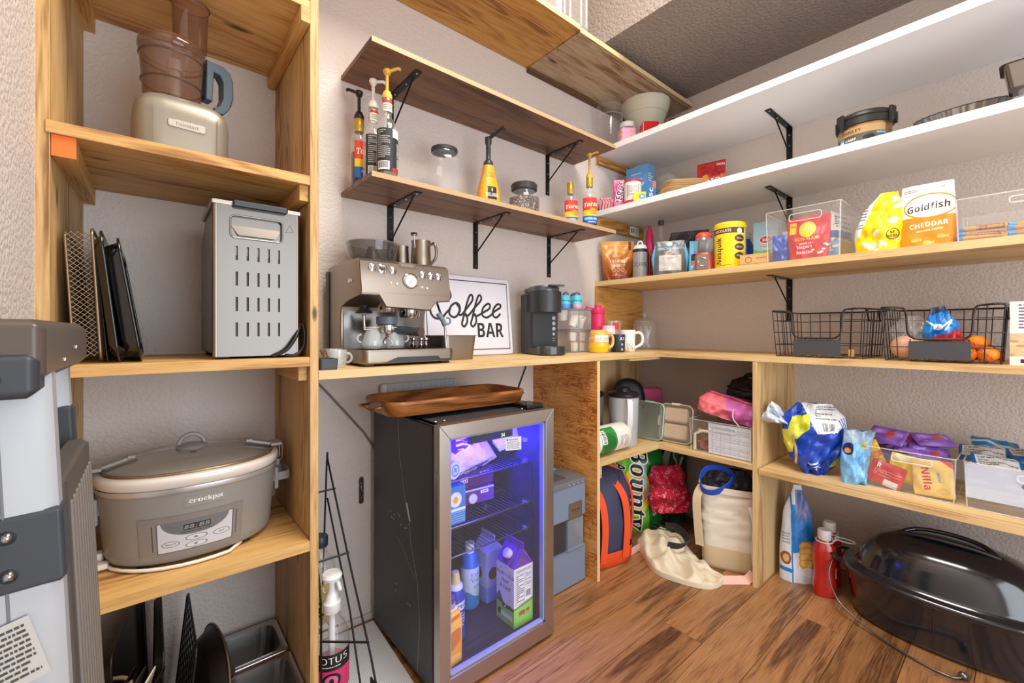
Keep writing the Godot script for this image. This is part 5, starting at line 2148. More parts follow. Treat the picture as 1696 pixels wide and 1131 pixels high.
func coffee_counter() -> void:
	var y := 0.976
	rng.seed = 31
	# ---------------- espresso machine
	var champ := mat(C8(152, 137, 124), 0.33, 0.9)
	var o := thing("espresso_machine", "champagne steel espresso machine with round pressure gauge and portafilter", "appliance", Vector3(-1.787, y, 0.19))
	var g := geo()
	g.x = T(Vector3.ZERO, 0, -90, 0)   # profile x runs towards the front
	g.extrude(PackedVector2Array([Vector2(-0.155, 0.012), Vector2(-0.155, 0.322), Vector2(-0.145, 0.326), Vector2(0.115, 0.326), Vector2(0.135, 0.316), Vector2(0.152, 0.226), Vector2(0.148, 0.214), Vector2(0.03, 0.2), Vector2(-0.02, 0.185), Vector2(-0.028, 0.16), Vector2(-0.028, 0.05), Vector2(0.0, 0.012)]), 0.306, 0.8, 0.003)
	var body := part("body", g, champ, o)
	# sculpted lower edge of the head
	g = geo()
	g.extrude(PackedVector2Array([Vector2(-0.152, 0.226), Vector2(-0.105, 0.226), Vector2(-0.075, 0.178), Vector2(0.075, 0.172), Vector2(0.1, 0.2), Vector2(0.152, 0.205), Vector2(0.152, 0.23), Vector2(-0.152, 0.235)]), 0.03, 0.7, 0.004)
	part("head_apron", g, champ, body, T(Vector3(0, 0, 0.135)))
	g = geo()
	g.box(Vector3(0, 0.11, -0.026), Vector3(0.29, 0.15, 0.004), 0.001)
	part("back_plate", g, mat(C8(120, 114, 110), 0.25, 1.0), o)
	g = geo()
	g.box(Vector3(-0.157, 0.165, -0.15), Vector3(0.008, 0.29, 0.016), 0.002)
	part("water_tank_edge", g, mat(C8(84, 82, 82), 0.4), o)
	# drip tray
	g = geo()
	g.x = T(Vector3(0, 0.008, 0.02))
	g.sheet([ring(rrect(0.306, 0.3, 0.02, 5), 0.0), ring(rrect(0.312, 0.306, 0.022, 5), 0.006), ring(rrect(0.312, 0.306, 0.022, 5), 0.036), ring(rrect(0.306, 0.3, 0.02, 5), 0.04)], true)
	g.cap(ring(rrect(0.306, 0.3, 0.02, 5), 0.04), Vector3.UP)
	var dt := part("drip_tray", g, M.brushed, o)
	g = geo()
	for i in 20:
		g.box(Vector3(-0.125 + i * 0.0132, 0.0485, 0.1), Vector3(0.006, 0.002, 0.1), 0.0)
	part("grate", g, M.blackmetal, dt)
	g = geo()
	g.extrude(PackedVector2Array([Vector2(-0.09, 0.0), Vector2(0.14, 0.0), Vector2(0.14, 0.006), Vector2(0.1, 0.006), Vector2(0.09, 0.016), Vector2(-0.05, 0.016), Vector2(-0.07, 0.008)]), 0.002)
	part("tray_notch", g, mat(C8(40, 42, 48), 0.4), dt, T(Vector3(0.0, 0.01, 0.1735)))
	for x in [-0.13, 0.13]:
		for z in [-0.12, 0.14]:
			part("foot", geo().box(Vector3(x, 0.005, z), Vector3(0.03, 0.01, 0.03), 0.002), M.black, o)
	# buttons, dial and gauge on the sloping face
	var slope := func(x: float, t: float, out: float) -> Vector3:
		return Vector3(x, lerpf(0.226, 0.316, t), lerpf(0.152, 0.135, t) + out)
	var pc := pic(96, 96, C8(236, 234, 230))
	pc.ell(0.5, 0.5, 0.46, 0.46, C8(120, 116, 112))
	pc.ell(0.5, 0.5, 0.42, 0.42, C8(240, 239, 236))
	pc.line([0.36, 0.72, 0.62, 0.36], 0.035, C8(40, 40, 42))
	for i in 9:
		var a := 2.4 + i * 0.58
		pc.line([0.5 + cos(a) * 0.34, 0.5 + sin(a) * 0.34, 0.5 + cos(a) * 0.39, 0.5 + sin(a) * 0.39], 0.02, C8(60, 60, 60))
	g = geo()
	g.x = Transform3D(Basis.from_euler(Vector3(deg_to_rad(80), 0, 0)), slope.call(0.006, 0.42, 0.0))
	g.lathe(V2([0.0255, -0.002, 0.0255, 0.006, 0.023, 0.0075, 0.0215, 0.006]), 32)
	var gauge := part("gauge_bezel", g, M.chrome, o)
	g = geo()
	var disc := PackedVector3Array()
	for i in 28:
		disc.append(Vector3(cos(TAU * i / 28), 0, sin(TAU * i / 28)) * 0.022)
	g.x = Transform3D(Basis.from_euler(Vector3(deg_to_rad(80), 0, 0)), slope.call(0.006, 0.42, 0.0055))
	g.cap(disc, Vector3.UP)
	for i in disc.size():
		g.t[i + 1] = Vector2(0.5 + disc[i].x / 0.044, 0.5 + disc[i].z / 0.044)
	part("gauge_face", g, printed(pc, 0.3), gauge)
	for q in [[-0.115, 0.78, 0.0125], [-0.085, 0.76, 0.0155], [-0.05, 0.74, 0.0125], [0.053, 0.68, 0.0125], [0.083, 0.66, 0.0125], [0.112, 0.66, 0.0125]]:
		g = geo()
		g.x = Transform3D(Basis.from_euler(Vector3(deg_to_rad(80), 0, 0)), slope.call(q[0], q[1], 0.0))
		g.lathe(V2([q[2], -0.002, q[2], 0.004, q[2] - 0.002, 0.005, q[2] - 0.003, 0.003, 0.008, 0.004, 0.001, 0.006 if q[2] < 0.014 else 0.014]), 24)
		part("button", g, M.chrome, o)
	for q in [[-0.06, 0.3], [-0.04, 0.28], [0.046, 0.22], [0.064, 0.2]]:
		g = geo()
		g.ball(slope.call(q[0], q[1], 0.001), Vector3(0.004, 0.004, 0.003), 10)
		part("indicator_light", g, mat(C8(250, 246, 236), 0.3), o)
	pc = pic(220, 60, C8(152, 137, 124))
	pc.text("Breville", 0.5, 0.5, 0.5, C8(226, 212, 196), 1.0, 0, 0, "Droid Serif", false)
	g = Geo.new()
	g.face(slope.call(-0.028, 0.9, 0.0009), slope.call(0.03, 0.9, 0.0009), slope.call(0.03, 1.07, 0.0009), slope.call(-0.028, 1.07, 0.0009), Vector3(0, 0.2, 1))
	part("lettering", g, printed(pc, 0.33, 0.9), body)
	g = geo()
	g.box(Vector3(-0.1535, 0.262, 0.06), Vector3(0.006, 0.014, 0.03), 0.003)
	part("side_knob", g, M.chrome, o)
	# group head, grinder chute, portafilter
	g = geo()
	g.lathe(V2([0.001, 0.15, 0.03, 0.15, 0.034, 0.156, 0.034, 0.19, 0.001, 0.19]), 28, Vector3(0.04, 0, 0.07))
	g.lathe(V2([0.001, 0.165, 0.024, 0.165, 0.028, 0.17, 0.028, 0.19, 0.001, 0.19]), 28, Vector3(-0.045, 0, 0.085))
	part("group_head", g, M.chrome, o)
	g = geo()
	g.lathe(V2([0.012, 0.185, 0.014, 0.175, 0.026, 0.163, 0.024, 0.161, 0.001, 0.162]), 24, Vector3(-0.12, 0, 0.085))
	part("hot_water_cone", g, M.black, o)
	g = geo()
	g.tube([Vector3(-0.1, 0.16, 0.03), Vector3(-0.098, 0.11, 0.035), Vector3(-0.075, 0.112, 0.04)], 0.006, 8)
	part("grind_cradle", g, M.chrome, o)
	g = geo()
	g.lathe(V2([0.024, 0.124, 0.033, 0.128, 0.034, 0.15, 0.03, 0.152]), 28, Vector3(-0.045, 0, 0.085))
	var pf := part("portafilter_collar", g, mat(C8(92, 106, 120), 0.4), o)
	g = geo()
	g.lathe(V2([0.001, 0.096, 0.029, 0.098, 0.032, 0.103, 0.032, 0.124, 0.001, 0.126]), 28, Vector3(-0.045, 0, 0.085))
	g.tube([Vector3(-0.045, 0.1, 0.085), Vector3(-0.045, 0.085, 0.09), Vector3(-0.056, 0.074, 0.095), Vector3(-0.058, 0.066, 0.095)], 0.006, 8)
	g.tube([Vector3(-0.045, 0.085, 0.09), Vector3(-0.034, 0.074, 0.095), Vector3(-0.032, 0.066, 0.095)], 0.006, 8)
	part("portafilter", g, M.chrome, o)
	g = geo()
	g.tube([Vector3(-0.022, 0.108, 0.108), Vector3(-0.012, 0.107, 0.125), Vector3(0.003, 0.1055, 0.15), Vector3(0.014, 0.1045, 0.17), Vector3(0.022, 0.103, 0.186)], 0.0145, 14)
	part("portafilter_handle", g, glossy(C8(52, 62, 72), 0.25), o)
	g = geo()
	g.tube([Vector3(0.0215, 0.103, 0.185), Vector3(0.0225, 0.103, 0.188)], 0.0155, 20)
	part("handle_end", g, M.brushed, pf)
	# steam wand
	g = geo()
	g.tube(bend([Vector3(0.13, 0.2, 0.1), Vector3(0.13, 0.17, 0.12), Vector3(0.128, 0.155, 0.135), Vector3(0.136, 0.12, 0.14), Vector3(0.14, 0.05, 0.142)], 4), 0.0042, 8)
	var sw := part("steam_wand", g, M.chrome, o)
	g = geo()
	g.tube([Vector3(0.112, 0.165, 0.135), Vector3(0.128, 0.142, 0.14), Vector3(0.137, 0.124, 0.14)], 0.0085, 10)
	g.tube(arc(Vector3(0.147, 0.14, 0.14), 0.011, 200, 470, 12), 0.0032, 8)
	part("wand_grip", g, mat(C8(104, 118, 130), 0.45), sw)
	# hopper
	g = geo()
	g.lathe(V2([0.05, 0.327, 0.055, 0.334, 0.07, 0.352, 0.078, 0.372, 0.082, 0.392, 0.083, 0.398]), 36, Vector3(-0.05, 0, -0.02))
	var hp := part("bean_hopper", g, clear(C8(72, 70, 70), 0.75), o)
	g = geo()
	g.lathe(V2([0.001, 0.402, 0.082, 0.402, 0.085, 0.4, 0.085, 0.396]), 36, Vector3(-0.05, 0, -0.02))
	part("hopper_lid", g, clear(C8(120, 118, 118), 0.4), hp)
	g = geo()
	g.lathe(V2([0.048, 0.326, 0.048, 0.333, 0.03, 0.345, 0.018, 0.375, 0.014, 0.39, 0.001, 0.39]), 24, Vector3(-0.05, 0, -0.02))
	part("hopper_core", g, mat(C8(56, 54, 54), 0.4), hp)
	# ---------------- on the machine
	o = thing("milk_pitcher", "large stainless milk pitcher on top of the espresso machine", "pitcher", Vector3(-1.652, y + 0.327, 0.165), 0, "steel pitchers on the machine")
	turned("pitcher", V2([0.001, 0.001, 0.036, 0.0, 0.038, 0.004, 0.036, 0.05, 0.0335, 0.098, 0.035, 0.108, 0.034, 0.108, 0.032, 0.098, 0.034, 0.05, 0.035, 0.006, 0.001, 0.006]), M.brushed, o, 32)
	g = geo()
	g.x = T(Vector3.ZERO, 0, 35, 0)
	g.tube(bend([Vector3(0, 0.09, 0.033), Vector3(0, 0.095, 0.055), Vector3(0, 0.05, 0.06), Vector3(0, 0.02, 0.037)], 4), 0.0035, 8, false, 1.6)
	part("handle", g, M.brushed, o)
	o = thing("milk_pitcher", "small stainless milk pitcher behind the large one on the espresso machine", "pitcher", Vector3(-1.708, y + 0.327, 0.12), 0, "steel pitchers on the machine")
	turned("pitcher", V2([0.001, 0.001, 0.028, 0.0, 0.03, 0.004, 0.028, 0.045, 0.026, 0.08, 0.027, 0.088, 0.025, 0.087, 0.027, 0.045, 0.001, 0.006]), M.brushed, o, 28)
	g = geo()
	g.x = T(Vector3.ZERO, 0, -80, 0)
	g.tube(bend([Vector3(0, 0.075, 0.026), Vector3(0, 0.08, 0.045), Vector3(0, 0.04, 0.048), Vector3(0, 0.015, 0.029)], 4), 0.003, 8)
	part("handle", g, M.brushed, o)
	o = thing("milk_thermometer", "small round dial thermometer clipped to the pitcher rim", "thermometer", Vector3(-1.684, y + 0.327, 0.18))
	g = geo()
	g.rod(Vector3(0.008, 0.03, -0.01), Vector3(-0.006, 0.125, 0.004), 0.002)
	part("stem", g, M.chrome, o)
	g = geo()
	g.x = T(Vector3(-0.006, 0.125, 0.004), 30, -30, 0)
	g.lathe(V2([0.001, -0.003, 0.012, -0.003, 0.013, 0, 0.012, 0.004, 0.001, 0.005]), 20)
	part("dial", g, M.chrome, o)
	# glass cups on the drip tray
	for i in 2:
		o = thing("glass_cup", ["clear glass cup on the drip tray, at its corner end", "clear glass cup on the drip tray, under the portafilter spout"][i], "cup", Vector3([-1.885, -1.812][i], y + 0.051, 0.288), 0, "glass cups on the drip tray")
		turned("bowl", V2([0.001, 0.002, 0.026, 0.0, 0.031, 0.006, 0.031, 0.018, 0.025, 0.042, 0.018, 0.056, 0.0165, 0.06, 0.021, 0.066, 0.0195, 0.066, 0.015, 0.06, 0.0235, 0.042, 0.0295, 0.018, 0.0295, 0.008, 0.001, 0.005]), clear(C8(225, 232, 235), 0.3), o, 28)
		g = geo()
		g.x = T(Vector3.ZERO, 0, -100 if i == 0 else 80, 0)
		g.tube(arc(Vector3(0, 0.032, 0.033), 0.012, -90, 90, 8, Vector3.BACK), 0.003, 8)
		part("handle", g, clear(C8(230, 236, 238), 0.5), o)
		g = geo()
		g.tube(Array(sring(0.021, 0.021, 2, 0.066, 24)), 0.0012, 6, true)
		part("rim", g, clear(C8(240, 244, 246), 0.9), o)
	for i in 3:
		o = thing("metal_stopper", ["small chrome bottle stopper on the drip tray, beside the glass cup", "short chrome stopper between two taller ones on the drip tray", "small chrome bottle stopper on the drip tray, nearest the steam wand"][i], "stopper", Vector3(-1.728 + i * 0.024, y + 0.05, [0.25, 0.262, 0.252][i]), 0, "chrome stoppers on the drip tray")
		turned("stopper_body", V2([0.001, 0, 0.009, 0.001, 0.011, 0.008, 0.007, 0.013, 0.006, 0.02, 0.01, 0.026, 0.009, 0.032, 0.001, 0.034]), M.chrome, o, 18)
		g = geo()
		g.tube([Vector3(-0.012, 0.024, 0), Vector3(0.012, 0.028, 0)], 0.003, 8)
		part("lever", g, M.chrome, o)
	# ---------------- items at the tower end
	o = thing("utensil_tray", "small dark tray with forks at the counter end beside the shelf unit", "tray", Vector3(-2.045, y, 0.345), 4)
	g = geo()
	bin(g, 0.05, 0.075, 0.03, 0.006, 0.002, 0.002)
	part("tray_body", g, mat(C8(62, 66, 74), 0.45), o)
	for i in 3:
		g = geo()
		g.tube([Vector3(-0.014 + i * 0.012, 0.008, 0.03), Vector3(-0.012 + i * 0.012, 0.034, -0.01), Vector3(-0.012 + i * 0.012, 0.05, -0.03)], 0.002, 6, false, 2.0)
		for k in 3:
			g.rod(Vector3(-0.0155 + i * 0.012 + k * 0.0035, 0.05, -0.03), Vector3(-0.0155 + i * 0.012 + k * 0.0035, 0.054, -0.05), 0.0007, 4)
		part("fork", g, M.chrome, o)
	for i in 2:
		o = thing("glass_mug", ["clear glass mug next to the fork tray", "clear glass mug behind another, against the espresso machine"][i], "mug", Vector3([-2.0, -1.985][i], y, [0.315, 0.235][i]), 0, "clear glass mugs")
		turned("cup", V2([0.001, 0.002, 0.022, 0.0, 0.024, 0.004, 0.027, 0.052, 0.025, 0.052, 0.022, 0.006, 0.001, 0.007]), clear(C8(222, 226, 224), 0.3), o, 24)
		g = geo()
		g.x = T(Vector3.ZERO, 0, 70, 0)
		g.tube(arc(Vector3(0, 0.028, 0.025), 0.014, -90, 90, 8, Vector3.BACK), 0.0035, 8)
		part("handle", g, clear(C8(230, 234, 232), 0.3), o)
	# ---------------- steam pan and sign
	o = thing("steam_pan", "deep stainless steam-table pan between the espresso machine and the sign", "pan", Vector3(-1.548, y, 0.2))
	g = geo()
	bin(g, 0.145, 0.15, 0.09, 0.02, 0.0015, 0.008, 0.013)
	part("pan_body", g, M.brushed, o)
	o = thing("coffee_sign", "white rectangular sign reading Coffee BAR with thin black border", "sign", Vector3(-1.3546, y + 0.001, 0.06))
	pc = pic(920, 688, C8(226, 224, 234))
	var ink := C8(44, 38, 44)
	for q in [[0.03, 0.045, 0.972, 0.057], [0.03, 0.93, 0.972, 0.942], [0.03, 0.045, 0.038, 0.942], [0.964, 0.045, 0.972, 0.942]]:
		pc.rect(q[0], q[1], q[2], q[3], ink)
	var sw_ := 0.029
	pc.curve([0.287, 0.206, 0.293, 0.267, 0.256, 0.325, 0.218, 0.303, 0.216, 0.242, 0.25, 0.19, 0.285, 0.2], sw_, ink)
	pc.curve([0.216, 0.242, 0.13, 0.24, 0.08, 0.33, 0.071, 0.401, 0.084, 0.498, 0.131, 0.546, 0.191, 0.534, 0.231, 0.483, 0.282, 0.42], sw_, ink)
	pc.curve([0.347, 0.345, 0.384, 0.415, 0.358, 0.499, 0.312, 0.526, 0.27, 0.481, 0.292, 0.389, 0.347, 0.345, 0.384, 0.375, 0.388, 0.436, 0.372, 0.485, 0.403, 0.492, 0.462, 0.412, 0.534, 0.303, 0.537, 0.239, 0.508, 0.241, 0.465, 0.36, 0.419, 0.538, 0.402, 0.611, 0.428, 0.641, 0.463, 0.578, 0.458, 0.495, 0.437, 0.476], sw_, ink)
	pc.curve([0.437, 0.49, 0.477, 0.5, 0.557, 0.397, 0.635, 0.296, 0.638, 0.237, 0.609, 0.239, 0.569, 0.354, 0.522, 0.535, 0.504, 0.609, 0.53, 0.64, 0.567, 0.576, 0.562, 0.492, 0.539, 0.477], sw_, ink)
	pc.curve([0.54, 0.488, 0.581, 0.502, 0.651, 0.457, 0.734, 0.399, 0.742, 0.344, 0.707, 0.341, 0.654, 0.403, 0.644, 0.489, 0.692, 0.52, 0.749, 0.486, 0.804, 0.429, 0.869, 0.382, 0.876, 0.343, 0.835, 0.339, 0.784, 0.408, 0.775, 0.485, 0.814, 0.517, 0.864, 0.471], sw_, ink)
	pc.text("BAR", 0.736, 0.686, 0.186, ink, 0.9)
	g = geo()
	g.x = T(Vector3.ZERO, -5.8, 0, 0)
	g.extrude(rrect(0.46, 0.344, 0.014, 4, 0, 0.172), 0.012, 0.76, 0.002)
	part("board", g, mat(C8(236, 234, 240), 0.4), o)
	g = Geo.new()
	g.x = T(Vector3.ZERO, -5.8, 0, 0)
	g.face(Vector3(-0.226, 0.004, 0.0064), Vector3(0.226, 0.004, 0.0064), Vector3(0.226, 0.34, 0.0064), Vector3(-0.226, 0.34, 0.0064), Vector3.BACK)
	part("print", g, printed(pc, 0.4), o)
	# ---------------- pod coffee maker
	var dk := mat(C8(58, 60, 68), 0.45)
	o = thing("pod_coffee_maker", "slim dark pod coffee maker with a column of round buttons", "appliance", Vector3(-1.035, y, 0.165), -18.6)
	g = geo()
	g.sheet([ring(rrect(0.134, 0.2, 0.012), 0.004), ring(rrect(0.136, 0.202, 0.014), 0.008), ring(rrect(0.136, 0.202, 0.014), 0.03)], true)
	g.cap(ring(rrect(0.136, 0.202, 0.014), 0.03), Vector3.UP)
	g.box(Vector3(0, 0.15, -0.04), Vector3(0.136, 0.26, 0.12), 0.008)
	part("body", g, dk, o)
	g = geo()
	var hd := PackedVector2Array()
	for i in 17:
		var a := PI * i / 16.0
		hd.append(Vector2(cos(a) * 0.068, 0.045 + sin(a) * 0.058))
	hd.append(Vector2(-0.068, -0.02))
	hd.append(Vector2(0.068, -0.02))
	g.sheet([ring(hd, 0.19), ring(hd, 0.282)], true)
	g.cap(ring(hd, 0.19), Vector3.DOWN)
	g.cap(ring(hd, 0.282), Vector3.UP)
	part("brew_head", g, mat(C8(46, 48, 51), 0.38, 0.1), o)
	g = geo()
	g.sheet([ring(hd, 0.284, 0.9), ring(hd, 0.302, 0.9), ring(hd, 0.307, 0.84)], true)
	g.cap(ring(hd, 0.307, 0.84), Vector3.UP)
	g.box(Vector3(0, 0.295, -0.05), Vector3(0.11, 0.026, 0.09), 0.01)
	part("lid", g, glossy(C8(62, 66, 74), 0.22), o)
	g = geo()
	g.box(Vector3(0.02, 0.306, 0.1), Vector3(0.07, 0.006, 0.03), 0.002)
	part("lid_handle", g, glossy(C8(36, 36, 40), 0.2), o)
	g = geo()
	g.box(Vector3(0, 0.11, 0.026), Vector3(0.128, 0.17, 0.012), 0.002)
	var fp := part("front_panel", g, mat(C8(24, 23, 23), 0.5), o)
	for i in 4:
		g = geo()
		g.x = T(Vector3(0.042, 0.165 - i * 0.024, 0.0325), 90, 0, 0)
		g.lathe(V2([0.001, 0.001, [0.0085, 0.0085, 0.0085, 0.0062][i], 0.001, [0.0085, 0.0085, 0.0085, 0.0062][i], -0.001]), 18)
		part("button", g, mat(C8(176, 178, 182), 0.4), fp)
	g = geo()
	for i in 2:
		g.box(Vector3(0.042, 0.074 - i * 0.011, 0.0324), Vector3(0.014, 0.002, 0.0006), 0.0)
	part("print", g, mat(C8(150, 152, 156), 0.5), fp)
	g = geo()
	var dtp := PackedVector2Array()
	for i in 13:
		var a := PI * i / 12.0
		dtp.append(Vector2(cos(a) * 0.066, 0.095 + sin(a) * 0.045))
	dtp.append(Vector2(-0.066, 0.03))
	dtp.append(Vector2(0.066, 0.03))
	g.sheet([ring(dtp, 0.004), ring(dtp, 0.036), ring(dtp, 0.04, 0.96)], true)
	g.cap(ring(dtp, 0.04, 0.96), Vector3.UP)
	part("drip_tray", g, glossy(C8(48, 47, 46), 0.3), o)
	# ---------------- pod drawers
	o = thing("pod_organizer", "two-tier clear acrylic organizer holding white cups and coffee pods", "organizer", Vector3(-0.757, y, 0.085))
	var edge := mat(C8(120, 128, 134), 0.2)
	for i in 2:
		g = geo()
		g.x = T(Vector3(0, i * 0.112, 0))
		bin(g, 0.155, 0.15, 0.104, 0.006, 0.002)
		part("drawer", g, clear(C8(225, 230, 235), 0.06), o)
		g = geo()
		for yy in [0.002, 0.104]:
			var lp := []
			for q in rrect(0.156, 0.151, 0.006):
				lp.append(Vector3(q.x, yy + i * 0.112, q.y))
			g.tube(lp, 0.0018, 6, true)
		g.box(Vector3(-0.02, 0.052 + i * 0.112, 0.0755), Vector3(0.003, 0.1, 0.002), 0.0)
		part("edge_frame", g, edge, o)
	var cupm := mat(C8(240, 236, 228), 0.5)
	for i in 5:
		var at: Vector3 = [Vector3(-0.03, 0.058, 0.04), Vector3(-0.0, 0.06, 0.005), Vector3(0.03, 0.006, 0.045), Vector3(0.035, 0.058, 0.045), Vector3(-0.02, 0.006, 0.045)][i]
		var c := thing("coffee_pod", ["white coffee pod in the upper row of the lower acrylic drawer, nearest the coffee maker", "white coffee pod at the back of the lower acrylic drawer", "white coffee pod at the bottom of the lower drawer, nearest the mugs", "white coffee pod in the upper row of the lower drawer, nearest the mugs", "white coffee pod at the bottom of the lower drawer, nearest the coffee maker"][i], "pod", o.position + at, 0, "coffee pods in the lower drawer")
		turned("pod_cup", V2([0.001, 0, 0.017, 0.0, 0.0215, 0.042, 0.0235, 0.043, 0.0235, 0.045, 0.001, 0.045]), cupm, c, 20)
		turned("foil_rim", V2([0.0236, 0.0435, 0.0242, 0.0445, 0.0236, 0.0458]), mat(C8(216, 190, 120), 0.35, 0.6), c, 20)
	for i in 3:
		var c := thing("paper_cup", ["white paper cup lying in the upper acrylic drawer, behind the others", "white paper cup tipped towards the coffee maker in the upper drawer", "white paper cup tipped forward in the upper acrylic drawer"][i], "cup", o.position + [Vector3(-0.02, 0.162, -0.03), Vector3(-0.03, 0.13, 0.035), Vector3(0.022, 0.128, 0.04)][i], 0, "paper cups in the upper drawer")
		c.rotation_degrees = [Vector3(0, 0, 6), Vector3(12, 0, -28), Vector3(20, 0, 14)][i]
		turned("cup", V2([0.001, 0, 0.019, 0.0, 0.026, 0.05, 0.0275, 0.05, 0.0275, 0.052, 0.025, 0.052, 0.018, 0.003, 0.001, 0.003]), cupm, c, 22)
	for i in 3:
		pc = pic(128, 128, C8(96, 206, 218))
		pc.rect(0, 0.68, 1, 1, C8(226, 170, 206) if i == 1 else C8(90, 160, 226))
		for k in 10:
			pc.rect(0, 0.58 + k * 0.012, 1, 0.595 + k * 0.012, C8(96, 206, 218).lerp(C8(226, 170, 206) if i == 1 else C8(80, 150, 226), k / 10.0))
		pc.text("mojo", 0.5, 0.4, 0.13, C8(40, 70, 110), 1.1)
		var c := thing("drink_mix_bottle", ["teal and blue egg-shaped drink bottle on the organizer, beside the coffee maker", "teal and pink egg-shaped drink bottle in the middle of three on the organizer", "teal and blue egg-shaped drink bottle at the outer end of the organizer top"][i], "bottle", o.position + Vector3([-0.035, 0.012, 0.04][i], 0.218, [0.0, 0.035, -0.015][i]), -20, "egg-shaped drink bottles")
		g = geo()
		g.lathe(V2([0.001, 0, 0.02, 0, 0.0245, 0.006, 0.026, 0.03, 0.024, 0.055, 0.019, 0.07]), 26, Vector3.ZERO, 1, 0.75)
		part("bottle_body", g, printed(pc, 0.3), c)
		g = geo()
		g.lathe(V2([0.019, 0.07, 0.015, 0.08, 0.007, 0.087, 0.001, 0.088]), 22, Vector3.ZERO, 1, 0.75)
		part("cap", g, mat(C8(92, 84, 150), 0.35), c)
	# ---------------- bottles and mugs
	o = thing("pink_bottle", "bright pink insulated bottle with flip spout lid", "bottle", Vector3(-0.55, y, 0.095), -30)
	var pk := mat(C8(226, 46, 104), 0.4)
	turned("bottle_body", V2([0.001, 0, 0.034, 0, 0.036, 0.005, 0.036, 0.19, 0.034, 0.2]), pk, o, 30)
	turned("lid", V2([0.036, 0.2, 0.0375, 0.202, 0.0375, 0.225, 0.034, 0.23, 0.018, 0.232, 0.018, 0.245, 0.015, 0.248, 0.001, 0.248]), pk, o, 30)
	g = geo()
	g.tube([Vector3(-0.03, 0.222, 0.0), Vector3(-0.05, 0.226, 0.0), Vector3(-0.066, 0.23, 0.0)], 0.011, 10)
	g.strap([Vector3(-0.034, 0.206, 0.01), Vector3(-0.0, 0.214, 0.04), Vector3(0.03, 0.228, 0.02)], Vector3(0, 0.012, 0.004), 0.004)
	part("flip_loop", g, pk, o)
	var honey := C8(236, 178, 92)
	o = thing("honey_mug", "yellow beehive-shaped mug with dripping glaze and loop handle", "mug", Vector3(-0.735, y, 0.25), -25)
	turned("cup", V2([0.001, 0.0, 0.038, 0.0, 0.042, 0.006, 0.049, 0.03, 0.05, 0.042, 0.047, 0.054, 0.049, 0.058, 0.047, 0.075, 0.044, 0.08, 0.045, 0.084, 0.041, 0.1, 0.038, 0.106, 0.036, 0.112, 0.033, 0.112, 0.036, 0.1, 0.001, 0.09]), glossy(honey, 0.3), o, 36)
	g = geo()
	var lo := []
	var hi := []
	for i in 49:
		var a := TAU * i / 48
		var hh := 0.042 + 0.006 * sin(a * 9) + 0.003 * sin(a * 5 + 1)
		lo.append(Vector3(sin(a) * 0.0428, 0.004, cos(a) * 0.0428))
		hi.append(Vector3(sin(a) * 0.0518, hh, cos(a) * 0.0518))
	g.sheet([PackedVector3Array(hi), PackedVector3Array(hi.map(func(q): return Vector3(q.x * 0.998, 0.03, q.z * 0.998))), PackedVector3Array(lo)])
	part("dripping_glaze", g, glossy(C8(246, 200, 20), 0.25), o)
	g = geo()
	g.x = T(Vector3.ZERO, 0, 95, 0)
	g.tube(bend([Vector3(0, 0.09, 0.042), Vector3(0, 0.094, 0.064), Vector3(0, 0.072, 0.08), Vector3(0, 0.036, 0.076), Vector3(0, 0.018, 0.046)], 5), 0.0075, 10)
	part("handle", g, glossy(honey, 0.3), o)
	pc = pic(120, 64, C8(250, 240, 214))
	pc.text("HUNNY", 0.5, 0.5, 0.4, C8(150, 160, 178), 0.9, 0, 0, "Droid Sans")
	label_on(o, 0.0492, 0.0462, 0.054, 0.086, -50, 48, pc)
	o = thing("pink_tumbler", "white tumbler with pink band and a small drawn face behind the mugs", "cup", Vector3(-0.572, y, 0.185), -30)
	pc = pic(200, 200, C8(240, 226, 230))
	pc.rect(0, 0, 1, 0.14, C8(242, 196, 208))
	pc.curve([0.4, 0.62, 0.45, 0.5, 0.5, 0.62, 0.55, 0.5, 0.6, 0.62], 0.014, C8(50, 50, 60))
	g = geo()
	g.lathe(V2([0.001, 0, 0.027, 0, 0.029, 0.004, 0.036, 0.075, 0.034, 0.12, 0.032, 0.135, 0.03, 0.135, 0.032, 0.12, 0.001, 0.11]), 28)
	part("cup", g, printed(pc, 0.35), o)
	o = thing("navy_mug", "navy mug with white letters between the beehive mug and white mug", "mug", Vector3(-0.597, y, 0.262), -38)
	pc = pic(256, 128, C8(44, 54, 72))
	pc.text("AT", 0.56, 0.25, 0.16, C8(230, 232, 236), 1, 0, 0, "Droid Sans")
	pc.text("&", 0.56, 0.55, 0.12, C8(230, 232, 236))
	pc.text("&", 0.56, 0.82, 0.14, C8(230, 232, 236))
	mug(o, 0.034, 0.036, 0.09, printed(pc, 0.35), glossy(C8(44, 54, 72), 0.3), -60)
	o = thing("white_mug", "tall white mug with small line drawings and gold base patch", "mug", Vector3(-0.498, y, 0.25), -38)
	pc = pic(400, 200, C8(238, 234, 228))
	pc.curve([0.44, 0.6, 0.46, 0.9, 0.47, 0.6], 0.012, C8(70, 64, 60))
	pc.curve([0.48, 0.92, 0.5, 0.62, 0.52, 0.92], 0.012, C8(70, 64, 60))
	pc.line([0.53, 0.92, 0.54, 0.68, 0.57, 0.92, 0.58, 0.66], 0.012, C8(70, 64, 60))
	pc.ell(0.4, 0.3, 0.03, 0.05, C8(210, 150, 90))
	pc.ell(0.4, 0.3, 0.022, 0.035, C8(238, 234, 228))
	pc.poly([0.36, 1, 0.38, 0.86, 0.48, 0.9, 0.52, 1], C8(240, 190, 80))
	pc.curve([0.4, 0.55, 0.5, 0.5, 0.58, 0.56], 0.008, C8(150, 140, 130))
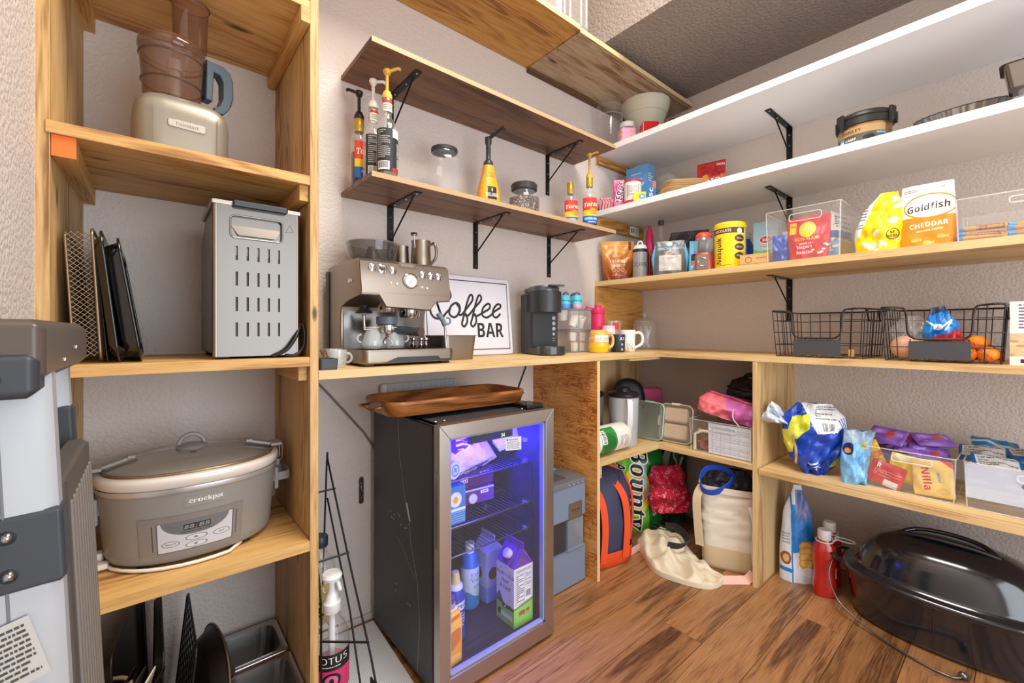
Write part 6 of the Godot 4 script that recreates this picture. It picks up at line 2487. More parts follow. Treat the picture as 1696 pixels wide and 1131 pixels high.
	mug(o, 0.037, 0.04, 0.113, printed(pc, 0.3), glossy(C8(240, 237, 232), 0.25), 75, 1.35)
	o = thing("measuring_glass", "glass measuring cup with red markings behind the mugs", "cup", Vector3(-0.4, y, 0.09), -20)
	turned("cup", V2([0.001, 0.0, 0.036, 0, 0.038, 0.004, 0.043, 0.165, 0.041, 0.165, 0.036, 0.006, 0.001, 0.007]), clear(C8(225, 228, 222), 0.15), o, 28)
	pc = pic(96, 96, C8(206, 60, 40))
	label_on(o, 0.0425, 0.0436, 0.115, 0.155, -40, 4, pc)
	g = geo()
	for i in 4:
		g.box(Vector3(0.026, 0.12 + i * 0.011, 0.0345), Vector3(0.012, 0.002, 0.002), 0.0)
	part("print", g, mat(C8(120, 70, 60), 0.5), o)
	o = thing("glass_jar", "lidded glass jar of white plastic spoons in the counter corner", "jar", Vector3(-0.15, y, 0.125))
	turned("jar_body", V2([0.001, 0.003, 0.058, 0.0, 0.066, 0.006, 0.068, 0.03, 0.068, 0.135, 0.06, 0.155, 0.056, 0.16]), clear(C8(215, 222, 220), 0.32), o, 32)
	turned("lid", V2([0.062, 0.16, 0.063, 0.165, 0.05, 0.178, 0.02, 0.184, 0.008, 0.186, 0.007, 0.192, 0.013, 0.2, 0.012, 0.21, 0.001, 0.214]), clear(C8(200, 208, 206), 0.5), o, 32)
	for i in 7:
		g = geo()
		var a := i * 0.9
		g.tube([Vector3(cos(a) * 0.03, 0.01, sin(a) * 0.03), Vector3(-cos(a) * 0.01, 0.07, -sin(a) * 0.015), Vector3(-cos(a) * 0.035, 0.115, -sin(a) * 0.035)], 0.0045, 6, false, 2.0)
		g.ball(Vector3(-cos(a) * 0.038, 0.122, -sin(a) * 0.038), Vector3(0.01, 0.014, 0.005), 8)
		var sp := thing("plastic_spoon", "white plastic spoon standing in the lidded glass jar", "spoon", o.position, 0, "spoons in the glass jar")
		part("spoon_body", g, mat(C8(226, 226, 232), 0.35), sp)


# pump-top bottle for flavoured syrup
func syrup_bottle(label: String, at: Vector3, turn: float, r: float, body: float, neck: float, cap: Material, pump: Material, liquid: Material, p: Pic, dark: bool) -> Node3D:
	var o := thing("syrup_bottle", label, "bottle", at, turn, "syrup bottles on the walnut shelf")
	turned("bottle_body", V2([0.001, 0.003, r * 0.9, 0, r, 0.004, r, body, r * 0.86, body + 0.014, 0.016, body + 0.036, 0.0145, body + 0.05, 0.0145, neck]), clear(C8(228, 230, 226), 0.12), o, 28)
	turned("syrup", V2([0.001, 0.005, r * 0.93, 0.005, r * 0.93, body * 0.72, 0.001, body * 0.72]), liquid, o, 24)
	turned("neck_sleeve", V2([0.0155, neck - 0.045, 0.0165, neck - 0.043, 0.0165, neck, 0.014, neck + 0.003]), cap, o, 20)
	if p:
		label_on(o, r + 0.0006, r + 0.0006, body * 0.12, body * 0.95, -85, 85, p)
	return o


func pump_top(o: Node3D, y: float, h: float, m: Material, ang: float) -> void:
	var g := geo()
	g.lathe(V2([0.017, y, 0.017, y + 0.012, 0.011, y + 0.026, 0.0055, y + 0.03, 0.0055, y + h - 0.02, 0.009, y + h - 0.018, 0.014, y + h - 0.006, 0.012, y + h, 0.001, y + h + 0.003]), 18)
	g.x = T(Vector3.ZERO, 0, ang, 0)
	g.tube([Vector3(0, y + h - 0.006, 0.004), Vector3(0, y + h + 0.001, 0.022), Vector3(0, y + h + 0.006, 0.036), Vector3(0, y + h + 0.002, 0.044)], 0.0055, 8)
	part("pump", g, m, o)


func syrup_shelves() -> void:
	var y := 1.5835
	rng.seed = 8
	var gold := mat(C8(200, 166, 60), 0.35, 0.5)
	var yel := mat(C8(222, 176, 66), 0.35)
	var wht := mat(C8(238, 236, 230), 0.4)
	var torani := func(sub: String) -> Pic:
		var p := pic(200, 256, C8(226, 66, 44))
		p.text("Torani", 0.5, 0.24, 0.15, C8(255, 244, 226), 0.95, -0.08, 0.25, "Droid Serif")
		p.rect(0, 0.46, 1, 0.66, C8(246, 202, 40))
		p.ell(0.55, 0.5, 0.2, 0.12, C8(206, 150, 40))
		p.rect(0, 0.66, 1, 0.94, C8(34, 104, 190))
		p.text(sub, 0.5, 0.76, 0.075, Color.WHITE, 0.95)
		p.small(0.3, 0.87, 0.7, 0.91, 1, Color.WHITE)
		p.rect(0, 0.94, 1, 1, C8(30, 34, 44))
		return p
	var o := syrup_bottle("dark syrup bottle with red, yellow and blue label and black pump", Vector3(-1.851, y, 0.085), 35, 0.029, 0.165, 0.24, gold, gold, clear(C8(60, 30, 18), 0.85), torani.call("MOCHA"), true)
	pump_top(o, 0.24, 0.1, mat(C8(30, 28, 28), 0.35), 200)
	var back := func() -> Pic:
		var p := pic(220, 256, C8(44, 46, 48))
		p.rect(0.56, 0, 1, 0.2, C8(222, 234, 220))
		p.text("IRISH CREAM", 0.78, 0.62, 0.09, C8(226, 232, 226), 0.8, -1.57)
		p.rect(0.56, 0.9, 1, 1, C8(190, 50, 50))
		p.small(0.08, 0.04, 0.48, 0.7, 14, C8(170, 172, 172))
		p.bars(0.08, 0.76, 0.46, 0.96)
		return p
	var neckp := func() -> Pic:
		var p := pic(96, 96, C8(226, 228, 210))
		p.rect(0, 0, 1, 0.25, C8(206, 50, 56))
		p.small(0.15, 0.4, 0.85, 0.9, 3, C8(120, 110, 96))
		return p
	o = syrup_bottle("clear syrup bottle with black label and white pump", Vector3(-1.826, y, 0.15), 20, 0.034, 0.17, 0.262, clear(C8(200, 190, 180), 0.3), wht, clear(C8(220, 214, 200), 0.3), back.call(), false)
	pump_top(o, 0.262, 0.1, wht, 70)
	label_on(o, 0.017, 0.017, 0.215, 0.25, -80, 80, neckp.call())
	o = syrup_bottle("amber syrup bottle with barcode label and yellow pump", Vector3(-1.808, y, 0.222), -4, 0.035, 0.17, 0.27, clear(C8(200, 180, 150), 0.3), yel, clear(C8(126, 72, 34), 0.72), back.call(), false)
	pump_top(o, 0.27, 0.1, yel, 60)
	label_on(o, 0.017, 0.017, 0.225, 0.262, -80, 80, neckp.call())
	o = thing("glass_jar", "empty clear glass jar with black lid on the walnut shelf", "jar", Vector3(-1.538, y, 0.14))
	turned("jar_body", V2([0.001, 0.004, 0.06, 0, 0.068, 0.008, 0.07, 0.02, 0.07, 0.145, 0.064, 0.165, 0.05, 0.18, 0.048, 0.19]), clear(C8(215, 222, 224), 0.1), o, 36)
	turned("lid", V2([0.049, 0.19, 0.051, 0.191, 0.051, 0.203, 0.048, 0.205, 0.001, 0.206]), mat(C8(52, 52, 52), 0.4), o, 32)
	o = thing("sauce_bottle", "orange caramel sauce bottle with dark pump under the upper shelf", "bottle", Vector3(-1.325, y, 0.14), -12)
	var pc := pic(300, 300, C8(236, 160, 36))
	pc.text("The Original", 0.5, 0.2, 0.03, C8(110, 70, 20))
	pc.text("CARAMEL", 0.5, 0.26, 0.055, C8(90, 60, 20), 1, 0, 0, "Droid Serif")
	pc.rect(0.3, 0.5, 0.7, 0.78, C8(42, 42, 44))
	pc.text("HOLLANDER", 0.5, 0.68, 0.075, C8(240, 238, 230), 0.8, 0, 0, "Droid Serif")
	pc.ell(0.5, 0.57, 0.03, 0.04, C8(230, 200, 120))
	pc.ell(0.5, 0.88, 0.06, 0.045, C8(90, 60, 20))
	pc.text("OZ", 0.5, 0.88, 0.04, C8(240, 230, 210))
	g_bottle(o, pc)
	var pm := mat(C8(56, 56, 60), 0.35)
	turned("pump_stem", V2([0.019, 0.188, 0.02, 0.19, 0.02, 0.205, 0.012, 0.215, 0.01, 0.22, 0.01, 0.28, 0.014, 0.285, 0.014, 0.31, 0.001, 0.315]), pm, o, 20)
	var g := geo()
	g.tube([Vector3(0.0, 0.305, 0.004), Vector3(0.02, 0.318, 0.04), Vector3(0.034, 0.33, 0.075), Vector3(0.036, 0.32, 0.08)], 0.0075, 8)
	part("pump_spout", g, pm, o)
	o = thing("bean_jar", "glass jar of brown coffee beans with dark lid", "jar", Vector3(-1.124, y, 0.14))
	turned("jar_body", V2([0.001, 0.004, 0.06, 0, 0.068, 0.008, 0.071, 0.03, 0.071, 0.085, 0.066, 0.105, 0.054, 0.12, 0.053, 0.126]), clear(C8(220, 226, 226), 0.14), o, 36)
	turned("lid", V2([0.054, 0.126, 0.058, 0.128, 0.06, 0.15, 0.055, 0.157, 0.001, 0.158]), mat(C8(54, 52, 52), 0.35), o, 32)
	g = geo()
	g.tube(arc(Vector3(0, 0.15, 0), 0.05, 10, 170, 12, Vector3.RIGHT, Vector3.UP * 0.35), 0.002, 6)
	part("bail_wire", g, M.chrome, o)
	# beans: one heap, nobody could count it
	g = geo()
	for i in 520:
		var a := rng.randf() * TAU
		var r := 0.063 * (1.0 if i < 420 else pow(rng.randf(), 0.5))
		var h := rng.randf_range(0.01, 0.094) if i < 420 else 0.092
		g.x = Transform3D(Basis.from_euler(Vector3(rng.randf() * 6, rng.randf() * 6, rng.randf() * 6)), Vector3(cos(a) * r, h, sin(a) * r))
		g.ball(Vector3.ZERO, Vector3(0.0055, 0.0032, 0.004), 6)
	var bn := part("coffee_beans", g, mat(C8(104, 66, 42), 0.4), self)
	bn.position = o.position
	bn.set_meta("kind", "stuff")
	bn.set_meta("label", "brown coffee beans filling the glass jar")
	o = syrup_bottle("clear syrup bottle with red label and gold cap, no pump", Vector3(-0.806, y, 0.13), -16, 0.036, 0.15, 0.225, gold, gold, clear(C8(236, 230, 210), 0.2), torani.call("VANILLA"), false)
	turned("cap", V2([0.0166, 0.222, 0.017, 0.226, 0.016, 0.236, 0.001, 0.237]), gold, o, 18)
	o = syrup_bottle("syrup bottle with red label and tall gold pump at the shelf end", Vector3(-0.732, y, 0.19), -26, 0.036, 0.165, 0.26, gold, yel, clear(C8(226, 226, 190), 0.25), torani.call("GREEN APPLE"), false)
	pump_top(o, 0.26, 0.125, yel, 70)
	# on the upper walnut shelf
	o = thing("plastic_tub", "clear plastic tub at the wall end of the upper white shelf", "container", Vector3(-0.435, 2.1145, 0.088))
	turned("tub_body", V2([0.001, 0.002, 0.066, 0, 0.07, 0.004, 0.073, 0.19, 0.074, 0.215, 0.077, 0.217]), clear(C8(224, 218, 214), 0.14), o, 40)
	turned("ribs", V2([0.072, 0.16, 0.075, 0.163, 0.072, 0.166]), clear(C8(240, 236, 232), 0.3), o, 40)
	# on the overhead boards
	o = thing("clear_canister", "tall clear plastic canister on the overhead boards", "container", Vector3(-1.0, 2.4045, 0.245))
	g = geo()
	var rows := []
	for q in [[0.0, 0.105], [0.006, 0.11], [0.3, 0.11], [0.32, 0.1]]:
		rows.append(sring(q[1], q[1] * 0.86, 4.5, q[0], 48))
	g.sheet(rows, true)
	part("canister_body", g, clear(C8(214, 210, 208), 0.2), o)
	g = geo()
	for x in [-0.07, -0.035, 0.035, 0.07]:
		g.box(Vector3(x, 0.16, 0.0925), Vector3(0.012, 0.28, 0.004), 0.002)
	part("rib", g, clear(C8(240, 238, 236), 0.3), o)


func g_bottle(o: Node3D, pc: Pic) -> void:
	var g := geo()
	var rows := []
	for q in [[0.0, 0.046, 0.04], [0.006, 0.05, 0.042], [0.04, 0.05, 0.042], [0.09, 0.044, 0.038], [0.13, 0.034, 0.03], [0.16, 0.026, 0.025], [0.185, 0.024, 0.024], [0.19, 0.02, 0.02]]:
		rows.append(sring(q[1], q[2], 2.6, q[0], 36))
	rows.reverse()
	g.sheet(rows, true)
	for i in g.t.size():
		g.t[i].y = 1.0 - g.p[i].y / 0.19
		g.t[i].x = clampf(0.5 + g.p[i].x / 0.1 * (1 if g.p[i].z > -0.01 else -1), 0, 1)
	part("bottle_body", g, printed(pc, 0.35), o)


func box_thing(called: String, label: String, cat: String, at: Vector3, turn: float, size: Vector3, front: Pic, side: Pic = null, top := Color.WHITE) -> Node3D:
	var o := thing(called, label, cat, at, turn)
	var fm := printed(front)
	carton("box_body", size, fm, printed(side) if side else fm, mat(top, 0.5), o)
	return o


func bag_thing(label: String, at: Vector3, turn: float, h: float, wp: Array, dp: Array, p: Pic, crease := 0.006, seed_ := 1, lean := Vector3.ZERO, tilt := Vector3.ZERO, rough := 0.32) -> Node3D:
	var o := thing("snack_bag", label, "bag", at, turn)
	o.rotation_degrees += tilt
	var g := geo()
	sack(g, h, wp, dp, 2.3, crease, seed_, lean)
	part("pouch", g, printed(p, rough), o)
	return o


func upper_shelves() -> void:
	rng.seed = 21
	var y := 2.1145
	var o := thing("plastic_bowl", "tall stack-ribbed cream plastic bowl on the upper white shelf", "bowl", Vector3(-0.24, y, 0.19))
	turned("bowl", V2([0.001, 0, 0.07, 0, 0.078, 0.01, 0.095, 0.13, 0.112, 0.19, 0.119, 0.2, 0.121, 0.212, 0.126, 0.222, 0.13, 0.24, 0.133, 0.262, 0.13, 0.263, 0.124, 0.24, 0.09, 0.13, 0.001, 0.12]), milky(C8(226, 222, 200), 0.9), o, 40)
	var g := geo()
	for i in 4:
		g.tube(Array(sring(0.114 + i * 0.0052, 0.114 + i * 0.0052, 2, 0.19 + i * 0.018, 40)), 0.0016, 6, true)
	part("ribs", g, mat(C8(214, 210, 188), 0.4), o)
	o = thing("sprinkle_jar", "pink labelled square jar with white lid on the upper white shelf", "jar", Vector3(-0.395, y, 0.175), -40)
	g = geo()
	g.sheet([sring(0.042, 0.042, 5, 0.082, 32), sring(0.044, 0.044, 5, 0.07, 32), sring(0.044, 0.044, 5, 0, 32)], true)
	part("jar_body", g, clear(C8(206, 170, 186), 0.55), o)
	var pc := pic(128, 96, C8(240, 176, 206))
	pc.ell(0.68, 0.5, 0.1, 0.28, C8(226, 160, 60))
	pc.ell(0.68, 0.5, 0.05, 0.16, C8(250, 230, 150))
	g = geo()
	g.sheet([sring(0.0448, 0.0448, 5, 0.07, 32), sring(0.0448, 0.0448, 5, 0.004, 32)], true)
	for i in g.t.size():
		g.t[i].x = fposmod(g.t[i].x * 2.0 + 0.0, 1.0001)
	part("paper_label", g, printed(pc), o)
	turned("lid", V2([0.036, 0.082, 0.04, 0.085, 0.04, 0.108, 0.037, 0.112, 0.001, 0.113]), mat(C8(240, 238, 236), 0.35), o, 28)
	o = thing("red_tin", "glossy red tin on the upper white shelf beside the pink jar", "tin", Vector3(-0.375, y, 0.3), -42)
	g = geo()
	g.box(Vector3(0, 0.038, 0), Vector3(0.09, 0.076, 0.06), 0.008)
	part("tin_body", g, glossy(C8(196, 16, 26), 0.2, 0.8), o)
	g = geo()
	g.box(Vector3(0.045, 0.03, 0.012), Vector3(0.012, 0.05, 0.05), 0.003)
	part("paper_label", g, mat(C8(232, 230, 222), 0.5), o)
	pc = pic(64, 48, C8(96, 64, 44))
	pc.ell(0.6, 0.4, 0.2, 0.2, C8(206, 150, 80))
	bag_thing("small brown foil packet beside the cream bowl on the upper shelf", Vector3(-0.32, y, 0.385), -50, 0.085, [[0, 0.05], [0.6, 0.06], [1, 0.055]], [[0, 0.03], [1, 0.003]], pc, 0.01, 4)
	# ---------------- lower white shelf
	y = 1.7675
	pc = pic(160, 100, C8(232, 150, 160))
	for i in 6:
		pc.curve([0.1 + i * 0.14, 0.1, 0.2 + i * 0.14, 0.4, 0.14 + i * 0.14, 0.9], 0.05, C8(110, 50, 60))
	pc.rect(0.78, 0.35, 1, 1, C8(40, 70, 170))
	pc.ell(0.74, 0.3, 0.08, 0.14, C8(240, 236, 236))
	bag_thing("low pink swirl snack bag at the wall end of the lower white shelf", Vector3(-0.41, y, 0.06), -52, 0.075, [[0, 0.1], [0.6, 0.11], [1, 0.09]], [[0, 0.04], [0.5, 0.05], [1, 0.004]], pc, 0.006, 6)
	pc = pic(96, 48, C8(206, 166, 110))
	pc.rect(0.1, 0.2, 0.3, 0.9, C8(70, 50, 30))
	pc.rect(0.5, 0.2, 0.6, 0.9, C8(90, 66, 40))
	box_thing("kraft_box", "small kraft carton behind the pink swirl bag on the white shelf", "box", Vector3(-0.3, y, 0.06), 0, Vector3(0.16, 0.075, 0.08), pc, null, C8(206, 166, 110))
	pc = pic(96, 200, C8(214, 70, 130))
	pc.text("NERDS", 0.56, 0.52, 0.26, C8(50, 20, 60), 0.8, -1.35, 0.1, "Droid Sans", true, 0.02)
	pc.rect(0.0, 0.8, 1, 1, C8(236, 130, 170))
	for i in 12:
		pc.ell(rng.randf(), rng.randf() * 0.3, 0.05, 0.025, C8(240, 120, 170))
	bag_thing("slim pink candy bag with dark lettering standing on the white shelf", Vector3(-0.415, y, 0.135), -46, 0.155, [[0, 0.055], [0.5, 0.06], [1, 0.06]], [[0, 0.03], [0.6, 0.024], [1, 0.002]], pc, 0.006, 7)
	o = thing("drink_canister", "white canister with red lid and yellow corner on the white shelf", "canister", Vector3(-0.4, y, 0.215), -58)
	pc = pic(256, 200, C8(236, 232, 226))
	pc.small(0.4, 0.16, 0.6, 0.7, 12, C8(120, 120, 120))
	pc.rect(0.39, 0.14, 0.4, 0.72, C8(90, 90, 90))
	pc.rect(0.61, 0.14, 0.62, 0.72, C8(90, 90, 90))
	pc.rect(0, 0.84, 1, 1, C8(206, 50, 60))
	pc.poly([0.6, 0.7, 0.75, 0.7, 0.75, 1, 0.62, 1], C8(246, 210, 40))
	pc.poly([0.5, 1, 0.6, 0.9, 0.62, 1], C8(240, 236, 230))
	g = geo()
	g.lathe(V2([0.001, 0, 0.044, 0, 0.045, 0.003, 0.045, 0.118]), 30)
	part("can_body", g, printed(pc), o)
	turned("lid", V2([0.045, 0.117, 0.0465, 0.118, 0.0465, 0.128, 0.044, 0.13, 0.001, 0.129]), mat(C8(206, 40, 50), 0.35), o, 30)
	pc = pic(140, 260, C8(98, 164, 222))
	pc.small(0.25, 0.16, 0.7, 0.2, 1, C8(236, 244, 250))
	pc.small(0.22, 0.3, 0.75, 0.34, 1, C8(236, 244, 250))
	pc.text("storage bags", 0.5, 0.42, 0.055, Color.WHITE, 0.8)
	pc.poly([0.0, 0.86, 1, 0.74, 1, 0.78, 0.0, 0.9], C8(190, 120, 190))
	pc.poly([0.0, 0.92, 1, 0.8, 1, 0.84, 0.0, 0.96], C8(120, 90, 190))
	var p2 := pic(70, 260, C8(90, 150, 210))
	p2.small(0.1, 0.2, 0.8, 0.4, 4, C8(230, 240, 250))
	o = box_thing("storage_bag_box", "tall open blue box of storage bags on the white shelf", "box", Vector3(-0.255, y, 0.165), -90, Vector3(0.14, 0.25, 0.07), pc, p2, C8(60, 66, 80))
	g = geo()
	g.box(Vector3(-0.02, 0.264, -0.02), Vector3(0.09, 0.002, 0.05), 0.0)
	part("lid_flap", g, mat(C8(206, 226, 240), 0.5), o, T(Vector3(0, 0, 0), 0, 0, 5))
	pc = pic(70, 140, C8(190, 186, 180))
	pc.rect(0.1, 0.35, 0.9, 0.9, C8(120, 190, 60))
	pc.ell(0.5, 0.6, 0.25, 0.12, C8(240, 220, 60))
	box_thing("grey_carton", "grey carton with green label behind the storage bag box", "box", Vector3(-0.12, y, 0.25), -90, Vector3(0.1, 0.2, 0.12), pc, null, C8(150, 146, 142))
	pc = pic(100, 120, C8(50, 120, 190))
	pc.text("isc", 0.5, 0.5, 0.3, C8(236, 244, 250), 1, -1.4)
	pc.rect(0.7, 0, 1, 0.3, C8(232, 110, 60))
	box_thing("blue_carton", "small blue carton with white letters behind the wooden plates", "box", Vector3(-0.31, y, 0.272), -70, Vector3(0.06, 0.125, 0.05), pc, null, C8(40, 90, 160))
	pc = pic(80, 60, C8(30, 66, 160))
	pc.curve([0.1, 0.7, 0.4, 0.3, 0.9, 0.6], 0.1, C8(220, 230, 240))
	bag_thing("dark blue packet behind the stack of wooden plates", Vector3(-0.2, y, 0.37), -70, 0.13, [[0, 0.12], [1, 0.13]], [[0, 0.04], [1, 0.003]], pc, 0.006, 12)
	pc = pic(64, 64, C8(244, 214, 30))
	pc.ell(0.7, 0.5, 0.25, 0.3, C8(60, 150, 210))
	pc.ell(0.7, 0.5, 0.12, 0.16, C8(240, 240, 240))
	box_thing("yellow_carton", "little yellow carton with blue roundel at the front of the white shelf", "box", Vector3(-0.425, y, 0.275), -62, Vector3(0.062, 0.046, 0.03), pc, null, C8(244, 214, 30))
	var plate: Node3D
	for i in 6:
		var at := Vector3(-0.3 + 0.003 * sin(i * 2.1), y + i * 0.0105, 0.44 + 0.003 * cos(i * 1.3))
		var lab: String = ["lowest", "second from the bottom", "third from the bottom", "third from the top", "second from the top", "topmost"][i]
		lab = "square tan palm-leaf plate, %s of the stack on the white shelf" % lab
		if i == 0:
			plate = thing("leaf_plate", lab, "plate", at, -48, "stacked palm-leaf plates")
			g = geo()
			g.sheet([ring(rrect(0.2, 0.2, 0.05, 6), 0.018), ring(rrect(0.205, 0.205, 0.052, 6), 0.0165), ring(rrect(0.16, 0.16, 0.04, 6), 0.0)], true)
			g.sheet([ring(rrect(0.2, 0.2, 0.05, 6), 0.018), ring(rrect(0.156, 0.156, 0.04, 6), 0.003)], true, true)
			g.cap(ring(rrect(0.16, 0.16, 0.04, 6), 0.0), Vector3.DOWN)
			g.cap(ring(rrect(0.156, 0.156, 0.04, 6), 0.003), Vector3.UP)
			part("plate_body", g, mat(C8(214, 178, 128), 0.6), plate)
		else:
			copy_of(plate, lab, at, -48 + 3 * sin(i * 3.0))
	pc = pic(200, 220, C8(200, 36, 44))
	for i in 40:
		pc.curve([rng.randf(), rng.randf() * 0.5, rng.randf(), rng.randf() * 0.5], 0.008, C8(150, 20, 30))
	pc.poly([0, 0.5, 1, 0.36, 1, 1, 0, 1], C8(226, 110, 60))
	pc.text("TRIO", 0.5, 0.56, 0.2, Color.WHITE, 1, -0.12, 0, "Droid Sans", true, 0.018, C8(150, 20, 30))
	pc.ell(0.32, 0.42, 0.12, 0.1, C8(246, 176, 60))
	pc.rect(0, 0, 1, 0.03, C8(150, 20, 30))
	pc.text("fiesta", 0.82, 0.1, 0.07, Color.WHITE)
	bag_thing("red snack bag with white letters leaning behind the wooden plates", Vector3(-0.16, y, 0.53), -78, 0.2, [[0, 0.12], [0.5, 0.135], [1, 0.14]], [[0, 0.05], [0.6, 0.035], [1, 0.003]], pc, 0.008, 13)
	# camp crock
	o = thing("camp_crock", "bronze camp crock with black clamped lid on the white shelf", "pot", Vector3(-0.27, y, 1.185), -95)
	o.scale.y = 0.93
	turned("pot_body", V2([0.001, 0, 0.078, 0, 0.082, 0.005, 0.083, 0.115]), mat(C8(176, 142, 96), 0.32, 0.8), o, 40)
	var bk := mat(C8(34, 32, 32), 0.4)
	turned("lid", V2([0.084, 0.108, 0.09, 0.11, 0.09, 0.135, 0.087, 0.138, 0.09, 0.141, 0.09, 0.152, 0.084, 0.16, 0.001, 0.163]), bk, o, 40)
	for a in [-35.0, 75.0, -150.0]:
		g = geo()
		g.x = T(Vector3.ZERO, 0, a, 0)
		g.box(Vector3(0, 0.135, 0.094), Vector3(0.03, 0.058, 0.012), 0.003)
		g.box(Vector3(-0.012, 0.115, 0.098), Vector3(0.005, 0.045, 0.014), 0.002)
		g.box(Vector3(0.012, 0.115, 0.098), Vector3(0.005, 0.045, 0.014), 0.002)
		part("clamp", g, bk, o)
	g = geo()
	g.tube(arc(Vector3(0, 0.163, 0), 0.018, 0, 180, 8), 0.006, 8)
	part("lid_handle", g, bk, o)
	pc = pic(360, 180, C8(86, 82, 76))
	pc.text("STANLEY", 0.42, 0.2, 0.15, C8(60, 46, 30))
	pc.rect(0, 0, 1, 0.34, C8(176, 142, 96))
	pc.text("STANLEY", 0.42, 0.18, 0.13, C8(70, 50, 30))
	pc.rect(0.2, 0.38, 0.3, 0.9, C8(90, 170, 200))
	pc.rect(0.2, 0.5, 0.3, 0.8, C8(230, 232, 230))
	pc.text("CAMP", 0.43, 0.54, 0.1, Color.WHITE)
	pc.text("CROCK", 0.45, 0.7, 0.1, Color.WHITE)
	pc.ell(0.72, 0.55, 0.1, 0.1, C8(30, 30, 30))
	pc.rect(0.64, 0.56, 0.8, 0.66, C8(30, 30, 30))
	pc.rect(0.84, 0.38, 1, 0.46, C8(90, 170, 200))
	label_on(o, 0.0835, 0.0837, 0.01, 0.1, -72, 62, pc, 0.4)
	o = thing("tart_pan", "fluted steel tart pan with red sticker propped against the wall", "pan", Vector3(-0.2, y + 0.016, 1.445), 0)
	o.rotation_degrees.z = 28
	g = geo()
	var rows := []
	for q in [[0.0, 0.108], [0.028, 0.12]]:
		var rr := PackedVector3Array()
		for i in 96:
			var a := TAU * i / 96
			var r: float = q[1] * (1.0 + 0.02 * cos(a * 24))
			rr.append(Vector3(sin(a) * r, q[0] + 0.05, cos(a) * r))
		rows.append(rr)
	g.sheet(rows, true)
	g.cap(rows[0], Vector3.DOWN)
	part("fluted_wall", g, mat(C8(150, 148, 146), 0.25, 1.0), o)
	g = geo()
	g.tube(Array(rows[1]), 0.002, 5, true)
	part("rim", g, mat(C8(120, 118, 116), 0.3, 1.0), o)
	g = geo()
	g.lathe(V2([0.001, 0.0525, 0.07, 0.0525, 0.07, 0.0535, 0.001, 0.0535]), 32)
	part("sticker", g, mat(C8(206, 60, 40), 0.5), o)
	for i in 1:
		g = geo()
		g.lathe(V2([0.001, 0.0494, 0.07, 0.0494]), 32)
		part("sticker", g, mat(C8(206, 60, 40), 0.5), o)
	o = thing("tumbler_glass", "upturned clear glass under a small steel pan at the shelf end", "glass", Vector3(-0.3, y, 1.6))
	turned("glass_body", V2([0.034, 0.0, 0.03, 0.045, 0.022, 0.055, 0.024, 0.075, 0.001, 0.076]), clear(C8(215, 218, 218), 0.25), o, 28)
	o = thing("loaf_pan", "small flared steel pan standing on the upturned glass", "pan", Vector3(-0.3, y + 0.077, 1.625), 0)
	g = geo()
	bin(g, 0.11, 0.16, 0.075, 0.015, 0.0015, 0.012, 0.008)
	part("pan_body", g, M.steel, o)


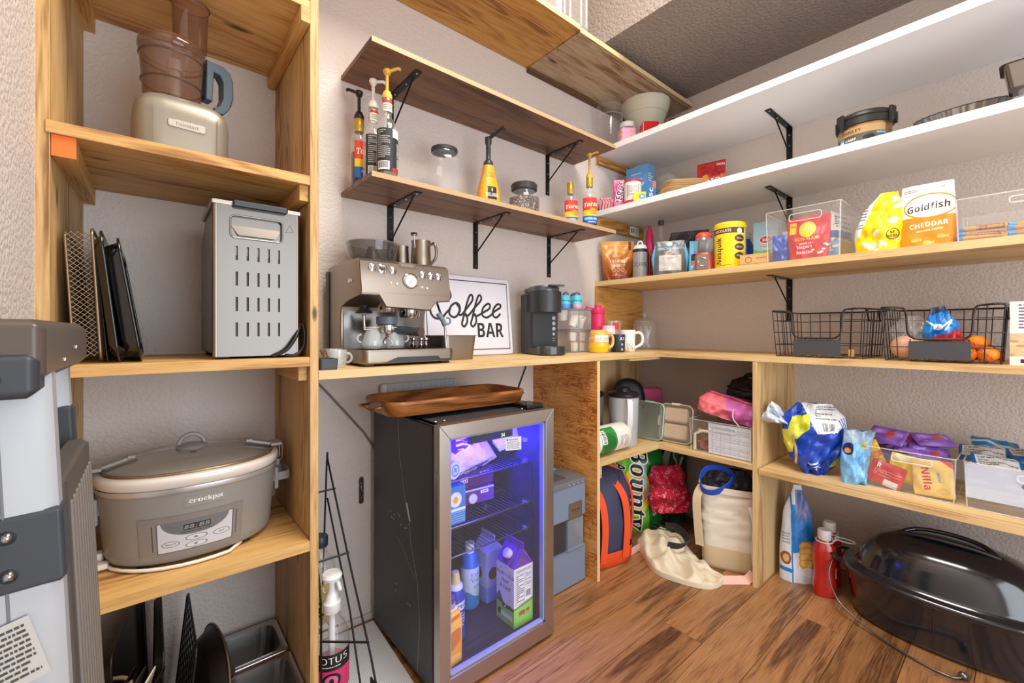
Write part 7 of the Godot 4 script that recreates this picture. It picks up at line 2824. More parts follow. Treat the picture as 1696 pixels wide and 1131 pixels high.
func snack_shelf() -> void:
	rng.seed = 44
	var y := 1.3655
	var pc := pic(200, 240, C8(206, 140, 50))
	for i in 10:
		pc.rect(0, 0.2 + i * 0.08, 1, 0.29 + i * 0.08, C8(214, 140, 50).lerp(C8(126, 52, 24), i / 9.0))
	pc.rect(0, 0.1, 1, 0.125, C8(236, 170, 60))
	pc.ell(0.5, 0.33, 0.09, 0.075, C8(226, 180, 120))
	pc.ell(0.5, 0.33, 0.075, 0.06, C8(190, 116, 50))
	pc.text("CREATINE", 0.5, 0.52, 0.07, C8(246, 226, 190), 0.95)
	pc.small(0.28, 0.58, 0.72, 0.66, 3, C8(236, 200, 150))
	for i in 3:
		pc.ell(0.36 + i * 0.13, 0.74, 0.05, 0.04, C8(236, 200, 150))
		pc.ell(0.36 + i * 0.13, 0.74, 0.04, 0.03, C8(150, 70, 34))
	pc.small(0.3, 0.86, 0.7, 0.88, 1, C8(236, 200, 150))
	pc.rect(0.82, 0.02, 0.9, 0.24, C8(110, 50, 40))
	bag_thing("orange and brown supplement pouch at the wall end of the snack shelf", Vector3(-0.385, y, 0.105), -44, 0.225, [[0, 0.155], [0.3, 0.17], [0.85, 0.18], [1, 0.18]], [[0, 0.075], [0.5, 0.06], [0.9, 0.008], [1, 0.003]], pc, 0.007, 3)
	var o := thing("water_bottle", "grey glass bottle with looped cap and dark ring beside the orange pouch", "bottle", Vector3(-0.385, y, 0.25), -62)
	pc = pic(220, 200, C8(150, 150, 152))
	for i in 40:
		var c := rng.randf_range(0.5, 0.66)
		pc.rect(rng.randf(), 0, rng.randf() * 0.02 + rng.randf(), 1, Color(c, c, c, 1)) if i < 3 else pc.rect(i / 40.0, 0, i / 40.0 + 0.012, 1, Color(c, c, c, 1))
	pc.text("CORE", 0.5, 0.5, 0.14, C8(40, 40, 40), 0.85, 0, 0, "Droid Sans", false)
	pc.rect(0.24, 0, 0.34, 1, C8(120, 170, 130))
	g_round(o, V2([0.001, 0, 0.036, 0, 0.038, 0.004, 0.038, 0.145]), pc)
	turned("collar", V2([0.0385, 0.14, 0.0395, 0.142, 0.0395, 0.155, 0.038, 0.157]), mat(C8(40, 38, 40), 0.4), o, 28)
	turned("shoulder", V2([0.038, 0.156, 0.036, 0.165, 0.03, 0.178, 0.024, 0.18, 0.001, 0.18]), mat(C8(206, 210, 208), 0.4), o, 28)
	var g := geo()
	g.tube(arc(Vector3(0, 0.182, 0), 0.013, -10, 190, 10, Vector3.RIGHT, Vector3.UP * 1.5), 0.004, 8)
	part("cap_loop", g, mat(C8(222, 220, 208), 0.4), o)
	o = thing("wine_bottle", "slim dark red bottle with pink foil top on the snack shelf", "bottle", Vector3(-0.27, y, 0.235))
	turned("bottle_body", V2([0.001, 0, 0.022, 0, 0.024, 0.004, 0.024, 0.16, 0.021, 0.19]), glossy(C8(104, 24, 36), 0.15, 0.8), o, 24)
	turned("foil_top", V2([0.0245, 0.155, 0.0255, 0.16, 0.021, 0.21, 0.02, 0.25, 0.0165, 0.26, 0.0165, 0.275, 0.012, 0.285, 0.008, 0.305, 0.001, 0.306]), mat(C8(206, 40, 96), 0.3, 0.3), o, 24)
	o = thing("clear_bottle", "tall clear glass bottle with dark cap behind the coffee bag", "bottle", Vector3(-0.16, y, 0.24))
	turned("bottle_body", V2([0.001, 0.003, 0.03, 0, 0.033, 0.006, 0.033, 0.17, 0.028, 0.2, 0.016, 0.23, 0.014, 0.25, 0.014, 0.335]), clear(C8(206, 206, 196), 0.2), o, 24)
	turned("cap", V2([0.015, 0.325, 0.016, 0.326, 0.016, 0.35, 0.014, 0.352, 0.001, 0.352]), mat(C8(74, 66, 60), 0.4), o, 20)
	pc = pic(240, 220, C8(96, 98, 102))
	pc.poly([0, 0.1, 0.12, 0.1, 0.07, 1, 0, 1], C8(104, 186, 226))
	pc.poly([0.88, 0.1, 1, 0.1, 1, 1, 0.94, 1], C8(104, 186, 226))
	pc.ell(0.5, 0.1, 0.07, 0.06, C8(236, 236, 236))
	pc.text("DANCING GOATS", 0.5, 0.24, 0.07, C8(130, 206, 236), 0.85)
	pc.text("COFFEE", 0.5, 0.34, 0.07, C8(236, 130, 60), 0.95)
	pc.rect(0.22, 0.44, 0.8, 0.88, C8(196, 192, 188))
	pc.small(0.44, 0.52, 0.6, 0.55, 1, C8(120, 116, 112))
	o = bag_thing("grey coffee bag with blue sides and pale label", Vector3(-0.385, y, 0.425), -62, 0.175, [[0, 0.16], [0.5, 0.18], [1, 0.14]], [[0, 0.085], [0.5, 0.08], [0.85, 0.03], [1, 0.006]], pc, 0.005, 8)
	pc = pic(64, 64, C8(58, 58, 64))
	bag_thing("dark grey foil coffee bag standing behind the labelled one", Vector3(-0.2, y, 0.40), -66, 0.255, [[0, 0.17], [0.6, 0.2], [1, 0.19]], [[0, 0.09], [0.5, 0.07], [1, 0.004]], pc, 0.012, 9, Vector3(0.03, 0, 0))
	pc = pic(40, 120, C8(104, 186, 226))
	pc.rect(0.2, 0.4, 0.8, 0.6, C8(40, 40, 44))
	pc.rect(0.2, 0.62, 0.8, 0.72, C8(236, 130, 60))
	bag_thing("narrow blue coffee bag side with orange mark beside the red dispenser", Vector3(-0.335, y, 0.525), -40, 0.165, [[0, 0.05], [1, 0.04]], [[0, 0.035], [1, 0.004]], pc, 0.006, 10)
	# gum dispenser
	o = thing("gumball_dispenser", "small gumball dispenser with red lid, clear globe and red base", "dispenser", Vector3(-0.385, y, 0.6), -70)
	var red := glossy(C8(198, 36, 32), 0.25)
	g = geo()
	g.sheet([sring(0.033, 0.033, 4, 0.085, 28), sring(0.038, 0.038, 4, 0.07, 28), sring(0.04, 0.04, 4, 0.0, 28)], true)
	part("base", g, red, o)
	turned("globe", V2([0.03, 0.085, 0.042, 0.105, 0.045, 0.125, 0.042, 0.148, 0.034, 0.163]), clear(C8(200, 205, 206), 0.25), o, 28)
	turned("lid", V2([0.034, 0.16, 0.037, 0.163, 0.035, 0.175, 0.022, 0.186, 0.001, 0.189]), mat(C8(226, 74, 40), 0.35), o, 28)
	g = geo()
	g.box(Vector3(0, 0.042, 0.039), Vector3(0.056, 0.07, 0.006), 0.002)
	var fp := part("coin_plate", g, M.brushed, o)
	g = geo()
	g.tube(arc(Vector3(0, 0.042, 0.044), 0.019, 40, 320, 14), 0.003, 6)
	part("knob", g, M.chrome, fp)
	# cocoa canister
	o = thing("cocoa_canister", "large yellow cocoa powder canister with ribbed yellow lid", "canister", Vector3(-0.345, y, 0.705), -66)
	pc = pic(512, 256, C8(250, 222, 30))
	pc.rect(0.2, 0.0, 0.66, 0.14, C8(86, 52, 40))
	pc.text("CHOCOLATE", 0.4, 0.07, 0.07, C8(246, 230, 200), 0.8)
	pc.text("Nesquik", 0.385, 0.55, 0.12, C8(70, 44, 36), 1.0, -1.57, 0.1, "Droid Sans", true)
	for i in 3:
		pc.ell(0.6, 0.27 + i * 0.21, 0.058, 0.085, C8(86, 52, 40))
		pc.small(0.565, 0.25 + i * 0.21, 0.635, 0.3 + i * 0.21, 2, C8(236, 220, 180))
	pc.ell(0.6, 0.09, 0.03, 0.07, C8(240, 236, 226))
	pc.rect(0.67, 0, 0.77, 1, C8(236, 234, 222))
	pc.small(0.68, 0.05, 0.76, 0.8, 14, C8(120, 116, 110))
	pc.rect(0.68, 0.86, 0.76, 0.94, C8(120, 176, 60))
	pc.small(0.37, 0.9, 0.52, 0.93, 1, C8(130, 110, 40))
	g_round(o, V2([0.001, 0, 0.064, 0, 0.066, 0.005, 0.066, 0.186]), pc)
	turned("lid", V2([0.067, 0.184, 0.0695, 0.186, 0.0695, 0.205, 0.066, 0.208, 0.064, 0.213, 0.001, 0.214]), mat(C8(240, 206, 36), 0.35), o, 36)
	o = thing("blue_bottle", "white-capped blue bottle mostly hidden behind the cocoa canister", "bottle", Vector3(-0.2, y, 0.715), -70)
	turned("bottle_body", V2([0.001, 0, 0.032, 0, 0.034, 0.005, 0.034, 0.13, 0.02, 0.16]), mat(C8(40, 86, 170), 0.35), o, 24)
	turned("cap", V2([0.02, 0.158, 0.024, 0.162, 0.022, 0.19, 0.001, 0.192]), mat(C8(226, 226, 226), 0.4), o, 24)
	pc = pic(200, 320, C8(160, 200, 224))
	pc.ell(0.52, 0.38, 0.28, 0.09, C8(236, 232, 220))
	pc.ell(0.52, 0.38, 0.25, 0.07, C8(196, 40, 46))
	pc.text("Dole", 0.52, 0.38, 0.06, Color.WHITE)
	pc.text("Tropical", 0.5, 0.54, 0.055, C8(240, 150, 60), 0.9)
	pc.poly([0, 0.55, 0.3, 0.62, 1, 0.56, 1, 0.72, 0, 0.72], C8(120, 190, 110))
	pc.text("Tropical", 0.55, 0.57, 0.05, C8(250, 236, 200), 0.9)
	pc.rect(0, 0.72, 1, 1, C8(40, 56, 96))
	pc.text("FRUIT 20 STICKS", 0.5, 0.82, 0.06, Color.WHITE, 0.7)
	box_thing("juice_carton", "light blue juice-stick carton standing behind the cardboard box", "box", Vector3(-0.235, y, 0.825), -85, Vector3(0.1, 0.215, 0.06), pc, null, C8(160, 200, 224))
	pc = pic(160, 64, C8(206, 166, 112))
	pc.ell(0.3, 0.5, 0.12, 0.28, C8(150, 110, 66))
	pc.ell(0.3, 0.5, 0.09, 0.2, C8(206, 166, 112))
	pc.small(0.55, 0.35, 0.9, 0.5, 1, C8(150, 110, 66))
	pc.rect(0, 0.82, 1, 0.86, C8(150, 106, 60))
	o = box_thing("cardboard_box", "low cardboard carton on the snack shelf beside the cocoa canister", "box", Vector3(-0.385, y, 0.835), -86, Vector3(0.115, 0.05, 0.06), pc, null, C8(206, 166, 112))
	# clear bin with pouches
	o = thing("clear_bin", "clear plastic bin holding the red pouch, with handle slots", "bin", Vector3(-0.27, y, 1.018), 0, "clear bins on the snack shelf")
	clear_bin(o, 0.33, 0.262, 0.208)
	pc = pic(256, 280, C8(204, 30, 44))
	pc.ell(0.5, 0.32, 0.19, 0.19, C8(246, 210, 40))
	pc.rect(0.08, 0.12, 0.24, 0.4, C8(246, 206, 60))
	pc.rect(0.1, 0.2, 0.22, 0.22, C8(204, 30, 44))
	pc.text("SUN-MAID", 0.5, 0.54, 0.075, C8(250, 220, 80), 0.95, 0, 0, "Droid Serif")
	pc.text("VANILLA", 0.46, 0.65, 0.045, Color.WHITE)
	pc.text("Yogurt", 0.44, 0.74, 0.07, Color.WHITE, 1, 0, 0, "Droid Serif")
	pc.text("Raisins", 0.44, 0.85, 0.07, Color.WHITE, 1, 0, 0, "Droid Serif")
	for i in 9:
		pc.ell(rng.randf_range(0.62, 0.95), rng.randf_range(0.5, 0.9), 0.04, 0.02, C8(250, 240, 226))
	var bo := bag_thing("red pouch of yogurt raisins with yellow roundel in the clear bin", Vector3(-0.405, y + 0.005, 1.035), -90, 0.168, [[0, 0.13], [0.5, 0.145], [1, 0.15]], [[0, 0.04], [0.5, 0.045], [0.9, 0.01], [1, 0.003]], pc, 0.005, 14)
	pc = pic(100, 100, C8(50, 90, 190))
	bag_thing("blue pouch squeezed beside the red one in the clear bin", Vector3(-0.375, y + 0.005, 0.935), -76, 0.115, [[0, 0.07], [1, 0.08]], [[0, 0.04], [0.6, 0.03], [1, 0.003]], pc, 0.01, 15)
	pc = pic(140, 100, C8(120, 170, 220))
	for i in 12:
		pc.ell(rng.randf(), rng.randf(), 0.06, 0.06, C8(236, 230, 216))
	bag_thing("light blue popcorn packet lying low behind the red pouch", Vector3(-0.33, y + 0.005, 1.04), -90, 0.07, [[0, 0.15], [1, 0.16]], [[0, 0.04], [1, 0.01]], pc, 0.008, 16)
	pc = pic(128, 160, C8(236, 232, 226))
	pc.rect(0, 0.6, 1, 1, C8(232, 190, 40))
	pc.rect(0, 0.4, 1, 0.55, C8(70, 110, 170))
	pc.small(0.15, 0.08, 0.85, 0.35, 5, C8(90, 90, 100))
	bag_thing("white and yellow packet at the bin end nearest the popcorn bag", Vector3(-0.25, y + 0.005, 1.105), -10, 0.19, [[0, 0.15], [1, 0.17]], [[0, 0.03], [0.6, 0.03], [1, 0.003]], pc, 0.008, 17)
	pc = pic(64, 64, C8(206, 204, 198))
	pc.rect(0.1, 0.5, 0.6, 0.7, C8(232, 200, 40))
	bag_thing("crumpled grey packet behind the blue pouch in the clear bin", Vector3(-0.24, y + 0.005, 0.95), -60, 0.15, [[0, 0.11], [1, 0.12]], [[0, 0.06], [1, 0.005]], pc, 0.014, 18)
	# popcorn and cracker bags
	pc = pic(240, 300, C8(250, 218, 24))
	pc.poly([0, 0, 0.36, 0, 0.16, 0.7, 0, 0.8], C8(236, 236, 232))
	pc.small(0.05, 0.2, 0.2, 0.6, 8, C8(90, 90, 96))
	for q in [[0.5, 0.68], [0.75, 0.5], [0.8, 0.25], [0.42, 0.9], [0.62, 0.86], [0.3, 0.86], [0.68, 0.12]]:
		for k in 6:
			pc.ell(q[0] + rng.randf_range(-0.06, 0.06), q[1] + rng.randf_range(-0.04, 0.04), 0.045, 0.034, C8(244, 238, 214))
	pc.ell(0.78, 0.72, 0.12, 0.09, C8(40, 36, 20))
	pc.ell(0.78, 0.72, 0.105, 0.077, C8(250, 218, 24))
	pc.text("NY", 0.78, 0.695, 0.04, C8(40, 36, 20))
	pc.text("BORN", 0.78, 0.755, 0.045, C8(40, 36, 20))
	bag_thing("crumpled yellow popcorn bag rolled shut beside the clear bin", Vector3(-0.375, y, 1.245), -88, 0.215, [[0, 0.13], [0.35, 0.145], [0.7, 0.12], [1, 0.05]], [[0, 0.06], [0.4, 0.085], [0.8, 0.05], [1, 0.012]], pc, 0.013, 19, Vector3(0.03, 0, 0))
	pc = pic(300, 400, C8(238, 238, 240))
	pc.rect(0, 0.52, 1, 1, C8(244, 146, 40))
	pc.ell(0.56, 0.36, 0.48, 0.2, C8(244, 146, 40))
	pc.ell(0.56, 0.36, 0.45, 0.175, C8(246, 244, 240))
	pc.text("Goldfish", 0.53, 0.37, 0.105, C8(56, 44, 50), 0.98, -0.08, 0.1)
	pc.text("CHEDDAR", 0.54, 0.65, 0.07, Color.WHITE, 1.15, -0.06)
	pc.text("100% REAL CHEESE", 0.55, 0.74, 0.026, Color.WHITE, 1.1, -0.06)
	pc.small(0.08, 0.07, 0.5, 0.12, 2, C8(120, 120, 124))
	pc.text("TO OPEN >", 0.72, 0.09, 0.026, C8(60, 60, 60), 1.2, -0.25)
	for q in [[0.3, 0.88], [0.52, 0.93], [0.76, 0.85]]:
		pc.ell(q[0], q[1], 0.075, 0.032, C8(250, 190, 100))
		pc.poly([q[0] + 0.06, q[1], q[0] + 0.12, q[1] - 0.03, q[0] + 0.12, q[1] + 0.03], C8(250, 190, 100))
	bag_thing("orange and white cheddar cracker bag, open at the top", Vector3(-0.375, y, 1.375), -90, 0.218, [[0, 0.135], [0.5, 0.14], [1, 0.13]], [[0, 0.07], [0.5, 0.06], [0.85, 0.03], [1, 0.02]], pc, 0.004, 20)
	o = thing("clear_bin", "clear plastic bin holding wrapped candy bars at the shelf end", "bin", Vector3(-0.27, y, 1.615), 0, "clear bins on the snack shelf")
	clear_bin(o, 0.33, 0.34, 0.135)
	for i in 6:
		pc = pic(128, 40, C8(206, 150, 70))
		pc.rect(0, 0, 0.14, 1, C8(40, 110, 200))
		pc.ell(0.1, 0.5, 0.08, 0.3, C8(70, 160, 230))
		pc.rect(0.5, 0.2, 0.9, 0.5, C8(200, 60, 60) if i % 2 else C8(236, 190, 90))
		pc.small(0.4, 0.6, 0.95, 0.8, 1, C8(120, 50, 30))
		var c := thing("candy_bar", "wrapped candy bar, %s in the clear bin" % ["bottom front", "second of the front row", "crosswise on the front row", "stacked upper front", "stacked upper back", "lying at the back"][i], "candy bar", Vector3(-0.39 + (i / 2) * 0.03, y + 0.006 + (i % 3) * 0.017, 1.50 + (i % 2) * 0.11), -88 + i * 3, "candy bars in the clear bin")
		g = geo()
		g.x = T(Vector3(0, 0.009, 0), 0, 0, 90)
		sack(g, 0.11, [[0, 0.018], [0.1, 0.016], [0.9, 0.016], [1, 0.018]], [[0, 0.002], [0.1, 0.015], [0.9, 0.015], [1, 0.002]], 2.2, 0.002, i, Vector3.ZERO, 10, 16)
		for k in g.p.size():
			g.t[k] = Vector2(1.0 + g.p[k].x / 0.11, 0.5 + g.p[k].z / 0.03)
		g.x = Transform3D.IDENTITY
		var mo := part("wrapper", g, printed(pc, 0.3), c, T(Vector3(0.055, 0, 0)))


func g_round(o: Node3D, prof: Array, pc: Pic) -> void:
	var g := geo()
	g.lathe(prof, 36)
	part("can_body", g, printed(pc, 0.35), o)


# open clear bin: depth along x, width along z
func clear_bin(o: Node3D, dx: float, dz: float, h: float) -> void:
	var g := geo()
	bin(g, dx, dz, h, 0.012, 0.0025, 0.006)
	part("bin_body", g, clear(C8(226, 226, 226), 0.05), o)
	g = geo()
	var lp := []
	for q in rrect(dx, dz, 0.012):
		lp.append(Vector3(q.x, h, q.y))
	g.tube(lp, 0.0022, 6, true)
	lp = []
	for q in rrect(dx - 0.012, dz - 0.012, 0.012):
		lp.append(Vector3(q.x, 0.002, q.y))
	g.tube(lp, 0.0018, 6, true)
	for q in [[-1, -1], [-1, 1], [1, 1]]:
		g.rod(Vector3(q[0] * (dx / 2 - 0.008), 0, q[1] * (dz / 2 - 0.008)), Vector3(q[0] * (dx / 2 - 0.003), h, q[1] * (dz / 2 - 0.003)), 0.002)
	part("edge_frame", g, clear(C8(240, 240, 240), 0.35), o)
	g = geo()
	lp = []
	for q in rrect(dz * 0.42, h * 0.14, h * 0.05):
		lp.append(Vector3(-dx / 2, h * 0.82 + q.y, q.x + dz * 0.05))
	g.tube(lp, 0.002, 6, true)
	part("handle_slot", g, clear(C8(245, 245, 245), 0.5), o)


func counter_far() -> void:
	rng.seed = 61
	var y := 0.9765
	var o: Node3D
	for i in 2:
		var z0: float = [0.905, 1.258][i]
		var z1: float = [1.214, 1.552][i]
		o = thing("wire_basket", ["empty black wire basket with dipped front and dark name plate", "black wire basket of fruit with dipped front and dark name plate"][i], "basket", Vector3(-0.23, y, (z0 + z1) / 2), 0, "wire baskets on the counter")
		var hz := (z1 - z0) / 2
		var h := 0.188
		var g := geo()
		var X := 0.175   # half depth
		var f := 0.93    # narrower foot
		# uprights and bands
		for s in [-1, 1]:
			for k in 8:
				var x := -X + 2 * X * k / 7
				g.rod(Vector3(x * f, 0.003, s * hz * f), Vector3(x, h - 0.004, s * hz), 0.0017, 5)
		for k in 9:
			var z := -hz + 2 * hz * k / 8
			var top := h
			if k >= 2 and k <= 6:
				top = 0.078
			g.rod(Vector3(-X * f, 0.003, z * f), Vector3(lerpf(-X * f, -X, top / h), top, z * lerpf(f, 1.0, top / h)), 0.0017, 5)
			g.rod(Vector3(X * f, 0.003, z * f), Vector3(X, h, z), 0.0017, 5)
			g.rod(Vector3(-X * f, 0.003, z * f), Vector3(X * f, 0.003, z * f), 0.0017, 5)
		for yy in [0.003, 0.05, 0.1, 0.148]:
			var e := lerpf(f, 1.0, yy / h)
			g.rod(Vector3(X * e, yy, -hz * e), Vector3(X * e, yy, hz * e), 0.0017, 5)
			for s in [-1, 1]:
				g.rod(Vector3(-X * e, yy, s * hz * e), Vector3(X * e, yy, s * hz * e), 0.0017, 5)
				if yy > 0.08:
					g.rod(Vector3(-X * e, yy, s * hz * e), Vector3(-X * e, yy, s * hz * 0.58), 0.0017, 5)
			if yy < 0.08:
				g.rod(Vector3(-X * e, yy, -hz * e), Vector3(-X * e, yy, hz * e), 0.0017, 5)
		part("wire_lattice", g, M.wire, o)
		g = geo()
		var w := hz * 0.52
		g.tube(bend([Vector3(X, h, -hz), Vector3(-X, h, -hz), Vector3(-X, h, -w - 0.03), Vector3(-X, h - 0.012, -w - 0.006), Vector3(-X, 0.1, -w), Vector3(-X, 0.082, -w + 0.014), Vector3(-X, 0.078, -w + 0.03), Vector3(-X, 0.078, w - 0.03), Vector3(-X, 0.082, w - 0.014), Vector3(-X, 0.1, w), Vector3(-X, h - 0.012, w + 0.006), Vector3(-X, h, w + 0.03), Vector3(-X, h, hz), Vector3(X, h, hz), Vector3(X, h, -hz)], 3), 0.0034, 7)
		for s in [-1, 1]:
			g.tube([Vector3(-X * 0.6, h - 0.003, s * hz), Vector3(-X * 0.6, h + 0.004, s * (hz + 0.012)), Vector3(X * 0.5, h + 0.004, s * (hz + 0.012)), Vector3(X * 0.5, h - 0.003, s * hz)] if s < 0 else [Vector3(-X * 0.9, h, hz), Vector3(-X * 0.9, h - 0.045, hz + 0.006), Vector3(X * 0.2, h - 0.045, hz + 0.006), Vector3(X * 0.2, h, hz)], 0.003, 6)
		part("rim_frame", g, M.wire, o)
		g = geo()
		g.box(Vector3(-X * 0.965 - 0.003, 0.04, 0), Vector3(0.003, 0.062, w * 1.95), 0.001)
		part("name_plate", g, mat(C8(66, 68, 72), 0.5), o)
	o = thing("wood_scrap", "small tan wooden block inside the empty wire basket", "block", Vector3(-0.3, y + 0.005, 1.15), 10)
	part("block_body", geo().box(Vector3(0, 0.014, 0), Vector3(0.03, 0.028, 0.02), 0.002), M.pine, o)
	# fruit
	o = thing("grapefruit", "pale pink grapefruit in a clear bag inside the wire basket", "fruit", Vector3(-0.34, y + 0.006, 1.315))
	part("fruit_body", geo().ball(Vector3(0, 0.042, 0), Vector3(0.043, 0.041, 0.043), 24), grain_bump(mat(C8(226, 170, 146), 0.45).duplicate(), 0.2, 1.5, 14.0), o)
	part("stem_end", geo().ball(Vector3(0.0, 0.0825, 0), Vector3(0.004, 0.002, 0.004), 8), mat(C8(120, 110, 60), 0.6), o)
	o = thing("produce_bag", "loose clear plastic produce bag over the grapefruit", "bag", Vector3(-0.29, y + 0.05, 1.34), -70)
	var g := geo()
	sack(g, 0.11, [[0, 0.13], [0.5, 0.15], [1, 0.05]], [[0, 0.12], [0.5, 0.1], [1, 0.02]], 2.0, 0.02, 31, Vector3(-0.02, 0, 0))
	part("film", g, clear(C8(230, 232, 236), 0.3), o)
	o = thing("lime", "green lime at the bottom of the fruit basket behind the name plate", "fruit", Vector3(-0.37, y + 0.006, 1.40))
	part("fruit_body", geo().ball(Vector3(0, 0.024, 0), Vector3(0.024, 0.024, 0.03), 18), mat(C8(100, 160, 50), 0.4), o)
	part("stem_end", geo().ball(Vector3(0.0, 0.024, 0.0305), Vector3(0.004, 0.004, 0.003), 8), mat(C8(120, 140, 50), 0.6), o)
	var orange := grain_bump(mat(C8(244, 142, 22), 0.42).duplicate(), 0.22, 1.6, 14.0)
	var spots := [Vector3(-0.36, 0.006, 1.465), Vector3(-0.352, 0.006, 1.515), Vector3(-0.3, 0.006, 1.5), Vector3(-0.3, 0.006, 1.445), Vector3(-0.325, 0.042, 1.49), Vector3(-0.24, 0.006, 1.5)]
	for i in spots.size():
		o = thing("mandarin", "bright mandarin in the red mesh bag, %s" % ["front, beside the name plate", "front corner by the basket end", "second row at the basket end", "second row behind the name plate", "on top of the others", "hindmost of the bag"][i], "fruit", spots[i] + Vector3(0, y, 0), i * 40.0, "mandarins in the mesh bag")
		part("fruit_body", geo().ball(Vector3(0, 0.024, 0), Vector3(0.027, 0.024, 0.027), 20), orange, o)
		part("stem_end", geo().ball(Vector3(0, 0.047, 0), Vector3(0.004, 0.002, 0.004), 8), mat(C8(110, 120, 50), 0.6), o)
	o = thing("mesh_bag", "red net bag with blue crumpled paper header around the mandarins", "bag", Vector3(-0.305, y, 1.475))
	g = geo()
	var net := func(a: float, t: float) -> Vector3:
		var r := sin(clampf(t, 0.02, 1.0) * PI * 0.5)
		return Vector3(cos(a) * (0.094 - 0.07 * t * t), 0.006 + 0.078 * pow(t, 0.8), sin(a) * (0.074 - 0.05 * t * t) - 0.03 * t * t) * Vector3(1, 1, 1)
	for s in [-1.0, 1.0]:
		for k in 30:
			var pth := []
			for j in 9:
				pth.append(net.call(TAU * k / 30 + s * j * 0.13, j / 8.0))
			g.tube(pth, 0.0008, 3)
	part("net", g, mat(C8(196, 36, 40), 0.5), o)
	var pc := pic(128, 160, C8(40, 130, 214))
	pc.poly([0, 0.75, 1, 0.65, 1, 1, 0, 1], C8(190, 40, 50))
	pc.ell(0.45, 0.5, 0.12, 0.08, C8(236, 240, 244))
	pc.curve([0.2, 0.3, 0.5, 0.5, 0.8, 0.4, 0.6, 0.6], 0.04, C8(226, 236, 246))
	pc.rect(0, 0, 1, 0.16, C8(70, 80, 100))
	g = geo()
	g.x = T(Vector3(-0.02, 0.06, -0.06), 8, -80, 18)
	sack(g, 0.13, [[0, 0.09], [0.4, 0.1], [0.75, 0.06], [1, 0.035]], [[0, 0.04], [0.5, 0.05], [1, 0.004]], 2.2, 0.02, 33, Vector3(0.02, 0, 0))
	part("paper_header", g, printed(pc, 0.3), o)
	pc = pic(128, 200, C8(214, 186, 146))
	pc.rect(0, 0, 1, 0.5, C8(236, 234, 226))
	pc.small(0.1, 0.05, 0.9, 0.45, 8, C8(110, 110, 120))
	pc.text("22g", 0.75, 0.12, 0.06, C8(60, 60, 70))
	for i in 60:
		pc.ell(rng.randf(), rng.randf_range(0.52, 0.84), 0.05, 0.02, C8(190, 150, 100) if i % 2 else C8(232, 206, 166))
	pc.rect(0, 0.86, 1, 1, C8(240, 236, 226))
	pc.rect(0.12, 0.9, 0.3, 0.96, C8(40, 40, 44))
	pc.rect(0.5, 0.9, 0.7, 0.96, C8(60, 60, 60))
	box_thing("cereal_box", "white and tan cereal box at the end of the counter by the baskets", "box", Vector3(-0.345, y, 1.655), -90, Vector3(0.19, 0.196, 0.06), pc, null, C8(226, 220, 206))


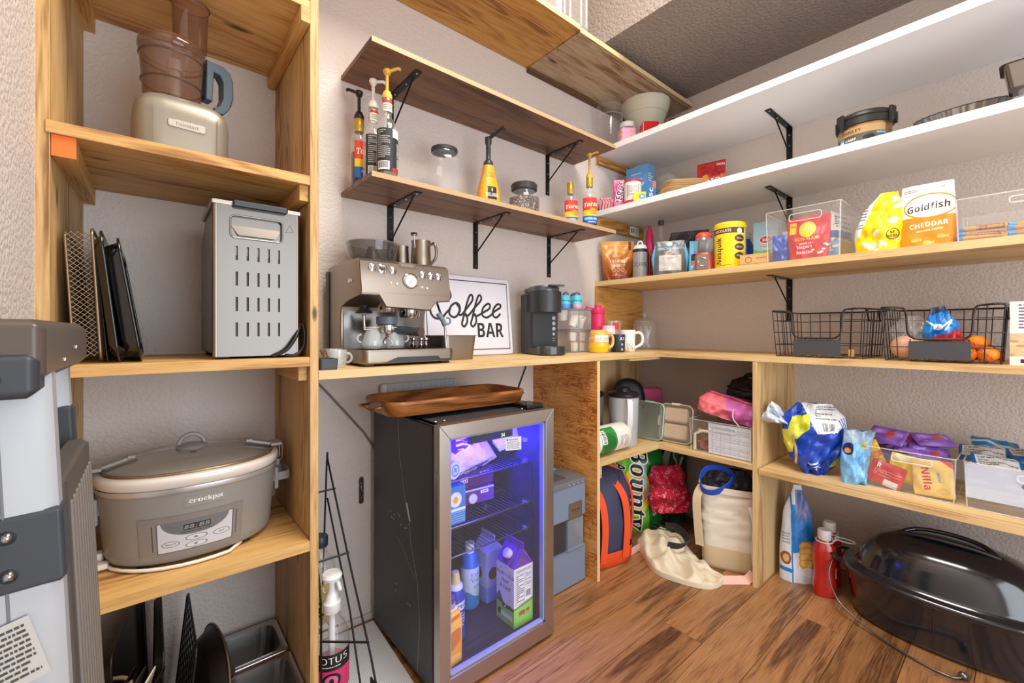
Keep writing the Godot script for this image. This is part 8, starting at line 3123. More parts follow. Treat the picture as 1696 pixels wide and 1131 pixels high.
func cubby() -> void:
	rng.seed = 71
	var y := 0.515
	var o: Node3D
	var g: Geo
	for i in 2:
		o = thing("drink_pitcher", ["frosted drink pitcher with white handle and big black lid", "smoky grey drink pitcher with black lid beside the plywood panel"][i], "pitcher", [Vector3(-0.592, y, 0.292), Vector3(-0.70, y, 0.16)][i], -38, "pitchers on the corner shelf")
		turned("pitcher_body", V2([0.001, 0.002, 0.062, 0, 0.066, 0.005, 0.074, 0.245, 0.072, 0.245, 0.064, 0.01, 0.001, 0.01]), [milky(C8(206, 206, 210), 0.82), milky(C8(110, 114, 124), 0.9)][i], o, 32)
		turned("lid", V2([0.075, 0.24, 0.077, 0.243, 0.077, 0.256, 0.07, 0.262, 0.04, 0.268, 0.03, 0.285, 0.012, 0.29, 0.001, 0.29]), mat(C8(34, 34, 44), 0.35), o, 32)
		g = geo()
		g.strap(bend([Vector3(0, 0.235, 0.072), Vector3(0, 0.225, 0.105), Vector3(0, 0.12, 0.104), Vector3(0, 0.05, 0.07)], 4), Vector3(0.024, 0, 0), 0.007)
		part("handle", g, [mat(C8(222, 222, 222), 0.4), mat(C8(80, 82, 90), 0.4)][i], o)
	o = thing("pitcher_lid", "large black oval lid resting on top of the pitchers", "lid", Vector3(-0.36, y + 0.2, 0.16), -40)
	o.rotation_degrees.x = 74
	g = geo()
	var rows := []
	for q in [[0.0, 1.0], [0.008, 1.03], [0.018, 0.98], [0.024, 0.7], [0.026, 0.02]]:
		rows.append(sring(0.085 * q[1], 0.1 * q[1], 2.4, q[0], 36))
	g.sheet(rows, true)
	g.cap(rows[0], Vector3.DOWN)
	part("lid_body", g, mat(C8(28, 28, 34), 0.35), o)
	g = geo()
	g.tube(Array(sring(0.086, 0.101, 2.4, 0.008, 36)), 0.003, 6, true)
	part("rim", g, mat(C8(40, 40, 48), 0.3), o)
	# roll of towels
	o = thing("paper_towel_roll", "wrapped white paper towel roll with green label lying on the corner shelf", "paper towel", Vector3(-0.77, y + 0.0635, 0.325))
	g = geo()
	g.x = T(Vector3.ZERO, 0, 0, -90)
	g.lathe(V2([0.001, -0.12, 0.058, -0.12, 0.063, -0.112, 0.063, 0.108, 0.055, 0.12, 0.02, 0.122, 0.018, 0.11, 0.001, 0.11]), 36)
	part("roll_body", g, mat(C8(236, 230, 220), 0.6), o)
	var pc := pic(200, 200, C8(40, 140, 60))
	pc.ell(0.5, 0.5, 0.3, 0.4, C8(30, 110, 46))
	pc.bars(0.1, 0.66, 0.5, 0.96)
	g = geo()
	g.x = T(Vector3.ZERO, 0, 0, -90)
	g.lathe(V2([0.0636, -0.11, 0.0636, 0.0]), 14, Vector3.ZERO, 1, 1, deg_to_rad(-70), deg_to_rad(75))
	part("green_label", g, printed(pc), o)
	pc = pic(64, 64, C8(236, 230, 220))
	pc.small(0.1, 0.1, 0.9, 0.9, 6, C8(150, 146, 140))
	g = geo()
	g.x = T(Vector3.ZERO, 0, 0, -90)
	g.lathe(V2([0.0636, 0.015, 0.0636, 0.09]), 8, Vector3.ZERO, 1, 1, deg_to_rad(-25), deg_to_rad(40))
	part("fine_print", g, printed(pc), o)
	pc = pic(100, 64, C8(226, 222, 220))
	pc.poly([0, 0, 0.5, 0, 0, 0.6], C8(232, 206, 40))
	pc.small(0.2, 0.5, 0.9, 0.9, 4, C8(190, 120, 110))
	o = thing("seed_packet", "white and yellow paper packet leaning behind the towel roll", "packet", Vector3(-0.80, y + 0.1, 0.262), 30)
	o.rotation_degrees.x = -38
	g = geo()
	g.box(Vector3(0, 0.05, 0), Vector3(0.16, 0.1, 0.003), 0.001)
	part("packet_body", g, mat(C8(226, 222, 220), 0.6), o)
	g = Geo.new()
	g.face(Vector3(-0.08, 0, 0.0017), Vector3(0.08, 0, 0.0017), Vector3(0.08, 0.1, 0.0017), Vector3(-0.08, 0.1, 0.0017), Vector3.BACK)
	part("print", g, printed(pc), o)
	# pink box and bits
	o = thing("pink_container", "tall pink plastic container behind the lunch boxes", "container", Vector3(-0.17, y, 0.17), -30)
	g = geo()
	bin(g, 0.13, 0.08, 0.235, 0.015, 0.003, 0.008, 0.004)
	part("container_body", g, mat(C8(222, 96, 148), 0.45), o)
	g = geo()
	g.box(Vector3(-0.06, 0.04, 0.05), Vector3(0.02, 0.07, 0.02), 0.004)
	part("orange_clip", g, mat(C8(226, 90, 50), 0.4), o)
	g = geo()
	g.box(Vector3(-0.062, 0.085, 0.05), Vector3(0.016, 0.04, 0.018), 0.004)
	part("blue_clip", g, mat(C8(60, 80, 180), 0.4), o)
	# lunch boxes standing on edge
	for i in 2:
		o = thing("lunch_box", ["clear lunch box with mint clips standing on edge", "clear lunch box with beige compartments and cream clips standing on edge"][i], "lunch box", [Vector3(-0.40, y, 0.31), Vector3(-0.365, y, 0.445)][i], [-88, -84][i], "lunch boxes on the corner shelf")
		o.rotation_degrees.x = -9
		var clipm: Material = [mat(C8(150, 206, 176), 0.4), mat(C8(226, 214, 196), 0.4)][i]
		var shell := clear([C8(150, 160, 150), C8(190, 176, 158)][i], 0.35)
		g = geo()
		var lp := rrect(0.165, 0.19, 0.03, 5)
		var tr := func(z: float, k: float) -> PackedVector3Array:
			var out := PackedVector3Array()
			for q in lp:
				out.append(Vector3(q.x * k, 0.097 + q.y * k, z))
			return out
		g.sheet([tr.call(0.034, 0.96), tr.call(0.03, 1.0), tr.call(0.012, 1.0)], true)
		g.cap(tr.call(0.034, 0.96), Vector3.BACK)
		part("clear_cover", g, shell, o)
		g = geo()
		g.sheet([tr.call(0.012, 1.0), tr.call(-0.062, 0.93), tr.call(-0.07, 0.86)], true)
		g.cap(tr.call(-0.07, 0.86), Vector3.FORWARD)
		part("base_tub", g, [mat(C8(158, 160, 142), 0.45), mat(C8(206, 184, 160), 0.45)][i], o)
		g = geo()
		var edge := []
		for q in lp:
			edge.append(Vector3(q.x, 0.097 + q.y, 0.012))
		g.tube(edge, 0.0035, 6, true)
		part("seal_rim", g, [mat(C8(168, 196, 178), 0.4), mat(C8(214, 204, 188), 0.4)][i], o)
		for q in [[-0.083, 0.1, 0.012, 0.05], [0.0, 0.193, 0.045, 0.012]]:
			g = geo()
			g.box(Vector3(q[0], q[1], 0.014), Vector3(q[2], q[3], 0.036), 0.004)
			part("clip", g, clipm, o)
		if i == 1:
			for k in 2:
				g = geo()
				g.box(Vector3(0.0, 0.055 + k * 0.083, 0.012), Vector3(0.125, 0.074, 0.034), 0.012)
				part("compartment", g, mat(C8(222, 198, 172), 0.45), o)
	# bin with papers
	o = thing("paper_bin", "clear bin with a printed sheet behind its front", "bin", Vector3(-0.27, y, 0.697), 0)
	clear_bin(o, 0.34, 0.285, 0.15)
	pc = pic(256, 200, C8(226, 228, 236))
	for i in 12:
		pc.small(0.06, 0.06 + i * 0.075, 0.96, 0.11 + i * 0.075, 2, C8(170, 174, 190))
	for x in [0.1, 0.3, 0.52, 0.72]:
		pc.rect(x, 0.04, x + 0.006, 0.96, C8(150, 154, 176))
	g = Geo.new()
	var xx := -0.1635
	g.face(Vector3(xx, 0.006, -0.05), Vector3(xx, 0.006, 0.135), Vector3(xx - 0.003, 0.144, 0.135), Vector3(xx - 0.003, 0.144, -0.05), Vector3.LEFT)
	part("paper_sheet", g, printed(pc), o)
	pc = pic(64, 64, C8(150, 96, 60))
	for i in 30:
		pc.ell(rng.randf(), rng.randf(), 0.08, 0.06, C8(190, 130, 84) if i % 2 else C8(110, 66, 40))
	bag_thing("small clear-topped bag of brown nuts at the bin's near corner", Vector3(-0.375, y + 0.004, 0.6), -80, 0.095, [[0, 0.07], [1, 0.075]], [[0, 0.04], [0.6, 0.05], [1, 0.01]], pc, 0.008, 41)
	o = thing("plastic_scoop", "white plastic scoop standing in the clear paper bin", "scoop", Vector3(-0.42, y + 0.004, 0.575), 10)
	g = geo()
	g.tube([Vector3(0, 0, 0), Vector3(0, 0.075, 0), Vector3(0.01, 0.09, 0.03), Vector3(0.01, 0.088, 0.06)], 0.007, 8, false, 1.4)
	part("scoop_handle", g, mat(C8(236, 228, 210), 0.4), o)
	pc = pic(100, 60, C8(240, 120, 130))
	pc.poly([0.4, 0, 1, 0, 1, 1, 0.6, 1], C8(214, 112, 190))
	pc.line([0, 0.08, 1, 0.12], 0.06, C8(206, 50, 80))
	o = thing("lunch_bag", "pink and purple zipped lunch bag slumped over the clear bin", "bag", Vector3(-0.335, y + 0.165, 0.685), -78)
	o.rotation_degrees.z = -14
	g = geo()
	sack(g, 0.1, [[0, 0.26], [0.5, 0.27], [1, 0.2]], [[0, 0.13], [0.5, 0.14], [1, 0.03]], 2.8, 0.012, 42)
	part("bag_body", g, printed(pc, 0.5), o)
	g = geo()
	g.tube(bend([Vector3(0.03, 0.06, 0.072), Vector3(0.04, 0.02, 0.082), Vector3(0.075, -0.01, 0.08)]), 0.004, 6)
	part("zip_pull", g, mat(C8(240, 190, 196), 0.4), o)
	o = thing("lunch_bag", "black insulated lunch bag on top of the pink one", "bag", Vector3(-0.205, y + 0.205, 0.735), -70)
	o.rotation_degrees.z = -12
	g = geo()
	sack(g, 0.13, [[0, 0.2], [0.4, 0.22], [0.8, 0.2], [1, 0.13]], [[0, 0.12], [0.5, 0.14], [1, 0.06]], 3.2, 0.008, 43)
	g.cap(PackedVector3Array([Vector3(-0.06, 0.13, -0.02), Vector3(0.06, 0.13, -0.02), Vector3(0.06, 0.13, 0.02), Vector3(-0.06, 0.13, 0.02)]), Vector3.UP)
	part("bag_body", g, mat(C8(36, 40, 48), 0.5), o)
	g = geo()
	for k in 2:
		g.tube(bend([Vector3(-0.11, 0.03 + k * 0.045, 0.03), Vector3(-0.07, 0.035 + k * 0.045, 0.073), Vector3(0, 0.04 + k * 0.045, 0.082), Vector3(0.08, 0.04 + k * 0.04, 0.07)]), 0.005, 6)
	part("piping", g, mat(C8(20, 24, 28), 0.35), o)
	g = geo()
	g.tube(bend([Vector3(-0.05, 0.125, 0.0), Vector3(-0.03, 0.15, 0.01), Vector3(0.03, 0.15, 0.01), Vector3(0.05, 0.125, 0)]), 0.006, 6, false, 1.8)
	part("carry_strap", g, mat(C8(26, 28, 34), 0.5), o)
	o = thing("cardboard_piece", "tan cardboard piece standing behind the pink lunch bag", "cardboard", Vector3(-0.1, y, 0.6), -80)
	part("sheet", geo().box(Vector3(0, 0.12, 0), Vector3(0.12, 0.24, 0.004), 0.001), mat(C8(196, 178, 140), 0.7), o)


func crumple_pack(label: String, at: Vector3, turn: float, tilt: Vector3, pc: Pic, w: float, h: float, d: float, s: int, group: String) -> Node3D:
	var o := thing("snack_pack", label, "snack pack", at, turn, group)
	o.rotation_degrees += tilt
	var g := geo()
	sack(g, h, [[0, w * 0.96], [0.12, w], [0.88, w], [1, w * 0.96]], [[0, 0.002], [0.15, d], [0.85, d], [1, 0.002]], 2.2, 0.007, s, Vector3.ZERO, 14, 28)
	part("wrapper", g, printed(pc, 0.28), o)
	return o


func lower_bay() -> void:
	rng.seed = 81
	var y := 0.5035
	var pc := pic(300, 360, C8(24, 70, 180))
	pc.poly([0.3, 0, 1, 0, 1, 0.18, 0.8, 0.36, 0.5, 0.4], C8(226, 228, 230))
	pc.small(0.5, 0.04, 0.8, 0.22, 6, C8(110, 110, 120))
	pc.bars(0.58, 0.24, 0.76, 0.38)
	pc.poly([0.15, 0.2, 0.42, 0.14, 0.4, 0.34, 0.2, 0.5, 0.06, 0.44], C8(206, 212, 60))
	pc.poly([0.0, 0.4, 0.2, 0.36, 0.16, 0.7, 0.06, 0.74], C8(220, 220, 70))
	pc.poly([0.7, 0.86, 1, 0.5, 1, 0.74, 0.86, 0.86], C8(206, 214, 90))
	pc.text("Jic", 0.5, 0.86, 0.09, C8(236, 240, 250), 1, 0.9, 0.2)
	pc.line([0.12, 0.4, 0.2, 0.62, 0.22, 1], 0.03, C8(222, 200, 150))
	for i in 10:
		pc.poly([0.82 + i * 0.014, 0.2 - i * 0.004, 0.86 + i * 0.014, 0.2 - i * 0.004, 0.93 + i * 0.008, 0.34, 0.9 + i * 0.008, 0.34], C8(30, 70, 170) if i % 3 == 0 else C8(226, 228, 230))
	var o := bag_thing("big blue chip bag with yellow leaves, twisted at one corner", Vector3(-0.335, y, 1.034), -66, 0.285, [[0, 0.08], [0.2, 0.17], [0.5, 0.225], [0.8, 0.215], [1, 0.12]], [[0, 0.05], [0.3, 0.12], [0.7, 0.13], [0.92, 0.06], [1, 0.02]], pc, 0.02, 51)
	var g := geo()
	g.x = T(Vector3(-0.09, 0.2, 0.0), 0, 0, 62)
	sack(g, 0.09, [[0, 0.02], [0.3, 0.05], [0.7, 0.085], [1, 0.09]], [[0, 0.02], [0.6, 0.05], [1, 0.03]], 2.0, 0.03, 52, Vector3.ZERO, 14, 28)
	part("twisted_top", g, milky(C8(214, 224, 240), 0.85, 0.2), o)
	pc = pic(140, 220, C8(124, 186, 232))
	pc.rect(0, 0, 1, 0.24, C8(150, 176, 200))
	pc.rect(0.56, 0.2, 0.76, 0.32, C8(226, 214, 60))
	pc.small(0.58, 0.22, 0.74, 0.3, 3, C8(40, 70, 140))
	pc.ell(0.2, 0.34, 0.14, 0.12, C8(30, 50, 120))
	pc.ell(0.2, 0.38, 0.08, 0.05, C8(230, 150, 50))
	bag_thing("light blue snack bag twisted shut next to the chip bag", Vector3(-0.355, y, 1.168), -60, 0.2, [[0, 0.075], [0.4, 0.09], [0.75, 0.09], [1, 0.1]], [[0, 0.05], [0.4, 0.06], [0.75, 0.04], [1, 0.02]], pc, 0.018, 53, Vector3(0.02, 0, 0))
	# first bin
	o = thing("snack_bin", "clear bin packed with yellow, red and purple snack packs", "bin", Vector3(-0.205, y, 1.32), 0, "clear bins on the low shelf")
	clear_bin(o, 0.32, 0.25, 0.15)
	pc = pic(180, 140, C8(204, 50, 54))
	pc.rect(0.5, 0.7, 0.9, 1, C8(236, 232, 226))
	pc.text("R", 0.25, 0.2, 0.2, Color.WHITE)
	pc.small(0.15, 0.35, 0.9, 0.65, 5, C8(240, 180, 170))
	crumple_pack("red snack pack pressed against the clear bin front", Vector3(-0.344, y + 0.012, 1.25), -88, Vector3(0, 0, -16), pc, 0.1, 0.085, 0.016, 1, "packs in the mixed snack bin")
	pc = pic(180, 140, C8(240, 214, 60))
	pc.rect(0, 0.1, 1, 0.2, C8(226, 226, 226))
	pc.poly([0.2, 0.6, 0.8, 0.5, 0.9, 0.9, 0.3, 1], C8(232, 190, 40))
	crumple_pack("yellow snack pack with silver seam behind the red one", Vector3(-0.325, y + 0.03, 1.315), -86, Vector3(0, 0, -8), pc, 0.11, 0.1, 0.02, 2, "packs in the mixed snack bin")
	pc = pic(180, 160, C8(244, 214, 130))
	pc.text("Nilla", 0.36, 0.52, 0.22, C8(206, 40, 90), 0.9, 1.45, 0, "Droid Sans", true)
	pc.text("mini", 0.66, 0.45, 0.1, C8(80, 130, 190), 0.9, 1.45)
	pc.ell(0.72, 0.82, 0.16, 0.1, C8(230, 190, 110))
	pc.poly([0.7, 0, 1, 0, 1, 0.2], C8(220, 80, 60))
	pc.rect(0, 0.94, 1, 1, C8(240, 206, 50))
	crumple_pack("pale yellow cookie pack with pink lettering at the bin front", Vector3(-0.345, y + 0.008, 1.39), -91, Vector3(0, 0, 4), pc, 0.105, 0.125, 0.016, 3, "packs in the mixed snack bin")
	pc = pic(128, 90, C8(236, 196, 50))
	pc.rect(0, 0.4, 1, 0.6, C8(226, 120, 50))
	crumple_pack("gold snack pack at the bin corner by the light blue bag", Vector3(-0.29, y + 0.06, 1.225), -70, Vector3(0, 0, 20), pc, 0.07, 0.1, 0.02, 4, "packs in the mixed snack bin")
	pc = pic(128, 80, C8(140, 96, 196))
	pc.rect(0.1, 0.3, 0.9, 0.5, C8(170, 130, 220))
	pc.ell(0.6, 0.5, 0.12, 0.2, C8(220, 90, 90))
	pc.small(0.2, 0.7, 0.8, 0.85, 1, C8(230, 220, 240))
	var pm: Node3D
	for i in 7:
		var lab: String = ["lowest at the bin back", "tilted over the cookie pack", "at the back corner", "crossing two others on top", "topmost, its end raised", "beside the gold pack", "at the bin end by the blue packs"][i]
		var at := Vector3(-0.23 - 0.03 * (i % 2), y + 0.09 + 0.012 * i, 1.24 + [0.02, 0.13, 0.05, 0.09, 0.06, 0.0, 0.15][i])
		if i == 0:
			pm = crumple_pack("purple snack pack, " + lab, at, -80, Vector3(-58, 0, 6), pc, 0.115, 0.075, 0.022, 5, "purple packs in the snack bin")
		else:
			copy_of(pm, "purple snack pack, " + lab, at, -80 + 23 * sin(i * 2.3)).rotation_degrees = Vector3(-58 + 14 * sin(i * 1.7), -80 + 23 * sin(i * 2.3), 12 * cos(i * 2.9))
	# second bin
	o = thing("snack_bin", "clear bin of blue snack packs behind a pale sheet with oval slot", "bin", Vector3(-0.205, y, 1.63), 0, "clear bins on the low shelf")
	clear_bin(o, 0.33, 0.34, 0.15)
	pc = pic(200, 120, C8(206, 216, 232))
	for i in 40:
		pc.ell(rng.randf(), rng.randf(), 0.12, 0.06, C8(214, 222, 236))
	pc.ell(0.62, 0.42, 0.26, 0.22, C8(110, 120, 132))
	pc.ell(0.62, 0.42, 0.245, 0.2, C8(20, 90, 130))
	pc.line([0.45, 0.36, 0.75, 0.56], 0.05, C8(190, 206, 216))
	g = Geo.new()
	g.face(Vector3(-0.1565, 0.035, -0.165), Vector3(-0.1565, 0.035, 0.165), Vector3(-0.159, 0.146, 0.165), Vector3(-0.159, 0.146, -0.165), Vector3.LEFT)
	part("pale_sheet", g, printed(pc), o)  # opaque pale print across the bin front, oval and stripe drawn in
	pc = pic(128, 80, C8(24, 130, 190))
	pc.line([0, 0.3, 1, 0.6], 0.14, C8(200, 214, 222))
	pc.poly([0.6, 0, 1, 0, 1, 0.4], C8(20, 70, 130))
	var p2 := pic(128, 60, C8(30, 96, 160))
	p2.rect(0.08, 0.1, 0.92, 0.8, C8(206, 208, 206))
	p2.small(0.12, 0.2, 0.88, 0.7, 4, C8(120, 120, 124))
	var pair := []
	for i in 7:
		var lab: String = ["lying at the bin back", "folded over the sheet edge", "crossing the bin middle", "at the bin end by the purple packs", "on top near the wall", "on top of the others", "at the far end"][i]
		var at := Vector3(-0.26 + [0.08, -0.05, 0.0, 0.02, 0.1, 0.04, -0.02][i], y + 0.1 + 0.011 * i, 1.50 + [0.1, 0.04, 0.09, 0.0, 0.03, 0.12, 0.16][i])
		var rot := Vector3(-62 + 12 * sin(i * 2.2), -84 + 20 * sin(i * 1.9), 12 * cos(i * 2.4))
		if i < 2:
			var c := crumple_pack(("blue snack pack, " if i == 0 else "blue snack pack with pale printed back, ") + lab, at, 0, Vector3.ZERO, [pc, p2][i], 0.12, 0.08, 0.022, 6 + i, "blue packs in the snack bin")
			c.rotation_degrees = rot
			pair.append(c)
		else:
			copy_of(pair[i % 2], ("blue snack pack, " if i % 2 == 0 else "blue snack pack with pale printed back, ") + lab, at, 0).rotation_degrees = rot


func under_shelf() -> void:
	rng.seed = 91
	var pc: Pic
	var g: Geo
	# duffel
	var o := thing("duffel_bag", "navy duffel bag with orange straps and piping under the corner shelf", "bag", Vector3(-0.745, 0.0, 0.225), -12)
	var rows := []
	for q in [[0.0, 0.8], [0.01, 0.9], [0.06, 0.98], [0.2, 1.0], [0.32, 0.94], [0.4, 0.76], [0.44, 0.45], [0.45, 0.05]]:
		var rr := sring(0.155 * q[1], 0.165 * q[1], 3.0, q[0], 48)
		noise.frequency = 1.0
		for i in rr.size():
			rr[i] *= 1.0 + 0.06 * noise.get_noise_3d(rr[i].x * 9, rr[i].y * 9, rr[i].z * 9)
		rows.append(rr)
	g = geo()
	g.sheet(rows, true)
	part("bag_body", g, mat(C8(58, 60, 88), 0.6), o)
	var og := mat(C8(232, 82, 36), 0.55)
	g = geo()
	g.sheet([sring(0.158, 0.168, 3, 0.075, 48), sring(0.157, 0.167, 3, 0.03, 48), sring(0.14, 0.15, 3, 0.001, 48)], true)
	part("base_panel", g, og, o)
	for x in [-0.07, 0.06]:
		g = geo()
		g.strap(bend([Vector3(x - 0.01, 0.04, 0.171), Vector3(x, 0.2, 0.172), Vector3(x - 0.015, 0.32, 0.162), Vector3(x - 0.05, 0.4, 0.12)]), Vector3(0.036, 0, 0), 0.004)
		part("webbing_strap", g, og, o)
	g = geo()
	g.tube(bend([Vector3(0.155, 0.03, 0.08), Vector3(0.16, 0.2, 0.1), Vector3(0.14, 0.33, 0.1), Vector3(0.08, 0.42, 0.08), Vector3(0.0, 0.452, 0.05)]), 0.007, 6)
	part("piping", g, og, o)
	# pack of towels
	pc = pic(300, 440, C8(96, 196, 40))
	pc.poly([0, 0, 0.3, 0, 0.14, 1, 0, 1], C8(150, 214, 60))
	pc.poly([0.62, 0, 1, 0, 1, 1, 0.7, 1], C8(24, 120, 46))
	pc.ell(0.45, 0.5, 0.26, 0.3, C8(246, 214, 60))
	pc.ell(0.52, 0.46, 0.14, 0.2, C8(240, 160, 60))
	pc.line([0.56, 0.1, 0.66, 0.6], 0.03, C8(150, 210, 230))
	pc.text("Bounty", 0.44, 0.47, 0.2, C8(20, 18, 20), 1.0, 1.6, 0.2, "Droid Serif", true, 0.016)
	pc.text("Advanced", 0.18, 0.44, 0.1, C8(20, 18, 20), 0.85, 1.6, 0.2, "Droid Sans", true, 0.006)
	pc.text("2=4 Rolls", 0.78, 0.62, 0.06, Color.WHITE, 1, 1.5)
	pc.small(0.7, 0.45, 0.86, 0.56, 3, C8(220, 236, 220))
	bag_thing("bright green pack of paper towels standing behind the duffel", Vector3(-0.345, 0, 0.19), -42, 0.44, [[0, 0.26], [0.1, 0.3], [0.9, 0.3], [1, 0.26]], [[0, 0.15], [0.15, 0.18], [0.85, 0.18], [1, 0.1]], pc, 0.006, 61)
	pc = pic(160, 200, C8(40, 96, 56))
	pc.poly([0.1, 0, 0.6, 0, 0.5, 0.4, 0.2, 0.5], C8(222, 222, 222))
	pc.poly([0.2, 0.05, 0.4, 0.1, 0.3, 0.25], C8(24, 24, 26))
	pc.curve([0.6, 0.1, 0.8, 0.3, 0.9, 0.2], 0.04, C8(220, 226, 220))
	bag_thing("dark green and white sack in the corner behind the red pouch", Vector3(-0.1, 0, 0.27), -80, 0.46, [[0, 0.16], [1, 0.18]], [[0, 0.1], [0.7, 0.12], [1, 0.04]], pc, 0.014, 62)
	# flattened tote
	o = thing("flat_tote", "empty cream canvas tote slumped flat on the floor with pink straps", "tote bag", Vector3(-0.45, 0.0, 0.5))
	var foot := [Vector2(-0.085, -0.168), Vector2(-0.14, -0.107), Vector2(-0.235, 0.02), Vector2(-0.222, 0.148), Vector2(-0.165, 0.245), Vector2(-0.06, 0.25), Vector2(-0.03, 0.14), Vector2(0.06, 0.02), Vector2(0.12, -0.10), Vector2(0.05, -0.172)]
	g = geo()
	noise.seed = 5
	noise.frequency = 1.0
	var outline := PackedVector2Array()
	var fm := foot.size()
	for i in fm:
		for k in 6:
			outline.append(foot[i].cubic_interpolate(foot[(i + 1) % fm], foot[(i + fm - 1) % fm], foot[(i + 2) % fm], k / 6.0))
	var mid := Vector2(-0.09, 0.0)
	rows = []
	for i in 15:
		var r: float = [1.0, 1.0, 0.99, 0.96, 0.92, 0.86, 0.8, 0.72, 0.63, 0.54, 0.44, 0.33, 0.22, 0.1, 0.004][i]
		var line := PackedVector3Array()
		for q2 in outline:
			var q := mid.lerp(q2, r)
			var back := clampf(0.5 - q.y * 2.2, 0.15, 1.0)
			var h := 0.02 + 0.095 * back * pow(1.0 - r * r, 0.5)
			h += (0.014 * sin(q.x * 46.0 + q.y * 62.0 + 3.0 * noise.get_noise_2d(q.x * 5, q.y * 5)) + 0.03 * noise.get_noise_2d(q.x * 9, q.y * 9)) * minf(1.0, (1.0 - r) * 7.0)
			line.append(Vector3(q.x, 0.001 if i == 0 else maxf(h, 0.012), q.y))
		rows.append(line)
	g.sheet(rows, true)
	var canvas := grain_bump(mat(C8(222, 208, 180), 0.75).duplicate(), 0.3, 1.5, 10.0)
	part("canvas_body", g, canvas, o)
	g = geo()
	g.strap(bend([Vector3(0.0, 0.115, -0.06), Vector3(0.01, 0.12, 0.0), Vector3(-0.03, 0.1, 0.07), Vector3(-0.08, 0.085, 0.06), Vector3(-0.12, 0.09, 0.02)]), Vector3(0, 0.03, 0.02), 0.004)
	part("black_strap", g, mat(C8(40, 36, 36), 0.7), o)
	var pk := mat(C8(232, 178, 164), 0.65)
	g = geo()
	g.strap([Vector3(-0.10, 0.03, -0.115), Vector3(-0.14, 0.018, -0.135), Vector3(-0.18, 0.012, -0.14)], Vector3(0.01, 0.028, 0.0), 0.004)
	part("pink_strap", g, pk, o)
	g = geo()
	g.strap([Vector3(-0.09, 0.01, 0.24), Vector3(0.0, 0.012, 0.32), Vector3(0.06, 0.02, 0.325)], Vector3(0.01, 0.02, -0.03), 0.004)
	part("pink_strap", g, pk, o)
	g = geo()
	for q in [[Vector3(-0.05, 0.12, -0.12), Vector3(-0.075, 0.127, -0.06), Vector3(-0.05, 0.125, 0.0)], [Vector3(-0.02, 0.118, -0.12), Vector3(-0.03, 0.124, -0.06), Vector3(-0.01, 0.12, -0.02)]]:
		g.tube(bend(q), 0.0022, 5)
	part("printed_line", g, mat(C8(40, 36, 36), 0.7), o)
	# red pouch
	pc = pic(256, 256, C8(196, 20, 56))
	for i in 90:
		var cx := rng.randf()
		var cy := rng.randf()
		var k := rng.randf_range(0.015, 0.04)
		if i % 3 == 0:
			pc.curve([cx - k, cy, cx, cy - k, cx + k, cy, cx, cy + k, cx - k, cy], 0.007, C8(246, 206, 214))
		elif i % 3 == 1:
			pc.curve([cx - k, cy - k, cx, cy + k, cx + k, cy - k], 0.007, C8(240, 190, 204))
		else:
			pc.line([cx - k, cy, cx + k, cy + k * 0.4], 0.008, C8(246, 206, 214))
	o = thing("fabric_pouch", "red fabric pouch with white doodle print behind the cream tote", "pouch", Vector3(-0.335, 0.14, 0.4), -48)
	g = geo()
	g.x = T(Vector3.ZERO, -10, 0, 4)
	sack(g, 0.235, [[0, 0.18], [0.3, 0.22], [0.62, 0.17], [0.75, 0.19], [1, 0.15]], [[0, 0.06], [0.4, 0.11], [0.68, 0.05], [0.85, 0.08], [1, 0.03]], 2.2, 0.02, 63)
	part("pouch_body", g, printed(pc, 0.75), o)
	g = geo()
	g.tube(Array(sring(0.086, 0.03, 2, 0.147, 30)), 0.004, 6, true)
	part("drawstring", g, mat(C8(150, 20, 46), 0.7), o)
	# standing tote
	o = thing("canvas_tote", "tall cream canvas tote with tan base holding a blue strapped bag", "tote bag", Vector3(-0.345, 0.0, 0.70), -68)
	o.scale.y = 0.94
	g = geo()
	rows = []
	for i in 19:
		var t := i / 18.0
		var rr := sring(0.112 + 0.012 * t, 0.084 + 0.006 * t, 5.0, 0.105 + 0.29 * t, 64)
		for k in rr.size():
			var f := 0.012 * noise.get_noise_3d(rr[k].x * 8, rr[k].y * 26, rr[k].z * 8) * smoothstep(0, 0.3, t)
			rr[k] += Vector3(rr[k].x, 0, rr[k].z).normalized() * f
		rows.append(rr)
	g.sheet(rows, true)
	var tb := part("canvas_body", g, grain_bump(mat(C8(226, 216, 200), 0.75).duplicate(), 0.3, 1.5, 10.0), o)
	g = geo()
	g.sheet([sring(0.113, 0.085, 5, 0.108, 64), sring(0.112, 0.084, 5, 0.02, 64), sring(0.103, 0.075, 5, 0.001, 64)], true)
	part("tan_base", g, mat(C8(206, 184, 146), 0.75), o)
	g = geo()
	g.sheet([sring(0.127, 0.093, 5, 0.4, 64), sring(0.126, 0.0925, 5, 0.37, 64)], true)
	g.sheet([sring(0.127, 0.093, 5, 0.4, 64), sring(0.12, 0.087, 5, 0.395, 64), sring(0.117, 0.084, 5, 0.33, 64)], true, false, Rect2(0, 0, 1, 1), 0)
	part("hem", g, mat(C8(224, 212, 196), 0.75), tb)
	g = geo()
	g.cap(sring(0.117, 0.084, 5, 0.34, 40), Vector3.UP)
	part("lining", g, mat(C8(70, 66, 64), 0.8), tb)
	g = geo()
	g.strap(bend([Vector3(-0.11, 0.39, 0.075), Vector3(-0.13, 0.33, 0.092), Vector3(-0.125, 0.2, 0.094), Vector3(-0.118, 0.1, 0.085)]), Vector3(0.035, 0, 0.01), 0.004)
	part("tan_strap", g, mat(C8(216, 198, 160), 0.75), o)
	g = geo()
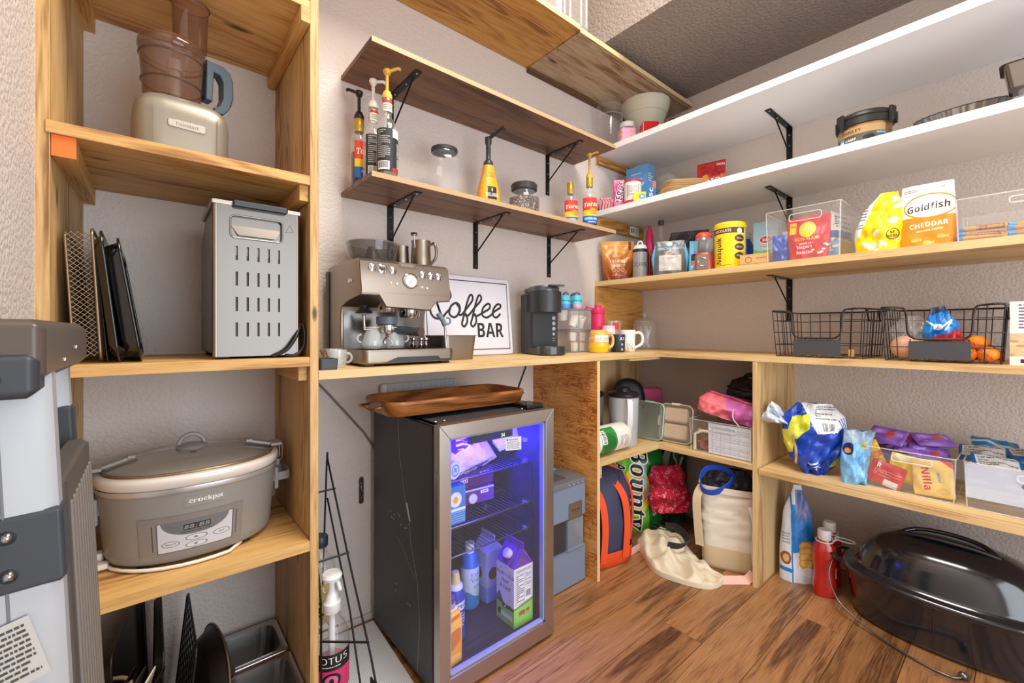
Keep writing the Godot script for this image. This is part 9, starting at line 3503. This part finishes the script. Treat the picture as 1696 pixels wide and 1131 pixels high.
	g.strap(bend([Vector3(0.09, 0.33, 0.088), Vector3(0.108, 0.25, 0.098), Vector3(0.105, 0.12, 0.1), Vector3(0.112, 0.05, 0.088), Vector3(0.12, 0.03, 0.07)]), Vector3(0.03, 0, -0.01), 0.004)
	part("white_strap", g, mat(C8(232, 230, 226), 0.75), o)
	o = thing("strapped_bag", "dark folded bag with broad blue strap poking out of the canvas tote", "bag", Vector3(-0.345, 0.325, 0.70), -68)
	g = geo()
	sack(g, 0.115, [[0, 0.19], [0.6, 0.2], [1, 0.16]], [[0, 0.12], [0.6, 0.11], [1, 0.04]], 2.4, 0.02, 64)
	part("bag_body", g, mat(C8(50, 56, 68), 0.5), o)
	g = geo()
	g.strap(bend([Vector3(0.02, 0.08, 0.03), Vector3(-0.01, 0.125, 0.05), Vector3(-0.08, 0.128, 0.07), Vector3(-0.115, 0.08, 0.085), Vector3(-0.10, 0.03, 0.1), Vector3(-0.05, 0.03, 0.1), Vector3(0.0, 0.065, 0.085), Vector3(0.02, 0.1, 0.07)]), Vector3(0.0, 0.026, 0.012), 0.004)
	part("blue_strap", g, mat(C8(30, 80, 190), 0.5), o)
	# ---------------- beyond the divider
	pc = pic(256, 420, C8(222, 230, 242))
	pc.poly([0.3, 0.2, 1, 0.2, 1, 0.62, 0.3, 0.7], C8(40, 130, 214))
	pc.rect(0.42, 0.05, 1, 0.36, C8(90, 120, 180))
	for i in 30:
		pc.line([0.42 + rng.randf() * 0.55, 0.06 + rng.randf() * 0.28, 0.42 + rng.randf() * 0.55, 0.06 + rng.randf() * 0.28], 0.004, C8(120, 130, 190) if i % 2 else C8(190, 110, 150))
	for k in 4:
		pc.ell(0.72, 0.62 + k * 0.06, 0.24, 0.06, C8(226, 170, 80))
		pc.ell(0.7, 0.61 + k * 0.06, 0.18, 0.036, C8(244, 206, 120))
	pc.ell(0.78, 0.88, 0.26, 0.05, C8(236, 236, 238))
	pc.rect(0, 0.86, 0.3, 0.9, C8(40, 130, 214))
	pc.rect(0.28, 0.1, 0.32, 1, C8(40, 140, 220))
	pc.ell(0.14, 0.76, 0.13, 0.07, C8(150, 84, 50))
	pc.ell(0.14, 0.76, 0.08, 0.045, C8(226, 190, 130))
	pc.small(0.05, 0.5, 0.25, 0.62, 4, C8(150, 150, 170))
	o = bag_thing("blue and white waffle mix bag standing against the divider", Vector3(-0.245, 0, 0.948), -58, 0.41, [[0, 0.135], [0.3, 0.135], [0.7, 0.11], [1, 0.03]], [[0, 0.08], [0.4, 0.07], [0.8, 0.04], [1, 0.004]], pc, 0.006, 65)
	for i in 2:
		o = thing("ketchup_bottle", ["red ketchup bottle with white cap, foremost of the linked pair", "red ketchup bottle against the wall, rear of the linked pair"][i], "bottle", [Vector3(-0.288, 0, 1.058), Vector3(-0.185, 0, 1.05)][i], -62, "linked ketchup bottles")
		g = geo()
		rows = []
		for q in [[0.0, 0.034], [0.006, 0.04], [0.05, 0.041], [0.085, 0.037], [0.1, 0.036], [0.14, 0.041], [0.18, 0.041], [0.205, 0.035], [0.222, 0.022], [0.236, 0.019]]:
			rows.append(sring(q[1], q[1] * 0.8, 2.8, q[0], 36))
		g.sheet(rows, true)
		part("bottle_body", g, glossy(C8(186, 28, 22), 0.2), o)
		turned("cap", V2([0.0225, 0.228, 0.0235, 0.23, 0.0235, 0.262, 0.02, 0.267, 0.001, 0.268]), mat(C8(232, 230, 226), 0.4), o, 24)
		if i == 0:
			pc = pic(80, 140, C8(226, 224, 220))
			pc.small(0.1, 0.06, 0.9, 0.5, 6, C8(60, 60, 60))
			pc.bars(0.15, 0.56, 0.85, 0.94)
			g = geo()
			g.x = T(Vector3.ZERO, 0, 0, 0)
			g.lathe(V2([0.0418, 0.08, 0.0418, 0.16]), 8, Vector3.ZERO, 1.0, 0.82, deg_to_rad(50), deg_to_rad(105))
			part("paper_label", g, printed(pc), o)
	o = thing("bottle_carrier", "white plastic ring carrier linking the two ketchup bottles", "carrier", Vector3(-0.237, 0.222, 1.056))
	g = geo()
	for q in [Vector3(-0.051, 0, 0.002), Vector3(0.052, 0, -0.006)]:
		g.tube(Array(sring(0.031, 0.029, 2, 0.0, 24)).map(func(p): return p + q), 0.003, 6, true, 0.7)
	g.tube(Array(sring(0.018, 0.034, 2, 0.0, 24)).map(func(p): return p + Vector3(0.0, 0.004, 0.06)), 0.004, 6, true, 0.6)
	g.rod(Vector3(-0.035, 0, 0.028), Vector3(-0.012, 0.003, 0.036), 0.004)
	g.rod(Vector3(0.035, 0, 0.02), Vector3(0.012, 0.003, 0.036), 0.004)
	g.rod(Vector3(-0.022, 0, 0), Vector3(0.022, 0, -0.002), 0.004)
	part("ring_frame", g, mat(C8(236, 236, 238), 0.4), o)
	# oval roaster
	var en := glossy(C8(26, 28, 34), 0.16, 0.9)
	o = thing("roaster_pan", "large black enamel oval roaster with domed lid on the floor", "pan", Vector3(-0.262, 0, 1.415), 0)
	g = geo()
	rows = []
	for q in [[0.0, 0.13, 0.245], [0.006, 0.145, 0.26], [0.02, 0.152, 0.267], [0.165, 0.172, 0.288], [0.172, 0.182, 0.298], [0.178, 0.182, 0.298]]:
		rows.append(sring(q[1], q[2], 2.3, q[0], 72))
	g.sheet(rows, true)
	g.cap(rows[0], Vector3.DOWN)
	var rb := part("roaster_body", g, en, o)
	g = geo()
	for z in [-0.02]:
		g.tube([Vector3(-0.1535, 0.02, z), Vector3(-0.164, 0.09, z), Vector3(-0.1735, 0.162, z)], 0.0022, 6)
	part("side_seam", g, en, rb)
	g = geo()
	rows = []
	for q in [[0.178, 0.184, 0.3], [0.186, 0.186, 0.302], [0.192, 0.176, 0.292], [0.196, 0.16, 0.262], [0.21, 0.155, 0.252], [0.25, 0.147, 0.238], [0.29, 0.132, 0.215], [0.32, 0.108, 0.182], [0.338, 0.078, 0.14], [0.346, 0.05, 0.1], [0.348, 0.002, 0.002]]:
		rows.append(sring(q[1], q[2], 2.35, q[0], 72))
	g.sheet(rows, true)
	var ld := part("domed_lid", g, en, o)
	g = geo()
	var hp := []
	for i in 25:
		var t := -PI / 2 + PI * i / 24.0
		hp.append(Vector3(0.03 * cos(t), 0.348 + 0.016 * cos(t), 0.12 * sin(t)))
	g.tube(bend([Vector3(-0.035, 0.34, -0.125), Vector3(-0.045, 0.352, -0.07), Vector3(-0.05, 0.356, 0.0), Vector3(-0.045, 0.352, 0.07), Vector3(-0.035, 0.34, 0.125)]), 0.009, 10, false, 0.8)
	g.tube(bend([Vector3(-0.035, 0.34, -0.125), Vector3(0.0, 0.358, -0.08), Vector3(0.012, 0.364, 0.0), Vector3(0.0, 0.358, 0.08), Vector3(-0.035, 0.34, 0.125)]), 0.009, 10, false, 0.8)
	part("lid_handle", g, en, ld)
	g = geo()
	rows = []
	for q in [[0.3515, 0.026, 0.07], [0.353, 0.002, 0.002]]:
		rows.append(sring(q[1], q[2], 1.6, q[0], 32, -0.02, 0))
	g.sheet(rows, true, false, Rect2(0, 0, 1, 1), 0)
	part("grip_recess", g, mat(C8(60, 62, 70), 0.35), ld)
	for s in [-1, 1]:
		g = geo()
		g.tube(bend([Vector3(-0.07, 0.178, s * 0.278), Vector3(-0.045, 0.186, s * 0.322), Vector3(0.045, 0.186, s * 0.322), Vector3(0.07, 0.178, s * 0.278)]), 0.01, 10, false, 0.6)
		part("side_handle", g, en, o)
	g = geo()
	g.tube(bend([Vector3(-0.02, 0.182, -0.318), Vector3(-0.09, 0.12, -0.325), Vector3(-0.14, 0.05, -0.28), Vector3(-0.185, 0.012, -0.17), Vector3(-0.232, 0.006, -0.06), Vector3(-0.245, 0.006, 0.02), Vector3(-0.225, 0.008, 0.05)]), 0.003, 7)
	g.ball(Vector3(-0.218, 0.012, 0.052), Vector3(0.012, 0.01, 0.012), 10)
	part("wire_bail", g, mat(C8(120, 122, 126), 0.3, 0.9), o)
